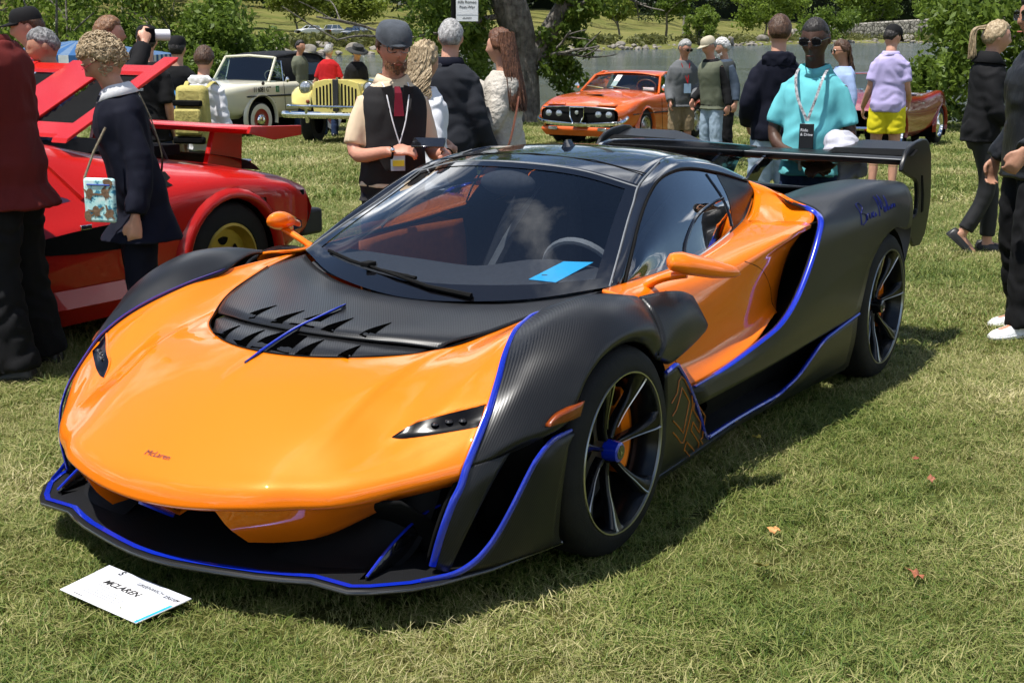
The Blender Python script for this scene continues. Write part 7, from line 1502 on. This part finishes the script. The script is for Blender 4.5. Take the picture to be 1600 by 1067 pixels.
for sg in (-1, 1): MB().tube(cr1([(sg*.09, .05, .20), (sg*.11, .16, .24), (sg*.13, .26, .12)], 4), .018, 5, flat=.4).build('shoulder_strap', M_byel, b_)
# --- people in black behind the red car
p = person('person in black with tan trousers and a blue bag on the back', (-3.02, 12.1), 175, 1.56, 1.05, head=(5, 2), sk=SK_P, vox=.012, top=dict(m=C_blk, fit=.042, hem=.8, sl=.98), bot=dict(m=C_khk, fit=1.15), hair=dict(k='short', zmax=.055, m=H_DK)); p.ballcap(C_blk, back=True)
dm = MB(); c = p.W((.03, .23, 1.13)); dm.rings([[c+V(.105*r_*math.cos(a), .06*r_*math.sin(a), z) for a in np.linspace(0, 6.283, 16, endpoint=False)] for z, r_ in ((-.14, .7), (-.12, .95), (-.02, 1), (.07, .75), (.13, .28), (.15, .35))]); o = prop('drawstring_bag', 'bright blue drawstring bag on the back of the person in black', 'bag', dm, mat('blue_plastic', (.02, .20, .55), .35, vcol=(.10, .36, .70), vscale=9, bump=.5, bscale=25))
p = person('man in black cap and black printed tee with blue jeans seen from behind', (-2.86, 10.5), 172, 1.64, 1.08, head=(20, 4), sk=SK_P, vox=.011, arms={'l': dict(el=(.27, .02, 1.13), wr=(.26, -.05, .88))}, top=dict(m=C_blk, fit=.035, hem=.82, sl=.46), bot=dict(m=C_djean, fit=1.15), hair=dict(k='short', zmax=.055, m=H_DK)); p.ballcap(C_blk)
for k in range(3): MB().box(p.U((.02, .168, 1.30-.05*k)), (.16-.06*k, .004, .022)).build('shirt_print', mat('print_pale', (.45, .5, .55), .7, vcol=(.03, .03, .03), vscale=90), p.t)
p = person('red-haired man in black hoodie raising a camera', (-2.88, 9.55), 112, 1.70, 1.05, head=(0, 0), sk=SK_P, vox=.010, arms={'r': dict(el=(-.30, -.16, 1.40), wr=(-.10, -.26, 1.58), hd=(.4, -.3, .8)), 'l': dict(el=(.30, -.16, 1.38), wr=(.10, -.27, 1.56), hd=(-.4, -.3, .8))}, top=dict(m=C_blk, name='hoodie', fit=.042, hem=.8, sl=.97), bot=dict(m=C_djean), hair=dict(k='short', m=H_GN, off=.018, back=-.05)); p.collar(C_blk, .075, .06, .06, 'hood')
cm = thing('camera_body', 'black camera with white lens held up by the red-haired man', 'camera', tuple(p.W((0, -.30, 1.63))), R(118)); MB().box((0, 0, 0), (.15, .07, .10)).build('housing', M_mb, cm, bevel=.01); MB().lathe([(.001, -.03), (.036, -.03), (.040, -.06), (.040, -.15), (.034, -.15), (.001, -.14)], (0, 0, 0), 'y', 20).build('lens', C_wht, cm, smooth=40)
C_pl = mat('cloth_plaid', (.6, .64, .7), .85)
def plaid(m):
    n = m.node_tree; b = n.nodes['Principled BSDF']; co = n.nodes['Texture Coordinate']; out = None; prev = None
    for k, (dr, sc, c) in enumerate((('X', 6.5, (.05, .12, .35)), ('Z', 6.5, (.04, .10, .32)), ('X', 19, (.75, .76, .8)))):
        w = n.nodes.new('ShaderNodeTexWave'); w.bands_direction = dr; w.inputs['Scale'].default_value = sc; n.links.new(co.outputs['Object'], w.inputs['Vector']); g_ = n.nodes.new('ShaderNodeMath'); g_.operation = 'GREATER_THAN'; g_.inputs[1].default_value = .55; n.links.new(w.outputs['Fac'], g_.inputs[0]); s_ = n.nodes.new('ShaderNodeMath'); s_.operation = 'MULTIPLY'; s_.inputs[1].default_value = .55; n.links.new(g_.outputs[0], s_.inputs[0])
        mi = n.nodes.new('ShaderNodeMixRGB'); mi.inputs[2].default_value = (*c, 1); n.links.new(s_.outputs[0], mi.inputs[0])
        if prev: n.links.new(prev.outputs[0], mi.inputs[1])
        else: mi.inputs[1].default_value = (.62, .66, .72, 1)
        prev = mi
    n.links.new(prev.outputs[0], b.inputs['Base Color'])
plaid(C_pl)
p = person('man in black cap and blue plaid shirt facing left', (-3.20, 9.0), -78, 1.745, 1.12, head=(0, 12), sk=SK_R, vox=.010, top=dict(m=C_pl, fit=.035, hem=.8, sl=.5), bot=dict(m=C_djean), hair=dict(k='short', zmax=.055, m=H_BR)); p.ballcap(C_blk)
p = person('man with grey-flecked dark hair and blue hooded top, beside the plaid shirt', (-2.86, 8.3), -72, 1.62, 1.1, head=(0, 16), sk=SK_T, vox=.010, top=dict(m=cloth('blue_grey', (.07, .10, .20)), name='hoodie', fit=.040, hem=.8, sl=.97), bot=dict(m=C_djean)); p.cap_hair(hairmat('peppered', (.04, .04, .04), (.28, .28, .28)), .012, .06, .01, -.05, .003); p.collar(MATS['cloth_blue_grey'], .075, .06, .05, 'hood')
p = person('person in a white cap half hidden behind the maroon shirt', (-3.75, 9.7), -90, 1.50, 1.0, sk=SK_P, vox=.014, top=dict(m=C_blk, fit=.03, hem=.8, sl=.5), bot=dict(m=C_djean), hair=dict(k='short', zmax=.055, m=H_DK)); p.ballcap(C_wht)
p = person('man in red polo leaning over the yellow car', (-3.35, 24.3), 176, 1.66, 1.12, lean=8, sk=SK_T, vox=.015, arms={'r': dict(el=(-.34, -.02, 1.12), wr=(-.36, -.1, .90)), 'l': dict(el=(.34, -.02, 1.12), wr=(.36, -.1, .92))}, top=dict(m=C_red, fit=.035, hem=.82, sl=.46), bot=dict(m=C_djean), hair=dict(k='short', m=H_GY))
p = person('dark-haired man in green shirt beyond the cream convertible', (-4.0, 25.2), 60, 1.74, 1.0, sk=SK_T, vox=.018, top=dict(m=C_olv, fit=.03, hem=.82, sl=.5), bot=dict(m=C_djean), hair=dict(k='short', m=H_DK))
p = person('person in a dark brimmed hat and black top beyond the yellow car', (-2.62, 22.5), 30, 1.62, 1.05, head=(0, 20), sk=SK_T, vox=.016, top=dict(m=C_blk, fit=.035, hem=.82, sl=.9), bot=dict(m=C_blk))
m = MB(); m.lathe([(.20, .030), (.12, .055), (.105, .06), (.10, .13), (.06, .145), (.001, .145)], (0, 0, 0), 'z', 24); v = [np.array([p.HP(q) for q in vv]) for vv in m.v]; m.v = v; m.build('brimmed_hat', mat('hat_dark', (.03, .03, .028), .9, var=.2), p.t, smooth=45, solid=.006)
# ------------------------------------------------------------------ small things
M_wcard = mat('white_card', (.75, .75, .76), .6, var=.04); M_ink = mat('printed_ink', (.015, .015, .016), .7, var=.1); M_inkg = mat('printed_grey', (.30, .31, .33), .7, var=.1)
# placard on a pole
sg_ = thing('placard', 'white class sign on a black pole behind the grey-haired man', 'sign', (-.50, 13.2, gz(-.5, 13.2)))
MB().tube([(-.085, 0, 0), (-.085, 0, 2.45)], .028, 8).build('pole', M_mb, sg_)
bd_ = MB().box((.045, -.035, 1.945), (.215, .012, .40)).build('board', M_wcard, sg_, bevel=.003)
for tx, z, s_ in (('Alfa Romeo', 1.915, .038), ('Post-War', 1.868, .038), ('AR-POST', 1.770, .022)): textmesh(tx, s_, M_ink, 'sign_lettering', Matrix.Translation((.045, -.0425, z)) @ Matrix.Rotation(R(90), 4, 'X'), bd_)
MB().box((.045, -.0418, 1.808), (.20, .002, .002)).build('sign_rule', M_inkg, bd_)
# information card on the grass
e0, e1, e2, e3 = V(-1.302, 3.55, .042), V(-1.209, 3.719, .046), V(-.908, 3.494, .040), V(-1.028, 3.354, .030)
cd = thing('display_card', 'white printed display card lying on the grass before the car', 'card', tuple((e0+e2)/2))
ctr = (e0+e2)/2
def cp(u, v, up=0.):
    """u along the long side, v from the lower edge to the top edge; slightly curled"""
    a = e0+(e3-e0)*u; b = e1+(e2-e1)*u; p_ = a+(b-a)*v-ctr; return p_+V(0, 0, up+.002*(u-.4)**2)
MB().grid([[cp(u, v) for v in np.linspace(0, 1, 6)] for u in np.linspace(0, 1, 14)]).build('card_sheet', M_wcard, cd, smooth=60, solid=.003, solido=0)
MB().grid([[cp(u, v, .0021) for v in (.70, .85, .998)] for u in np.linspace(.0, .998, 14)]).build('header_band', mat('pale_grey_print', (.58, .60, .66), .6, var=.04), cd, smooth=60)
MB().grid([[cp(u, v, .0023) for v in (.0, .33, .66)] for u in (.965, .995)]).build('blue_band', mat('cyan_print', (.02, .36, .68), .6, var=.04), cd, smooth=60)
def card_text(tx, u, v, size, m_, shear=0., bold=0., al='LEFT'):
    o = cp(u, v, .0028); X_ = cp(u+.02, v, .0028)-o; X_ /= np.linalg.norm(X_); Y_ = cp(u, v+.02, .0028)-o; Y_ -= X_*np.dot(X_, Y_); Y_ /= np.linalg.norm(Y_); Z_ = np.cross(X_, Y_)
    M_ = Matrix(((X_[0], Y_[0], Z_[0], o[0]), (X_[1], Y_[1], Z_[1], o[1]), (X_[2], Y_[2], Z_[2], o[2]), (0, 0, 0, 1))); textmesh(tx, size, m_, 'card_lettering', M_, cd, shear=shear, bold=bold, align=al, ext=.0002)
# the card reads with its long side left to right as seen from the camera: from the far-left corner e1 to e2
card_text('MCLAREN', .20, .53, .034, M_ink, .18, .0006)
card_text('GREENWICH', .46, .80, .020, M_ink)
card_text('23G109', .80, .77, .019, M_ink, .15, .0003)
card_text('S', .19, .86, .034, M_ink, 0, .001)
for k, (u0, u1, v) in enumerate(((.17, .34, .46), (.18, .55, .38), (.17, .62, .31), (.16, .62, .25), (.15, .60, .19))): MB().grid([[cp(u, vv, .0026) for vv in (v, v+.016)] for u in np.linspace(u0, u1, 5)]).build('print_line', M_inkg, cd, smooth=0)
MB().grid([[cp(u, vv, .0026) for vv in (.06, .075)] for u in (.13, .26)]).build('print_line', M_ink, cd, smooth=0)
# fallen leaves
for k, (x, y, s_, col, lab) in enumerate(((1.218, 3.705, .034, (.30, .10, .045), 'orange-brown dead leaf lying alone in the lower right grass'), (.864, 4.068, .022, (.55, .26, .09), 'pale tan dead leaf in the sunlit grass right of the front wheel'), (.596, 4.168, .026, (.14, .15, .02), 'olive leaf standing in the shade beside the front wheel'), (.767, 3.766, .026, (.20, .17, .03), 'olive-yellow leaf in the grass below the front wheel'), (1.549, 4.822, .016, (.24, .06, .03), 'small red leaf fragment, upper of two in the right-hand grass'), (1.537, 4.586, .020, (.26, .09, .045), 'small red-brown leaf, lower of two in the right-hand grass'), (.985, 5.086, .022, (.34, .26, .03), 'yellow leaf in the shadow beside the side skirt'))):
    rg = np.random.RandomState(k); out = [(1.3, 0), (.8, .35), (.45, .75), (.1, .5), (-.3, .8), (-.6, .3), (-1., .05), (-.6, -.3), (-.3, -.75), (.1, -.45), (.45, -.7), (.8, -.3)]
    m = MB(); a = rg.rand()*6; P = [(s_*(p_*math.cos(a)-q*math.sin(a)), s_*(p_*math.sin(a)+q*math.cos(a)), .25*s_*(p_*p_+q*q)*.6+.004*rg.randn()) for p_, q in out]
    m.add(P+[(0, 0, 0)], [(i, (i+1) % 12, 12) for i in range(12)]); o = m.build('fallen_leaf', mat('dead_leaf_%d' % k, col, .7, var=.25, vscale=60), None, smooth=60, solid=.0008); o.location = (x, y, .040); o.rotation_euler = (rg.randn()*.25, rg.randn()*.25, 0); tag(o, lab, 'leaf')
# striped canopy at the left
cn_ = thing('canopy', 'blue and white striped canopy behind the man with the plaid shirt', 'tent', (-10.6, 33.5, gz(-10.6, 33.5)))
M_cw = cloth('canopy_white', (.62, .64, .62)); M_cb = cloth('canopy_blue', (.03, .10, .24)); M_cg = cloth('canopy_grey_blue', (.11, .17, .26)); E4 = [(-2.1, -1.6), (1.75, -1.6), (1.75, 1.8), (-2.1, 1.8)]
for k in range(4):
    a, b = V(*E4[k], 1.50), V(*E4[(k+1) % 4], 1.50); top_ = V(-.2, .1, 1.85)
    n_ = 16
    for j in range(n_):
        p_, q = a+(b-a)*j/n_, a+(b-a)*(j+1)/n_; MB().add([p_, q, top_+(q-top_)*.08, top_+(p_-top_)*.08], [(0, 1, 2, 3)]).build('roof_stripe', M_cb if j % 2 else M_cg, cn_, smooth=0); MB().add([p_, q, q-V(0, 0, .26), p_-V(0, 0, .26)], [(0, 1, 2, 3)]).build('valance_stripe', M_cb if j % 2 else M_cw, cn_, smooth=0)
    MB().tube([V(*E4[k], 0), V(*E4[k], 1.50)], .03, 6).build('post', M_gry, cn_)
# utility poles
for t_, d_, h_, lab in ((-.288, 150, 14, 'grey utility pole at the left above the photographers'), (.125, 320, 22, 'utility pole on the far bank above the older men'), (.332, 480, 34, 'pole by the stone wall at the right')):
    x, y, z = bt(t_, d_); o = MB().tube([(0, 0, -1), (.04*h_*.3, 0, h_)], [.16*d_/150, .13*d_/150], 8).build('utility_pole', mat('weathered_pole', (.22, .20, .17), .9, var=.2), None); o.location = (x, y, z); tag(o, lab, 'pole')
